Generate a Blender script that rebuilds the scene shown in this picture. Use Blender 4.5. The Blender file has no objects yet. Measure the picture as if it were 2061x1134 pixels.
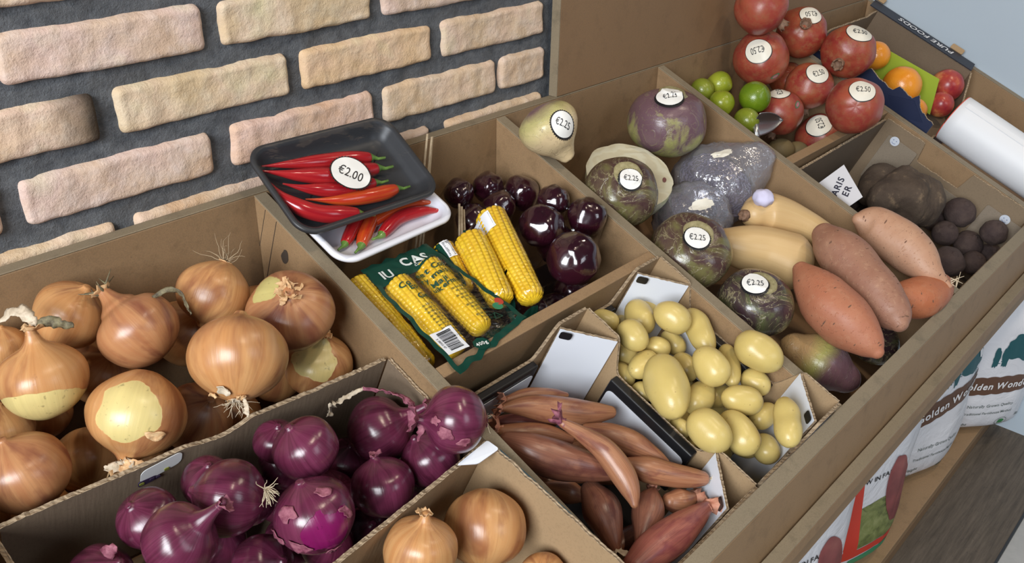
import bpy, bmesh, math, random
from math import sin, cos, pi, radians, sqrt
from mathutils import Vector, Matrix, noise, Quaternion
from mathutils.bvhtree import BVHTree
sc = bpy.context.scene
COL = sc.collection
ZF = 0.84                                   # height of the survey datum above the tiled floor
# ---------------------------------------------------------------- camera
cam_d = bpy.data.cameras.new('camera'); cam = bpy.data.objects.new('camera', cam_d); COL.objects.link(cam)
_R = ((0.6693, -0.7427, 0.0205), (-0.3353, -0.3265, -0.8837), (0.6631, 0.5846, -0.4676))
_r, _d, _f = [Vector(q).normalized() for q in _R]
_b = -_f; _r = (_r - _r.dot(_b) * _b).normalized(); _u = _b.cross(_r)
cam.matrix_world = Matrix(((_r.x, _u.x, _b.x, -0.3007), (_r.y, _u.y, _b.y, -0.911), (_r.z, _u.z, _b.z, 0.6056 + ZF), (0, 0, 0, 1)))
cam_d.sensor_width = 36; cam_d.lens = 36 * 1842.58 / 2061; cam_d.clip_start = 0.02; cam_d.clip_end = 50
sc.camera = cam
# ---------------------------------------------------------------- daylight and room light
wd = bpy.data.worlds.new('shop_light'); sc.world = wd; wd.use_nodes = True
wd.node_tree.nodes['Background'].inputs['Color'].default_value = (0.80, 0.86, 1.0, 1)
wd.node_tree.nodes['Background'].inputs['Strength'].default_value = 0.055
def area(name, loc, target, sx, sy, power, color):
    l = bpy.data.lights.new(name, 'AREA'); l.shape = 'RECTANGLE'; l.size = sx; l.size_y = sy; l.energy = power; l.color = color
    o = bpy.data.objects.new(name, l); COL.objects.link(o); o.location = loc
    o.rotation_euler = (Vector(target) - Vector(loc)).to_track_quat('-Z', 'Y').to_euler(); return o
area('shop_window_light', (-2.3, -1.35, 2.20), (0.6, -0.2, 0.95), 1.5, 1.3, 152, (0.93, 0.97, 1.0))
area('door_light', (0.6, -3.2, 2.3), (0.8, -0.2, 0.8), 0.9, 1.2, 15, (0.86, 0.93, 1.0))
for _q in ((0.3, -1.3, 3.1), (1.7, -1.2, 3.1)):
    area('ceiling_lamp_light', _q, (_q[0], _q[1] + .3, 0.0), 0.12, 0.12, 12, (1.0, 0.83, 0.62))
sc.view_settings.view_transform = 'Standard'; sc.view_settings.look = 'None'
sc.view_settings.exposure = -0.10; sc.view_settings.gamma = 1.0; sc.view_settings.use_curve_mapping = False
# ---------------------------------------------------------------- bin frame: x along the wall, v down the slope, n square to the slope
TH = 0.397486; O0 = Vector((0, -0.018, 0.183264 + ZF))
VV = Vector((0, -cos(TH), -sin(TH))); NN = Vector((0, -sin(TH), cos(TH))); XX = Vector((1, 0, 0))
def W(x, v, n): return O0 + XX * x + VV * v + NN * n
BINM = Matrix(((1, 0, 0, O0.x), (0, VV.y, NN.y, O0.y), (0, VV.z, NN.z, O0.z), (0, 0, 0, 1)))   # note: mirrored, geometry only
def WD(d): return XX * d[0] + VV * d[1] + NN * d[2]
# ---------------------------------------------------------------- node helpers
class NT:
    def __init__(s, name):
        s.m = bpy.data.materials.new(name); s.m.use_nodes = True; s.t = s.m.node_tree; s.t.nodes.clear()
        s.out = s.n('ShaderNodeOutputMaterial'); s.b = s.n('ShaderNodeBsdfPrincipled'); s.l(s.b.outputs[0], s.out.inputs[0])
    def n(s, typ, **k):
        x = s.t.nodes.new(typ)
        for a, v in k.items():
            if a.startswith('i_'):
                key = a[2:].replace('_', ' ')
                x.inputs[int(key) if key.isdigit() else key].default_value = v
            else: setattr(x, a, v)
        return x
    def l(s, a, b): s.t.links.new(a, b)
    def set(s, **k):
        for a, v in k.items(): s.b.inputs[a.replace('_', ' ')].default_value = v
        return s
    def coord(s, kind='Object', scale=(1, 1, 1), rot=(0, 0, 0), loc=(0, 0, 0)):
        c = s.n('ShaderNodeTexCoord'); m = s.n('ShaderNodeMapping'); s.l(c.outputs[kind], m.inputs[0])
        m.inputs['Scale'].default_value = scale; m.inputs['Rotation'].default_value = rot; m.inputs['Location'].default_value = loc
        return m.outputs[0]
    def attr(s, name): return s.n('ShaderNodeAttribute', attribute_name=name)
    def noise(s, vec, scale, detail=4, rough=.6, dist=0):
        x = s.n('ShaderNodeTexNoise'); s.l(vec, x.inputs['Vector']); x.inputs['Scale'].default_value = scale
        x.inputs['Detail'].default_value = detail; x.inputs['Roughness'].default_value = rough; x.inputs['Distortion'].default_value = dist
        return x.outputs['Fac']
    def vor(s, vec, scale, out='Distance', feature='F1'):
        x = s.n('ShaderNodeTexVoronoi', feature=feature); s.l(vec, x.inputs['Vector']); x.inputs['Scale'].default_value = scale
        return x.outputs[out]
    def ramp(s, fac, stops, interp='LINEAR'):
        x = s.n('ShaderNodeValToRGB'); s.l(fac, x.inputs[0]); x.color_ramp.interpolation = interp
        while len(x.color_ramp.elements) < len(stops): x.color_ramp.elements.new(.5)
        for e, (p, c) in zip(x.color_ramp.elements, stops):
            e.position = p; e.color = (c[0], c[1], c[2], 1) if hasattr(c, '__len__') else (c, c, c, 1)
        return x.outputs[0]
    def mix(s, fac, a, b, mode='MIX'):
        x = s.n('ShaderNodeMix', data_type='RGBA', blend_type=mode)
        for v, i in ((fac, 0), (a, 6), (b, 7)):
            if hasattr(v, 'is_linked') or hasattr(v, 'links'): s.l(v, x.inputs[i])
            elif i == 0: x.inputs[0].default_value = v
            else: x.inputs[i].default_value = (v[0], v[1], v[2], 1)
        return x.outputs[2]
    def math(s, op, a, b=0.0, clamp=False):
        x = s.n('ShaderNodeMath', operation=op, use_clamp=clamp)
        for v, i in ((a, 0), (b, 1)):
            if hasattr(v, 'links'): s.l(v, x.inputs[i])
            else: x.inputs[i].default_value = v
        return x.outputs[0]
    def color(s, c): s.l(c, s.b.inputs['Base Color']); return s
    def rough(s, c): s.l(c, s.b.inputs['Roughness']); return s
    def bump(s, h, strength=.5, dist=.001):
        x = s.n('ShaderNodeBump'); x.inputs['Strength'].default_value = strength; x.inputs['Distance'].default_value = dist
        s.l(h, x.inputs['Height']); s.l(x.outputs[0], s.b.inputs['Normal']); return s
MATS = {}
def plain(name, col, rough=.5, **k):
    if name in MATS: return MATS[name]
    t = NT(name); t.set(Base_Color=(*col, 1), Roughness=rough)
    for a, v in k.items(): t.b.inputs[a.replace('_', ' ')].default_value = v
    MATS[name] = t.m; return t.m
# ---------------------------------------------------------------- object helpers
def new_obj(name, me, parent=None, mats=(), loc=None):
    o = bpy.data.objects.new(name, me); COL.objects.link(o)
    for m in mats: me.materials.append(m)
    if parent is not None: o.parent = parent
    if loc is not None: o.location = loc
    return o
def empty(name, loc, label=None, cat=None, group=None):
    o = bpy.data.objects.new(name, None); COL.objects.link(o); o.location = loc; o.empty_display_size = .05
    tag(o, label, cat, group); return o
def tag(o, label=None, cat=None, group=None, kind=None):
    if label: o['label'] = label
    if cat: o['category'] = cat
    if group: o['group'] = group
    if kind: o['kind'] = kind
    return o
def mesh(name, vs, fs, smooth=True, mi=None):
    me = bpy.data.meshes.new(name); me.from_pydata([tuple(v) for v in vs], [], fs); me.update()
    if smooth:
        for p in me.polygons: p.use_smooth = True
    if mi:
        for p, i in zip(me.polygons, mi): p.material_index = i
    return me
class MB:
    """collects simple solids into one mesh"""
    def __init__(s): s.v = []; s.f = []; s.mi = []
    def quadbox(s, c, mi=0):
        """c: 8 corners, bottom 4 then top 4 (matching order)"""
        k = len(s.v); s.v += [Vector(q) for q in c]
        for f in ((3, 2, 1, 0), (4, 5, 6, 7), (0, 1, 5, 4), (1, 2, 6, 5), (2, 3, 7, 6), (3, 0, 4, 7)):
            s.f.append([k + i for i in f]); s.mi.append(mi)
    def box(s, a, b, fn=None, mi=0):
        fn = fn or (lambda x, y, z: Vector((x, y, z)))
        (x0, y0, z0), (x1, y1, z1) = a, b
        s.quadbox([fn(x0, y0, z0), fn(x1, y0, z0), fn(x1, y1, z0), fn(x0, y1, z0), fn(x0, y0, z1), fn(x1, y0, z1), fn(x1, y1, z1), fn(x0, y1, z1)], mi)
    def tube(s, pts, rad, seg=6, mi=0, closed=True):
        pts = [Vector(p) for p in pts]; n = len(pts); k = len(s.v); up = Vector((.3, .2, .93))
        for i, p in enumerate(pts):
            t = (pts[min(i + 1, n - 1)] - pts[max(i - 1, 0)]).normalized()
            a = t.cross(up)
            if a.length < .05: a = t.cross(Vector((1, 0, 0)))
            a.normalize(); b = t.cross(a); r = rad[i] if hasattr(rad, '__len__') else rad
            up = a.cross(t)
            for j in range(seg): s.v.append(p + (a * cos(2 * pi * j / seg) + b * sin(2 * pi * j / seg)) * r)
        for i in range(n - 1):
            for j in range(seg):
                s.f.append([k + i * seg + j, k + i * seg + (j + 1) % seg, k + (i + 1) * seg + (j + 1) % seg, k + (i + 1) * seg + j]); s.mi.append(mi)
        s.f.append([k + j for j in range(seg)][::-1]); s.mi.append(mi)
        s.f.append([k + (n - 1) * seg + j for j in range(seg)]); s.mi.append(mi)
    def strip(s, pts, widths, side, mi=0):
        k = len(s.v)
        for p, w in zip(pts, widths):
            p = Vector(p); s.v += [p - side * w / 2, p + side * w / 2]
        for i in range(len(pts) - 1):
            s.f.append([k + 2 * i, k + 2 * i + 1, k + 2 * i + 3, k + 2 * i + 2]); s.mi.append(mi)
    def add(s, vs, fs, mi=0):
        k = len(s.v); s.v += [Vector(v) for v in vs]
        for f in fs: s.f.append([k + i for i in f]); s.mi.append(mi)
    def build(s, name, mats, parent=None, smooth=False, bevel=0, seg=2):
        org = Vector((0, 0, 0))
        if parent is None:                                  # origin at the base centre
            xs = [v.x for v in s.v]; ys = [v.y for v in s.v]; zs = [v.z for v in s.v]
            org = Vector(((min(xs) + max(xs)) / 2, (min(ys) + max(ys)) / 2, min(zs)))
        else: org = parent.matrix_basis.translation if parent.parent is None else Vector((0, 0, 0))
        me = mesh(name, [v - org for v in s.v], s.f, smooth, s.mi)
        bm = bmesh.new(); bm.from_mesh(me); bmesh.ops.recalc_face_normals(bm, faces=bm.faces); bm.to_mesh(me); bm.free()
        o = new_obj(name, me, parent, mats if isinstance(mats, (list, tuple)) else [mats])
        if parent is None: o.location = org
        if bevel:
            b = o.modifiers.new('bevel', 'BEVEL'); b.width = bevel; b.segments = seg; b.limit_method = 'ANGLE'; b.angle_limit = radians(40)
        return o
def fbm(p, s, oct=4):
    a = 0; w = 1
    for i in range(oct): a += w * noise.noise(p * s); s *= 2.05; w *= .5
    return a
# ---------------------------------------------------------------- materials of the room and the stand
def m_brick():
    t = NT('old_cream_brick'); v = t.coord('Object')
    big = t.noise(v, 9, 3, .55); mid = t.noise(v, 45, 5, .65); fine = t.noise(v, 260, 4, .7)
    c = t.ramp(big, [(.32, (.60, .42, .26)), (.45, (.68, .52, .36)), (.56, (.72, .55, .43)), (.68, (.72, .64, .43))])
    a = t.attr('tint'); pass
    c = t.mix(t.ramp(mid, [(.45, 0), (.75, .5)]), c, (.80, .72, .62))
    c = t.mix(t.ramp(fine, [(.30, .35), (.42, 0)]), c, (.42, .30, .22))
    h = t.math('ADD', t.math('MULTIPLY', mid, 1.0), t.math('MULTIPLY', fine, .55))
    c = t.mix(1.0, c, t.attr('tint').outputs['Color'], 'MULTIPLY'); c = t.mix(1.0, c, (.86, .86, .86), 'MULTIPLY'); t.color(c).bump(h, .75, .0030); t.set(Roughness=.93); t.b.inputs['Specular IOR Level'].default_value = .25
    return t.m
def m_mortar():
    t = NT('slate_grey_mortar'); v = t.coord('Object')
    a = t.noise(v, 60, 6, .7); b = t.noise(v, 420, 4, .75); c = t.noise(v, 12, 3)
    col = t.mix(t.ramp(a, [(.3, 0), (.7, 1)]), (.070, .076, .088), (.17, .18, .195)); col = t.mix(t.ramp(c, [(.5, 0), (.8, .5)]), col, (.12, .11, .10))
    t.color(col).bump(t.math('ADD', a, t.math('MULTIPLY', b, .5)), 1.0, .0065); t.set(Roughness=.95)
    return t.m
def m_mdf(name, c1, c2, speck=(.12, .08, .05), dirt=.5, rough=.62):
    t = NT(name); v = t.coord('Object')
    a = t.noise(v, 5, 4, .6); fine = t.noise(v, 650, 2, .8); d = t.noise(v, 28, 5, .75); fl = t.vor(v, 70)
    c = t.mix(a, c1, c2); c = t.mix(t.ramp(fine, [(.35, .30), (.55, 0)]), c, speck)
    c = t.mix(t.math('MULTIPLY', t.ramp(d, [(.52, 0), (.72, 1)]), dirt), c, tuple(q * .55 for q in c1))
    c = t.mix(t.math('MULTIPLY', t.ramp(fl, [(.035, 1), (.06, 0)]), .55), c, speck)
    t.color(c).bump(fine, .25, .0006); t.set(Roughness=rough); return t.m
def m_card(name, c1, c2, rough=.8, flute=1.0):
    t = NT(name); v = t.coord('Object')
    a = t.noise(v, 7, 4); st = t.coord('Object', (1, .12, .12)); w = t.noise(st, 240, 2, .5); f = t.noise(v, 420, 3, .7)
    c = t.mix(a, c1, c2); c = t.mix(t.ramp(f, [(.32, .25), (.5, 0)]), c, tuple(q * .5 for q in c1))
    t.color(c).bump(w, .25 * flute, .0012); t.set(Roughness=rough); return t.m
def m_card_edge():
    t = NT('corrugated_edge'); v = t.coord('Object'); w = t.n('ShaderNodeTexWave', wave_type='BANDS', bands_direction='DIAGONAL')
    t.l(v, w.inputs[0]); w.inputs['Scale'].default_value = 75; w.inputs['Distortion'].default_value = 9
    c = t.ramp(w.outputs['Fac'], [(.25, (.25, .18, .115)), (.6, (.36, .27, .175))]); t.color(c).bump(w.outputs['Fac'], .8, .001); t.set(Roughness=.9); return t.m
BRICK, MORTAR = m_brick(), m_mortar()
MDF = m_mdf('mdf_board_face', (.270, .166, .082), (.330, .208, .108))
MDF_EDGE = m_mdf('mdf_board_cut_edge', (.215, .175, .118), (.27, .215, .14), dirt=.6)
MDF_DARK = m_mdf('aged_mdf_panel', (.205, .118, .056), (.25, .148, .074), dirt=.25)
CARD = m_card('brown_cardboard', (.325, .215, .115), (.385, .262, .145))
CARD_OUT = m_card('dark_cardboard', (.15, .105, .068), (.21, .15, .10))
CARD_EDGE = m_card_edge()
WHITE_CARD = plain('white_faced_cardboard', (.76, .79, .86), .5)
BLACK_PRINT = plain('black_printed_card', (.012, .012, .014), .32)
def m_paint():
    t = NT('pale_blue_wall_paint'); v = t.coord('Object'); a = t.noise(v, 3, 3); f = t.noise(v, 300, 2)
    t.color(t.mix(a, (.44, .52, .60), (.48, .56, .64))).bump(f, .1, .0005); t.set(Roughness=.6); return t.m
PAINT = m_paint()
def m_floorwood():
    t = NT('dark_wood_plank_floor'); v = t.coord('Object', (.6, 9, 1)); a = t.noise(v, 14, 6, .7); b = t.noise(t.coord('Object'), 120, 4, .7)
    c = t.mix(t.ramp(a, [(.3, 0), (.7, 1)]), (.055, .042, .030), (.135, .105, .078)); c = t.mix(t.ramp(b, [(.6, 0), (.72, .6)]), c, (.03, .025, .02))
    t.color(c).bump(a, .3, .001); t.set(Roughness=.6); return t.m
FLOORW = m_floorwood()
def m_tile():
    t = NT('pale_floor_tile'); br = t.n('ShaderNodeTexBrick', offset=0.0); t.l(t.coord('Object'), br.inputs[0]); br.inputs['Scale'].default_value = 1
    br.inputs['Brick Width'].default_value = .3; br.inputs['Row Height'].default_value = .3; br.inputs['Mortar Size'].default_value = .004
    br.inputs['Color1'].default_value = (.44, .43, .41, 1); br.inputs['Color2'].default_value = (.40, .39, .38, 1); br.inputs['Mortar'].default_value = (.12, .12, .12, 1)
    n_ = t.noise(t.coord('Object'), 30, 5); t.color(t.mix(t.ramp(n_, [(.4, 0), (.8, .35)]), br.outputs['Color'], (.25, .25, .25))); t.set(Roughness=.4); return t.m
TILE = m_tile()
# ---------------------------------------------------------------- the room
def struct(o): o['kind'] = 'structure'; return o
def brick_wall():
    rng = random.Random(4); vs = []; fs = []; mi = []; tint = []
    # mortar bed, a rough grid a little behind the brick faces
    nx, nz = 230, 90; x0, x1, z0, z1 = -.9, .83, -.02, .80
    for j in range(nz + 1):
        for i in range(nx + 1):
            x = x0 + (x1 - x0) * i / nx; z = z0 + (z1 - z0) * j / nz
            vs.append((x, .010 + .0028 * fbm(Vector((x, 3, z)), 38, 3), z + ZF)); tint.append((1, 1, 1))
    for j in range(nz):
        for i in range(nx):
            a = j * (nx + 1) + i; fs.append((a, a + 1, a + nx + 2, a + nx + 1)); mi.append(1)
    P, Hb, Z3, L = .0705, .0523, .26413, .2155
    rows = {1: [-.2238, .0101, .2433, .4765, .710], 2: [-.3545, -.1208, .1123, .3463, .5813, .8153], 3: [-.233, .0006, .2392, .4709, .7004],
            4: [-.3583, -.1243, .1097, .3400, .5852, .8192], 0: [-.345, -.111, .1277, .361, .595, .829], 5: [-.24, -.006, .228, .462, .696]}
    for c in range(-7, 6):
        key = c if c in rows else (1 if c % 2 else 0)
        for bxx in [rows[key][0] - .2335 * 2, rows[key][0] - .2335] + rows[key]:
            xa = bxx; xb = min(bxx + L, .805)
            if c == 3 and abs(bxx - .4709) < .01: xb = .6925
            if c == 2 and abs(bxx + .1208) < .01: xb = .0947
            if xb - xa < .02: continue
            zt = Z3 + (3 - c) * P + ZF; zb = zt - Hb
            if zb > .80 + ZF - .01 or zt < ZF: continue
            g = rng.random(); b_ = rng.random()
            if c == 3 and abs(bxx - .0006) < .01: tn = (1.04, 1.0, 1.10)
            elif c == 2 and abs(bxx - .1123) < .01: tn = (1.04, 1.02, .92)
            elif c == 2 and abs(bxx - .3463) < .01: tn = (1.10, 1.0, .86)
            else: tn = (1.02 + .06 * g, .97 + .05 * b_, .90 + .20 * rng.random())
            nu = max(10, int((xb - xa) / .0036)); nw = 17; k = len(vs); sd = Vector((rng.random() * 50, rng.random() * 50, 7))
            for j in range(nw + 1):
                for i in range(nu + 1):
                    u = i / nu; w = j / nw
                    e = .0032
                    ex = min(u, 1 - u) * (xb - xa); ez = min(w, 1 - w) * (zt - zb); r = .010
                    x = xa + (xb - xa) * u; z = zb + (zt - zb) * w
                    q = Vector((x, 0, z))
                    wob = .0022 * fbm(q + sd, 26, 3); wob2 = .0022 * fbm(q + sd * 1.7, 26, 3)
                    sx = (1 if u > .5 else -1) * max(0, 1 - ex / .02); sz = (1 if w > .5 else -1) * max(0, 1 - ez / .015)
                    x += wob * abs(sx); z += wob2 * abs(sz)
                    if ex < r and ez < r:                   # rounded outline corners
                        dx, dz = r - ex, r - ez; m = max(dx, dz); l_ = sqrt(dx * dx + dz * dz) + 1e-9
                        f_ = m / l_; x -= (1 if u > .5 else -1) * dx * (1 - f_) * .9; z -= (1 if w > .5 else -1) * dz * (1 - f_) * .9
                    d = min(ex, ez); hh = .0115 * min(1, (d / .005)) ** .45 if d > 0 else 0
                    y = .0135 - hh - .0021 * fbm(q + sd, 42, 4) * min(1, d / .004) - .0016 * fbm(q + sd, 9, 2)
                    vs.append((x, y, z)); n_ = 1 + .05 * noise.noise(q * 14)
                    dark = 1.0
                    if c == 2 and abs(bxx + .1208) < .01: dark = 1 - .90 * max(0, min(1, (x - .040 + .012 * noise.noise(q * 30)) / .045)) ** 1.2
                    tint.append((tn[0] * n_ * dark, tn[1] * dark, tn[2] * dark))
            for j in range(nw):
                for i in range(nu):
                    a = k + j * (nu + 1) + i; fs.append((a, a + 1, a + nu + 2, a + nu + 1)); mi.append(0)
    # solid masonry behind
    k = len(vs)
    for x in (-.9, .83):
        for y in (.02, .14):
            for z in (-ZF, .80): vs.append((x, y, z + ZF)); tint.append((1, 1, 1))
    for f in ((0, 1, 3, 2), (4, 6, 7, 5), (0, 4, 5, 1), (2, 3, 7, 6), (0, 2, 6, 4), (1, 5, 7, 3)): fs.append([k + i for i in f]); mi.append(1)
    me = mesh('wall_back', vs, fs, True, mi)
    ca = me.color_attributes.new('tint', 'FLOAT_COLOR', 'POINT')
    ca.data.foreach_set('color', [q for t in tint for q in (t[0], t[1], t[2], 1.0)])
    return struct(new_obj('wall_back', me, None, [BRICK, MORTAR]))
brick_wall()
XE = 2.032
b = MB(); b.box((.8315, .0, 0), (XE + .12, .14, ZF + .8)); struct(b.build('wall_back', PAINT))
b = MB(); b.box((XE, -2.2, 0), (XE + .12, .0, ZF + .8)); struct(b.build('wall_right', PAINT))
b = MB(); b.box((-.9, -.7271, -.03), (XE, .0, .0068)); struct(b.build('floor', FLOORW))
b = MB(); b.box((-1.6, -2.2, -.03), (XE, -.7321, -.0005)); struct(b.build('floor', TILE))
b = MB(); b.box((-.9, -.7321, -.03), (XE, -.7271, .0085)); struct(b.build('trim_1', plain('black_floor_trim', (.02, .02, .022), .4)))
# ---------------------------------------------------------------- the MDF display stand
NF = -.185                                                   # inside floor of the bins
stand = empty('display_stand', (0.6, -.3, 0), 'long brown MDF produce stand of sloping divided bins against the brick wall', 'display stand')
def board(name, mk, mats, lab=None, bevel=.0012):
    b = MB(); mk(b); o = b.build(name, mats, stand, False, bevel)
    if lab: o['label'] = lab
    return o
XL, XR = -.62, 2.030
MDF_BACK = m_mdf('aged_back_board', (.215, .132, .066), (.27, .168, .086), dirt=.5)
TT = .018
yb0, yb1 = O0.y, -.0004
board('back_board', lambda b: b.box((XL, yb0, ZF - .11), (XR, yb1, O0.z)), [MDF_BACK])
board('back_board_cap', lambda b: b.box((XL, yb0, O0.z + .0001), (XR, yb1, O0.z + .0017)), [MDF_EDGE], 'pale greenish cut edge of the back board')
DIV = [(-.178 - .018, -.178), (.2471, .2640), (.6683, .6868), (1.0955, 1.1128), (1.5215, 1.5395), (2.0125, 2.030)]
def divider(b, a, c): b.box((a, 0, NF - .02), (c, .6294, -.0016), W); 
for a, c in DIV:
    vb = .0004; vk = -(NF - .02) * math.tan(TH)
    def dv(b): b.quadbox([W(a, vk + .001, NF - .02), W(c, vk + .001, NF - .02), W(c, .6292 + 0.0, NF - .02), W(a, .6292, NF - .02), W(a, vb, -.0016), W(c, vb, -.0016), W(c, .6292, -.0016), W(a, .6292, -.0016)])
    o = board('divider', dv, [MDF])
    e = MB(); e.box((a, 0.0004, -.0016), (c, .6290, 0), W); e = e.build('cut_edge', [MDF_EDGE], None, False, .0006)
    e.parent = o; e.location = e.location - stand.location; e['label'] = 'pale cut top edge of the divider'
board('cross_board', lambda b: b.box((.2642, .3118, NF - .02), (.6681, .3268, -.0008), W), [MDF, MDF_EDGE])
board('cross_board', lambda b: b.box((1.113, .2820, NF - .02), (1.5213, .2980, -.0008), W), [MDF, MDF_EDGE])
board('bin_floor', lambda b: b.box((XL, .0850, NF - .02), (XR, .64, NF - .002), W), [MDF_DARK])
fy0 = W(0, .6294, 0); fy1 = W(0, .648, 0)
def front(b):
    zb = -.157 + ZF
    y1 = fy1.y
    b.quadbox([(XL, fy0.y, zb - .10), (XR, fy0.y, zb - .10), (XR, y1, zb - .10), (XL, y1, zb - .10), (XL, fy0.y, fy0.z), (XR, fy0.y, fy0.z), (XR, y1, fy1.z), (XL, y1, fy1.z)])
board('front_board', front, [MDF], None, .002)
def fcap(b):
    b.quadbox([(XL, fy0.y, fy0.z + .0002), (XR, fy0.y, fy0.z + .0002), (XR, fy1.y, fy1.z + .0002), (XL, fy1.y, fy1.z + .0002)] + [(x, y, z + .0016) for x, y, z in ((XL, fy0.y, fy0.z), (XR, fy0.y, fy0.z), (XR, fy1.y, fy1.z), (XL, fy1.y, fy1.z))])
board('front_board_cap', fcap, [MDF_EDGE], 'pale cut top edge of the front board', .0006)
board('lower_rail', lambda b: b.box((XL, fy1.y - .0190, -.181 + ZF), (XR, fy1.y - .0024, -.158 + ZF)), [MDF], None, .0015)
board('lower_rail_cap', lambda b: b.box((XL, fy1.y - .0190, -.158 + ZF), (XR, fy1.y - .0024, -.1564 + ZF)), [MDF_EDGE], 'pale worn top edge of the lower rail', .0006)
board('base_shelf', lambda b: b.box((XL, -.560, -.800 + ZF), (XR, -.02, -.782 + ZF)), [MDF])
board('kick_board', lambda b: b.box((XL, -.560, .0070), (XR, -.542, -.8005 + ZF)), [MDF_DARK])
for x in (XL, XR - TT): board('side_panel', lambda b: b.box((x, -.40, -.7815 + ZF), (x + TT, -.02, -.235 + ZF)), [MDF_DARK])
# tall panel on the wall behind the stand
b = MB(); b.box((.812, -.0165, O0.z + .0022), (2.031, -.0005, ZF + .8)); o = b.build('wall_panel', [MDF_DARK], None, False, .001)
tag(o, 'tall plain brown MDF sheet standing on the wall beside the cream bricks', 'panel')
b = MB(); b.box((.8105, -.0165, O0.z + .0022), (.8118, -.0005, ZF + .8)); b.build('cut_edge', [MDF_EDGE], o, False)['label'] = 'pale cut side edge of the panel'
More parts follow.
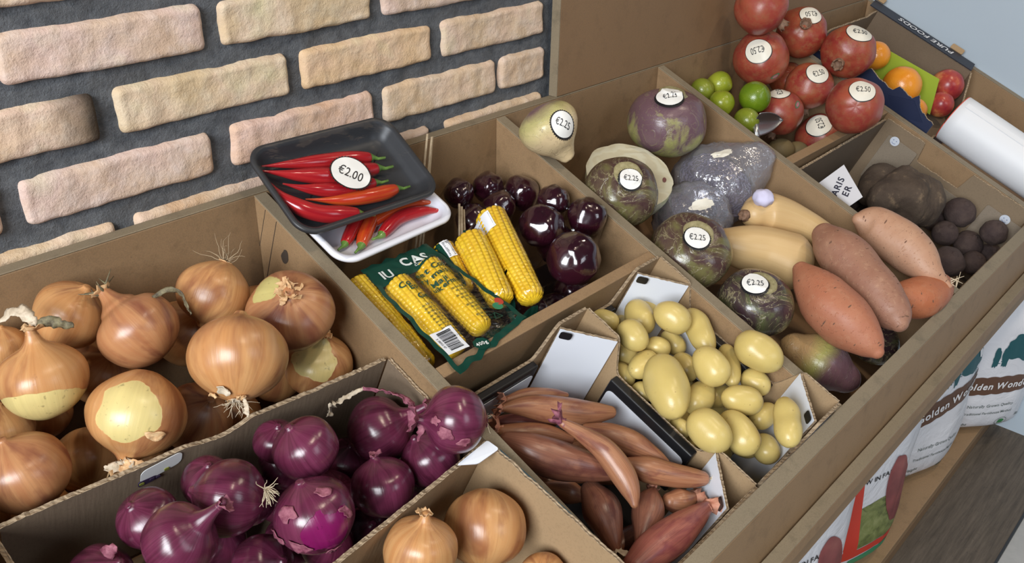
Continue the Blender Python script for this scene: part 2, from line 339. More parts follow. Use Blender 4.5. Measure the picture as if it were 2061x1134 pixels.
# ---- measured places: bin coordinates (x, v, n) and radius of each body, metres
DATA = {
 'yo1': {"k":"onion","p":[[-0.058,0.1182,-0.0246,0.0393]],"a":[0.047,0.171,0.984]},
 'yo2': {"k":"onion","p":[[0.001,0.052,-0.0299,0.036]],"a":[0.495,-0.294,0.818]},
 'yo3': {"k":"onion","p":[[0.0381,0.1167,-0.0098,0.0399]],"a":[-0.25,0.671,0.698]},
 'yo4': {"k":"onion","p":[[0.1344,0.0965,-0.0196,0.0386]],"a":[-0.596,-0.136,-0.791]},
 'yo5': {"k":"onion","p":[[0.1802,0.1693,-0.0063,0.0462]],"a":[-0.25,-0.407,0.879]},
 'yo6': {"k":"onion","p":[[0.0841,0.2116,0.0191,0.0479]],"a":[0.513,0.548,0.661]},
 'yo7': {"k":"onion","p":[[-0.0055,0.1906,-0.0264,0.0458]],"a":[-0.561,-0.321,-0.763]},
 'yo8': {"k":"onion","p":[[0.2086,0.2008,-0.082,0.039]],"a":[0.139,-0.256,0.957]},
 'yo9': {"k":"onion","p":[[-0.1079,0.1864,-0.05,0.0379]],"a":[-0.21,0.265,0.941]},
 'yo10': {"k":"onion","p":[[-0.0625,0.0454,-0.0487,0.0226]],"a":[0.105,-0.014,0.994]},
 'yo11': {"k":"onion","p":[[0.1153,0.081,-0.0935,0.0379]],"a":[0.197,-0.578,0.792]},
 'yo12': {"k":"onion","p":[[0.0679,0.182,-0.1,0.0375]],"a":[0.197,-0.578,0.792]},
 'yo13': {"k":"onion","p":[[-0.0396,0.1651,-0.11,0.0353]],"a":[-0.397,-0.85,-0.347]},
 'yo14': {"k":"onion","p":[[-0.0956,0.1123,-0.0828,0.029]],"a":[0.105,-0.014,0.994]},
 'yo15': {"k":"onion","p":[[0.0185,0.0818,-0.1001,0.0361]],"a":[0.197,-0.578,0.792]},
 'yo16': {"k":"onion","p":[[0.206,0.0882,-0.1088,0.0385]],"a":[-0.576,0.28,0.768]},
 'yo17': {"k":"onion","p":[[-0.0801,0.0624,-0.0892,0.0228]],"a":[-0.576,0.28,0.768]},
 'ro1': {"k":"ronion","p":[[0.2148,0.3875,0.0311,0.0341]],"a":[-0.794,0.587,0.157]},
 'ro2': {"k":"ronion","p":[[0.1942,0.3193,-0.0541,0.0364]],"a":[0.676,-0.561,0.478]},
 'ro3': {"k":"ronion","p":[[0.0863,0.3237,0.0047,0.031]],"a":[-0.384,0.246,0.89]},
 'ro4': {"k":"ronion","p":[[0.2065,0.3844,-0.035,0.0313]],"a":[-0.328,0.466,0.822]},
 'ro5': {"k":"ronion","p":[[0.1424,0.3823,-0.0342,0.0317]],"a":[0.037,0.345,0.938]},
 'ro6': {"k":"ronion","p":[[0.0531,0.3833,-0.0004,0.0363]],"a":[-0.098,0.343,0.934]},
 'ro7': {"k":"ronion","p":[[0.0019,0.3291,0.0036,0.0344]],"a":[-0.708,0.647,0.282]},
 'ro8': {"k":"ronion","p":[[-0.0599,0.3468,0.0192,0.0307]],"a":[0.533,-0.487,0.692]},
 'ro9': {"k":"ronion","p":[[-0.0503,0.2896,-0.0366,0.0274]],"a":[-0.515,0.042,0.856]},
 'ro10': {"k":"ronion","p":[[0.0161,0.3709,-0.07,0.029]],"a":[0.308,-0.797,0.521]},
 'ro11': {"k":"ronion","p":[[-0.1012,0.3009,-0.07,0.0289]],"a":[0.515,-0.549,0.658]},
 'ro12': {"k":"ronion","p":[[0.0863,0.284,-0.0328,0.0228]],"a":[0.042,-0.24,0.97]},
 'ro13': {"k":"ronion","p":[[0.0103,0.2853,-0.0355,0.0239]],"a":[0.042,-0.24,0.97]},
 'ro14': {"k":"ronion","p":[[0.1802,0.3043,-0.12,0.0269]],"a":[0.042,-0.24,0.97]},
 'fo1': {"k":"onion","p":[[0.1979,0.474,-0.0318,0.0413]],"a":[-0.556,-0.452,-0.698]},
 'fo2': {"k":"onion","p":[[0.1132,0.4637,-0.0077,0.0336]],"a":[0.212,0.007,0.977]},
 'fo3': {"k":"onion","p":[[0.2151,0.5466,-0.0437,0.0246]],"a":[-0.385,-0.323,0.865]},
 'sh1': {"k":"shallot","p":[[0.3289,0.3753,-0.045,0.0039],[0.3558,0.3886,-0.045,0.013],[0.3835,0.4123,-0.045,0.0165],[0.4156,0.4371,-0.045,0.0144],[0.4418,0.4517,-0.045,0.0076]]},
 'sh2': {"k":"shallot","p":[[0.3534,0.3641,-0.06,0.0046],[0.3792,0.3731,-0.06,0.0099],[0.4078,0.3888,-0.06,0.0082],[0.4246,0.399,-0.06,0.0036]]},
 'sh3': {"k":"shallot","p":[[0.3377,0.442,-0.0008,0.0053],[0.3492,0.4612,-0.0048,0.0085],[0.3632,0.4889,-0.0127,0.0128],[0.3633,0.5182,-0.0186,0.0143],[0.3585,0.5401,-0.0245,0.0105],[0.3516,0.5529,-0.0285,0.0041]]},
 'sh4': {"k":"shallot","p":[[0.3952,0.4491,-0.045,0.0057],[0.4119,0.4726,-0.045,0.0153],[0.428,0.4991,-0.045,0.0164],[0.4403,0.5232,-0.045,0.0096],[0.4467,0.537,-0.045,0.0034]]},
 'sh5': {"k":"shallot","p":[[0.3975,0.5104,-0.042,0.0077],[0.4128,0.529,-0.042,0.0149],[0.4314,0.5491,-0.042,0.0144],[0.4519,0.5681,-0.042,0.0116],[0.4651,0.5784,-0.042,0.0083]]},
 'sh6': {"k":"shallot","p":[[0.2961,0.4108,-0.0401,0.0107],[0.3087,0.4318,-0.0401,0.0193],[0.3263,0.4584,-0.0401,0.022],[0.3475,0.4821,-0.0401,0.0183],[0.3678,0.5031,-0.0401,0.0119],[0.3781,0.513,-0.0401,0.007]]},
 'sh7': {"k":"shallot","p":[[0.3166,0.3902,-0.062,0.0067],[0.3361,0.4073,-0.062,0.0134],[0.36,0.4257,-0.062,0.0135],[0.3812,0.4457,-0.062,0.0057]]},
 'sh8': {"k":"shallot","p":[[0.3539,0.5032,-0.065,0.012],[0.3477,0.5217,-0.065,0.0204],[0.3397,0.5384,-0.065,0.0201],[0.3276,0.559,-0.065,0.0114],[0.3222,0.5694,-0.065,0.0062]]},
 'sh9': {"k":"shallot","p":[[0.4108,0.5496,-0.057,0.0055],[0.396,0.5565,-0.057,0.0157],[0.3791,0.566,-0.057,0.0182],[0.3577,0.5761,-0.057,0.011],[0.3404,0.584,-0.057,0.0041]]},
 'sh10': {"k":"shallot","p":[[0.4185,0.5693,-0.0605,0.0099],[0.4308,0.5776,-0.0605,0.0149],[0.4476,0.5835,-0.0605,0.0078]]},
 'sh11': {"k":"shallot","p":[[0.3007,0.5972,-0.0377,0.0128],[0.3306,0.5982,-0.0377,0.0191],[0.3641,0.6009,-0.0377,0.0205],[0.4054,0.6029,-0.0377,0.0142],[0.4317,0.6038,-0.0377,0.0075]]},
 'sh12': {"k":"shallot","p":[[0.3397,0.5621,-0.1,0.008],[0.3679,0.5672,-0.1,0.0152],[0.3924,0.5693,-0.1,0.011]]},
 'sh13': {"k":"shallot","p":[[0.4437,0.5798,-0.0782,0.0067],[0.4635,0.5885,-0.0782,0.0113],[0.4758,0.5953,-0.0782,0.0068]]},
 'sh14': {"k":"shallot","p":[[0.3379,0.374,-0.078,0.0057],[0.3559,0.3869,-0.078,0.0104],[0.3812,0.4052,-0.078,0.0058]]},
 'sh15': {"k":"shallot","p":[[0.3926,0.4718,-0.1147,0.0087],[0.4144,0.478,-0.1147,0.0153],[0.4367,0.5011,-0.1147,0.0106]]},
 'sh16': {"k":"shallot","p":[[0.3543,0.4588,-0.1197,0.0057],[0.3703,0.4775,-0.1197,0.0144],[0.3838,0.4946,-0.1197,0.0069]]},
 'po1': {"k":"potato","p":[[0.5324,0.4462,-0.0185,0.0138],[0.5229,0.4587,-0.0185,0.0237],[0.5115,0.4737,-0.0185,0.026],[0.5004,0.4884,-0.0185,0.0231],[0.4915,0.5001,-0.0185,0.0132]]},
 'po2': {"k":"potato","p":[[0.599,0.3915,-0.0086,0.0103],[0.6012,0.3985,-0.0086,0.0177],[0.6038,0.4071,-0.0086,0.0197],[0.6064,0.4157,-0.0086,0.0177],[0.6086,0.4227,-0.0086,0.0102]]},
 'po3': {"k":"potato","p":[[0.5406,0.3811,-0.0203,0.0094],[0.5402,0.3874,-0.0203,0.0162],[0.5397,0.3952,-0.0203,0.018],[0.5392,0.4029,-0.0203,0.0161],[0.5388,0.4092,-0.0203,0.0093]]},
 'po4': {"k":"potato","p":[[0.6031,0.3571,-0.0374,0.0102],[0.599,0.3641,-0.0374,0.0176],[0.594,0.3726,-0.0374,0.0195],[0.589,0.381,-0.0374,0.0175],[0.585,0.3879,-0.0374,0.01]]},
 'po5': {"k":"potato","p":[[0.6285,0.3488,-0.055,0.0081],[0.6311,0.3537,-0.055,0.0139],[0.6343,0.3596,-0.055,0.0155],[0.6375,0.3655,-0.055,0.0139],[0.6401,0.3703,-0.055,0.008]]},
 'po6': {"k":"potato","p":[[0.5425,0.3394,-0.0409,0.0073],[0.5451,0.3441,-0.0409,0.0127],[0.5482,0.3498,-0.0409,0.0141],[0.5513,0.3556,-0.0409,0.0127],[0.5539,0.3603,-0.0409,0.0073]]},
 'po7': {"k":"potato","p":[[0.6489,0.4141,-0.0212,0.0093],[0.6423,0.4258,-0.0212,0.016],[0.6343,0.4398,-0.0212,0.0177],[0.6265,0.4536,-0.0212,0.0157],[0.6202,0.4647,-0.0212,0.009]]},
 'po8': {"k":"potato","p":[[0.5837,0.4713,-0.0047,0.0111],[0.5813,0.4791,-0.0047,0.0192],[0.5785,0.4886,-0.0047,0.0212],[0.5757,0.498,-0.0047,0.019],[0.5734,0.5056,-0.0047,0.0109]]},
 'po9': {"k":"potato","p":[[0.6492,0.4781,-0.0263,0.0076],[0.6398,0.4871,-0.0263,0.0131],[0.6285,0.4979,-0.0263,0.0144],[0.6173,0.5085,-0.0263,0.0129],[0.6084,0.517,-0.0263,0.0074]]},
 'po10': {"k":"potato","p":[[0.6411,0.4929,0.0091,0.0123],[0.643,0.5027,0.0091,0.0211],[0.6453,0.5146,0.0091,0.0234],[0.6475,0.5265,0.0091,0.021],[0.6494,0.5361,0.0091,0.0121]]},
 'po11': {"k":"potato","p":[[0.5741,0.5286,-0.0203,0.0094],[0.5801,0.5346,-0.0203,0.0162],[0.5875,0.5419,-0.0203,0.018],[0.595,0.5492,-0.0203,0.0162],[0.6011,0.5553,-0.0203,0.0094]]},
 'po12': {"k":"potato","p":[[0.6395,0.5222,-0.027,0.0085],[0.6397,0.5279,-0.027,0.0146],[0.6399,0.5349,-0.027,0.0162],[0.64,0.5418,-0.027,0.0145],[0.6402,0.5474,-0.027,0.0084]]},
 'po13': {"k":"potato","p":[[0.6027,0.5825,0.0077,0.0103],[0.5924,0.5902,0.0077,0.0177],[0.5801,0.5994,0.0077,0.0175],[0.568,0.6084,0.0077,0.0173],[0.5584,0.6156,0.0077,0.0099]]},
 'po14': {"k":"potato","p":[[0.5021,0.5269,-0.015,0.0116],[0.5018,0.5355,-0.015,0.02],[0.5015,0.546,-0.015,0.0222],[0.5012,0.5564,-0.015,0.0198],[0.5009,0.5649,-0.015,0.0114]]},
 'po15': {"k":"potato","p":[[0.5559,0.5472,-0.03,0.0111],[0.5533,0.5565,-0.03,0.0191],[0.5501,0.5677,-0.03,0.021],[0.5469,0.5788,-0.03,0.0188],[0.5444,0.5878,-0.03,0.0108]]},
 'po16': {"k":"potato","p":[[0.541,0.5066,-0.0397,0.0091],[0.5494,0.5052,-0.0397,0.0158],[0.5599,0.5036,-0.0397,0.0176],[0.5706,0.5019,-0.0397,0.016],[0.5794,0.5005,-0.0397,0.0093]]},
 'po17': {"k":"potato","p":[[0.6046,0.5893,-0.062,0.0089],[0.6015,0.594,-0.062,0.0153],[0.5976,0.5997,-0.062,0.0169],[0.5939,0.6053,-0.062,0.0151],[0.5908,0.6099,-0.062,0.0087]]},
 'po18': {"k":"potato","p":[[0.6128,0.5691,-0.0513,0.008],[0.6206,0.5692,-0.0513,0.0138],[0.6301,0.5693,-0.0513,0.0155],[0.6398,0.5694,-0.0513,0.014],[0.6478,0.5695,-0.0513,0.0081]]},
 'po19': {"k":"potato","p":[[0.5732,0.4112,-0.042,0.0073],[0.5759,0.4149,-0.042,0.0126],[0.5793,0.4194,-0.042,0.014],[0.5826,0.4239,-0.042,0.0126],[0.5854,0.4276,-0.042,0.0073]]},
 'po20': {"k":"potato","p":[[0.6212,0.4087,-0.0533,0.0072],[0.6207,0.4148,-0.0533,0.0124],[0.6202,0.4222,-0.0533,0.0137],[0.6196,0.4295,-0.0533,0.0123],[0.6191,0.4355,-0.0533,0.0071]]},
 'po21': {"k":"potato","p":[[0.6045,0.4448,-0.0545,0.0084],[0.6025,0.4507,-0.0545,0.0144],[0.6,0.4579,-0.0545,0.016],[0.5976,0.4651,-0.0545,0.0143],[0.5956,0.4709,-0.0545,0.0082]]},
 'po22': {"k":"potato","p":[[0.5185,0.4285,-0.0421,0.0083],[0.5263,0.4279,-0.0421,0.0144],[0.536,0.4272,-0.0421,0.0161],[0.5458,0.4265,-0.0421,0.0146],[0.5539,0.4259,-0.0421,0.0085]]},
 'po23': {"k":"potato","p":[[0.5443,0.3873,-0.0635,0.0076],[0.5471,0.3911,-0.0635,0.0132],[0.5505,0.3958,-0.0635,0.0147],[0.554,0.4004,-0.0635,0.0132],[0.5568,0.4042,-0.0635,0.0076]]},
 'po24': {"k":"potato","p":[[0.5291,0.4036,-0.0678,0.0069],[0.5272,0.4089,-0.0678,0.0119],[0.5249,0.4154,-0.0678,0.0132],[0.5227,0.4219,-0.0678,0.0118],[0.5208,0.4271,-0.0678,0.0068]]},
 'po25': {"k":"potato","p":[[0.5188,0.4412,-0.061,0.0064],[0.5187,0.4451,-0.061,0.0111],[0.5185,0.4497,-0.061,0.0123],[0.5183,0.4544,-0.061,0.011],[0.5181,0.4582,-0.061,0.0064]]},
 'po26': {"k":"potato","p":[[0.5228,0.5038,-0.065,0.0063],[0.5226,0.5078,-0.065,0.0109],[0.5224,0.5126,-0.065,0.012],[0.5222,0.5174,-0.065,0.0108],[0.522,0.5213,-0.065,0.0062]]},
 'po27': {"k":"potato","p":[[0.6038,0.5095,-0.068,0.0072],[0.6111,0.5109,-0.068,0.0125],[0.6202,0.5127,-0.068,0.014],[0.6294,0.5144,-0.068,0.0126],[0.6369,0.5159,-0.068,0.0073]]},
 'po29': {"k":"potato","p":[[0.6052,0.5678,-0.095,0.0072],[0.6078,0.5725,-0.095,0.0124],[0.6111,0.5782,-0.095,0.0138],[0.6143,0.5839,-0.095,0.0124],[0.6169,0.5886,-0.095,0.0071]]},
 'po30': {"k":"potato","p":[[0.5317,0.4761,-0.095,0.0071],[0.5343,0.4807,-0.095,0.0124],[0.5375,0.4863,-0.095,0.0137],[0.5407,0.492,-0.095,0.0123],[0.5433,0.4966,-0.095,0.0071]]},
 'sw1': {"k":"turnip","p":[[0.6715,0.0923,0.0443,0.0435]],"a":[-0.305,0.488,0.818],"s":[[[-0.359,-0.787,0.502],0.019,[0.488,0.137,0.862],"€2.25","toothed"]]},
 'sw2': {"k":"swede","p":[[0.9817,0.1144,-0.0126,0.0658]],"a":[-0.078,-0.119,0.99],"s":[[[-0.422,-0.264,0.867],0.0219,[0.267,0.399,0.877],"€2.25","ring"]]},
 'sw3': {"k":"swede","p":[[0.7417,0.2017,-0.0147,0.0553]],"a":[-0.308,-0.415,0.856],"s":[[[-0.441,-0.57,0.693],0.0181,[0.4,0.251,0.881],"€2.25","toothed"]]},
 'sw4': {"k":"swede","p":[[0.7545,0.3365,-0.02,0.0592]],"a":[-0.261,-0.344,0.902],"s":[[[-0.503,-0.421,0.755],0.0196,[0.4,0.251,0.881],"€2.25","toothed"]]},
 'sw5': {"k":"swede","p":[[0.7739,0.4503,-0.03,0.0537]],"a":[-0.174,-0.196,0.965],"s":[[[-0.461,-0.111,0.881],0.0198,[0.322,0.341,0.883],"€2.25","toothed"]]},
 'sw6': {"k":"swede_long","p":[[0.803,0.5264,-0.0641,0.0221],[0.8101,0.5473,-0.0641,0.0358],[0.8181,0.5729,-0.0641,0.0397],[0.8255,0.6022,-0.0641,0.0231]]},
 'cb1': {"k":"cabbage_half","p":[[0.8536,0.1521,-0.0532,0.0711]],"a":[-0.178,-0.473,0.863]},
 'cb2': {"k":"red_cabbage","p":[[1.0295,0.2272,-0.0758,0.0655]],"a":[-0.793,-0.58,-0.188]},
 'cb3': {"k":"red_cabbage_low","p":[[0.9116,0.2624,-0.0785,0.0557]],"a":[-0.793,-0.58,-0.188]},
 'sq1': {"k":"squash","p":[[0.9536,0.3294,-0.03,0.0217],[0.9766,0.3363,-0.03,0.0336],[1.0037,0.3605,-0.03,0.0321],[1.0269,0.3947,-0.03,0.0258],[1.0384,0.4285,-0.03,0.0218]]},
 'sq2': {"k":"squash","p":[[0.8713,0.3391,-0.05,0.0241],[0.8899,0.3568,-0.05,0.0333],[0.9189,0.3821,-0.05,0.0395],[0.9447,0.4219,-0.05,0.047]]},
 'sp1': {"k":"sweet","p":[[0.8507,0.4574,0.0129,0.0118],[0.8381,0.4861,0.0129,0.0287],[0.8232,0.5275,0.0129,0.0388],[0.8185,0.5665,0.0129,0.0361],[0.8121,0.6004,0.0129,0.0213],[0.8085,0.6152,0.0129,0.009]]},
 'sp2': {"k":"sweet","p":[[0.9478,0.4356,0.0247,0.0174],[0.9354,0.4674,0.0247,0.0336],[0.9229,0.5128,0.0247,0.0363],[0.9056,0.5592,0.0247,0.0341],[0.8902,0.5939,0.0247,0.0254],[0.8795,0.609,0.0247,0.0119]]},
 'sp3': {"k":"sweet","p":[[1.0299,0.4507,0.0335,0.0089],[1.0442,0.4698,0.0335,0.0283],[1.0501,0.5072,0.0335,0.0346],[1.0483,0.5475,0.0335,0.0341],[1.0375,0.5811,0.0335,0.0214],[1.0379,0.6057,0.0335,0.0085],[1.0387,0.6176,0.0335,0.0049]]},
 'sp4': {"k":"sweet","p":[[0.9569,0.5743,0.0076,0.021],[1.0013,0.598,0.0076,0.0325],[1.0574,0.6046,0.0076,0.0253],[1.089,0.6094,0.0076,0.0102]]},
 'sw7': {"k":"swede_dark","p":[[1.0207,0.5913,-0.1142,0.0381]],"a":[-0.261,-0.344,0.902]},
 'sw8': {"k":"swede_dark","p":[[0.9918,0.4096,-0.12,0.0361]],"a":[-0.261,-0.344,0.902]},
 'pg1': {"k":"pomegranate","p":[[1.3211,0.0306,0.1038,0.0493]],"a":[0.424,-0.721,-0.548]},
 'pg2': {"k":"pomegranate","p":[[1.4917,0.0673,0.0416,0.0503]],"a":[-0.738,-0.451,0.502],"s":[[[-0.293,-0.433,0.853],0.0212,[-0.267,-0.399,-0.877],"€2.50","plain"]]},
 'pg3': {"k":"pomegranate","p":[[1.3479,0.073,0.0131,0.0524]],"a":[0.564,0.816,0.125],"s":[[[-0.841,-0.194,0.505],0.0226,[-0.163,-0.497,-0.852],"€2.50","plain"]],"o":[-0.388,-0.822,-0.417]},
 'pg4': {"k":"pomegranate","p":[[1.501,0.169,0.0608,0.0517]],"a":[-0.963,-0.097,-0.252],"s":[[[-0.297,-0.404,0.865],0.0239,[0.431,0.213,0.877],"€2.50","plain"]]},
 'pg5': {"k":"pomegranate","p":[[1.4356,0.1564,-0.0144,0.0468]],"a":[-0.178,-0.046,-0.983],"s":[[[-0.419,-0.508,0.753],0.0216,[0.095,0.554,0.827],"€2.50","plain"]]},
 'pg6': {"k":"pomegranate","p":[[1.3518,0.1597,-0.0548,0.0445]],"a":[-0.382,0.047,-0.923],"s":[[[-0.241,0.089,0.966],0.0201,[-0.699,0.707,-0.108],"€2.50","plain"]],"o":[-0.131,-0.815,0.565]},
 'pg7': {"k":"pomegranate","p":[[1.3291,0.2795,0.051,0.0504]],"a":[0.892,0.38,-0.245],"s":[[[-0.464,-0.366,0.807],0.0217,[0.431,0.213,0.877],"€2.50","plain"]]},
 'pg8': {"k":"pomegranate","p":[[1.4685,0.2267,-0.1071,0.0514]],"a":[0.598,-0.612,0.518],"s":[[[-0.567,-0.114,0.816],0.0241,[-0.722,0.664,-0.193],"€2.50","plain"]]},
 'pg9': {"k":"pomegranate","p":[[1.4849,0.0961,-0.0509,0.036]],"a":[0.595,0.383,-0.706]},
 'li1': {"k":"lime","p":[[1.2747,0.0499,-0.045,0.0245]],"a":[0.206,-0.969,-0.135]},
 'li2': {"k":"lime","p":[[1.2199,0.0464,-0.0495,0.0232]],"a":[-0.938,0.301,-0.17]},
 'li3': {"k":"lime","p":[[1.2108,0.0967,-0.042,0.0246]],"a":[-0.211,-0.778,-0.592]},
 'li4': {"k":"lime","p":[[1.2621,0.1298,-0.018,0.03]],"a":[-0.253,-0.654,0.713]},
 'li5': {"k":"lime","p":[[1.2123,0.1562,-0.04,0.0242]],"a":[-0.917,0.199,-0.347]},
 'kw1': {"k":"kiwi","p":[[1.3548,0.2013,-0.1188,0.0232]],"a":[0.347,-0.938,-0.019]},
 'kw2': {"k":"kiwi","p":[[1.3962,0.2197,-0.1228,0.0214]],"a":[0.347,-0.938,-0.019]},
 'ce1': {"k":"celeriac","p":[[1.2929,0.4298,-0.0368,0.036],[1.3249,0.4471,-0.0368,0.057],[1.3587,0.4698,-0.0368,0.0477]]},
 'ce2': {"k":"celeriac","p":[[1.3628,0.3896,-0.0851,0.0255],[1.4241,0.3884,-0.0851,0.039],[1.4608,0.3883,-0.0851,0.0282]]},
 'be1': {"k":"beet","p":[[1.461,0.5293,-0.055,0.0285]],"a":[-0.312,-0.399,0.862]},
 'be2': {"k":"beet","p":[[1.4535,0.5982,-0.0445,0.0243]],"a":[-0.312,-0.399,0.862]},
 'be3': {"k":"beet","p":[[1.4164,0.5365,-0.0849,0.024]],"a":[-0.312,-0.399,0.862]},
 'be4': {"k":"beet","p":[[1.4516,0.5782,-0.0922,0.0267]],"a":[-0.312,-0.399,0.862]},
 'be5': {"k":"beet","p":[[1.3114,0.5797,-0.075,0.0286]],"a":[-0.312,-0.399,0.862]},
 'be6': {"k":"beet","p":[[1.4129,0.6099,-0.0967,0.0227]],"a":[-0.312,-0.399,0.862]},
 'be7': {"k":"beet","p":[[1.479,0.6182,-0.0953,0.0213]],"a":[-0.312,-0.399,0.862]},
 'be8': {"k":"beet","p":[[1.4755,0.4988,-0.1018,0.024]],"a":[-0.312,-0.399,0.862]},
 'or1': {"k":"orange","p":[[1.7561,0.2412,-0.03,0.0416]],"a":[-0.312,-0.399,0.862]},
 'or2': {"k":"orange","p":[[1.7875,0.1478,-0.02,0.032]],"a":[-0.312,-0.399,0.862]},
 'or3': {"k":"orange","p":[[1.7191,0.3014,-0.045,0.0265]],"a":[-0.312,-0.399,0.862]},
 'ne1': {"k":"nectarine","p":[[1.9051,0.2949,-0.028,0.0364]],"a":[-0.312,-0.399,0.862]},
 'ne2': {"k":"nectarine","p":[[1.8488,0.3178,-0.0506,0.0286]],"a":[-0.312,-0.399,0.862]},
 'yb00': {"k":"onion","p":[[0.1915,0.1523,-0.1371,0.0346]],"a":[0.128,-0.525,0.842]},
 'yb01': {"k":"onion","p":[[-0.0459,0.0846,-0.12,0.0287]],"a":[0.128,-0.525,0.842]},
 'yb02': {"k":"onion","p":[[0.1224,0.1718,-0.1508,0.0329]],"a":[0.128,-0.525,0.842]},
 'yb03': {"k":"onion","p":[[-0.0969,0.0969,-0.1508,0.0277]],"a":[0.128,-0.525,0.842]},
 'yb04': {"k":"onion","p":[[0.0133,0.1697,-0.1542,0.0301]],"a":[0.128,-0.525,0.842]},
 'yb05': {"k":"onion","p":[[-0.121,0.145,-0.1508,0.0266]],"a":[0.128,-0.525,0.842]},
 'yb06': {"k":"onion","p":[[-0.0957,0.1857,-0.1268,0.0265]],"a":[0.128,-0.525,0.842]},
 'yb07': {"k":"onion","p":[[0.0676,0.0604,-0.0619,0.0246]],"a":[0.128,-0.525,0.842]},
 'yb08': {"k":"onion","p":[[-0.0426,0.0782,-0.0687,0.0223]],"a":[0.128,-0.525,0.842]},
 'rb00': {"k":"ronion","p":[[0.1028,0.2882,-0.079,0.0278]],"a":[0.128,-0.525,0.842]},
 'rb01': {"k":"ronion","p":[[0.0514,0.2995,-0.0858,0.0265]],"a":[0.128,-0.525,0.842]},
 'rb02': {"k":"ronion","p":[[0.1084,0.2896,-0.1474,0.0291]],"a":[0.128,-0.525,0.842]},
 'rb03': {"k":"ronion","p":[[0.1332,0.3313,-0.1132,0.0286]],"a":[0.128,-0.525,0.842]},
 'rb04': {"k":"ronion","p":[[0.2079,0.3687,-0.1371,0.0303]],"a":[0.128,-0.525,0.842]},
 'rb05': {"k":"ronion","p":[[-0.0137,0.286,-0.1063,0.0254]],"a":[0.128,-0.525,0.842]},
 'rb06': {"k":"ronion","p":[[0.0285,0.2946,-0.1508,0.0271]],"a":[0.128,-0.525,0.842]},
 'rb07': {"k":"ronion","p":[[0.0841,0.339,-0.1405,0.0278]],"a":[0.128,-0.525,0.842]},
 'rb08': {"k":"ronion","p":[[0.0924,0.3752,-0.0995,0.0269]],"a":[0.128,-0.525,0.842]},
 'rb09': {"k":"ronion","p":[[0.1514,0.3751,-0.1474,0.0291]],"a":[0.128,-0.525,0.842]},
 'fb00': {"k":"onion","p":[[0.2053,0.4477,-0.0961,0.019]],"a":[0.128,-0.525,0.842]},
 'sb00': {"k":"shallot","p":[[0.4741,0.3848,-0.1542,0.0077],[0.4594,0.3814,-0.1542,0.0138],[0.4449,0.378,-0.1542,0.0153],[0.4306,0.3747,-0.1542,0.0137],[0.4166,0.3714,-0.1542,0.0075]],"a":[0.128,-0.525,0.842]},
 'sb01': {"k":"shallot","p":[[0.4371,0.3846,-0.1166,0.0074],[0.4464,0.3931,-0.1166,0.0134],[0.4557,0.4017,-0.1166,0.0149],[0.4651,0.4103,-0.1166,0.0135],[0.4745,0.4189,-0.1166,0.0075]],"a":[0.128,-0.525,0.842]},
 'sb02': {"k":"shallot","p":[[0.3748,0.3613,-0.161,0.0074],[0.3795,0.3722,-0.161,0.0133],[0.3841,0.3831,-0.161,0.0148],[0.3887,0.394,-0.161,0.0133],[0.3933,0.4049,-0.161,0.0074]],"a":[0.128,-0.525,0.842]},
 'sb03': {"k":"shallot","p":[[0.4034,0.3917,-0.1405,0.0074],[0.401,0.4039,-0.1405,0.0132],[0.3986,0.416,-0.1405,0.0145],[0.3962,0.4279,-0.1405,0.013],[0.3939,0.4397,-0.1405,0.0072]],"a":[0.128,-0.525,0.842]},
 'sb04': {"k":"shallot","p":[[0.4752,0.4393,-0.1542,0.0076],[0.4617,0.4341,-0.1542,0.0136],[0.4484,0.429,-0.1542,0.015],[0.4353,0.4239,-0.1542,0.0134],[0.4223,0.4189,-0.1542,0.0074]],"a":[0.128,-0.525,0.842]},
 'sb05': {"k":"shallot","p":[[0.4638,0.4869,-0.0892,0.0071],[0.45,0.483,-0.0892,0.0128],[0.4363,0.479,-0.0892,0.0141],[0.4229,0.4752,-0.0892,0.0126],[0.4096,0.4714,-0.0892,0.007]],"a":[0.128,-0.525,0.842]},
 'sb06': {"k":"shallot","p":[[0.3654,0.3894,-0.1645,0.0073],[0.357,0.4002,-0.1645,0.013],[0.3487,0.4107,-0.1645,0.0143],[0.3406,0.4211,-0.1645,0.0128],[0.3326,0.4313,-0.1645,0.007]],"a":[0.128,-0.525,0.842]},
 'sb07': {"k":"shallot","p":[[0.3912,0.4195,-0.1645,0.0073],[0.39,0.4315,-0.1645,0.0131],[0.3888,0.4433,-0.1645,0.0145],[0.3876,0.4551,-0.1645,0.013],[0.3864,0.4668,-0.1645,0.0072]],"a":[0.128,-0.525,0.842]},
 'pb00': {"k":"potato","p":[[0.6081,0.3448,-0.0858,0.0095],[0.6066,0.3508,-0.0858,0.0171],[0.6052,0.3568,-0.0858,0.0189],[0.6038,0.3628,-0.0858,0.017],[0.6023,0.3688,-0.0858,0.0094]],"a":[0.128,-0.525,0.842]},
 'pb01': {"k":"potato","p":[[0.6317,0.3586,-0.1508,0.0099],[0.6339,0.3641,-0.1508,0.0178],[0.6362,0.3696,-0.1508,0.0198],[0.6384,0.3751,-0.1508,0.0178],[0.6406,0.3805,-0.1508,0.0099]],"a":[0.128,-0.525,0.842]},
 'pb02': {"k":"potato","p":[[0.6415,0.3959,-0.12,0.0097],[0.6396,0.4019,-0.12,0.0174],[0.6378,0.4079,-0.12,0.0192],[0.6359,0.4139,-0.12,0.0172],[0.6341,0.4198,-0.12,0.0096]],"a":[0.128,-0.525,0.842]},
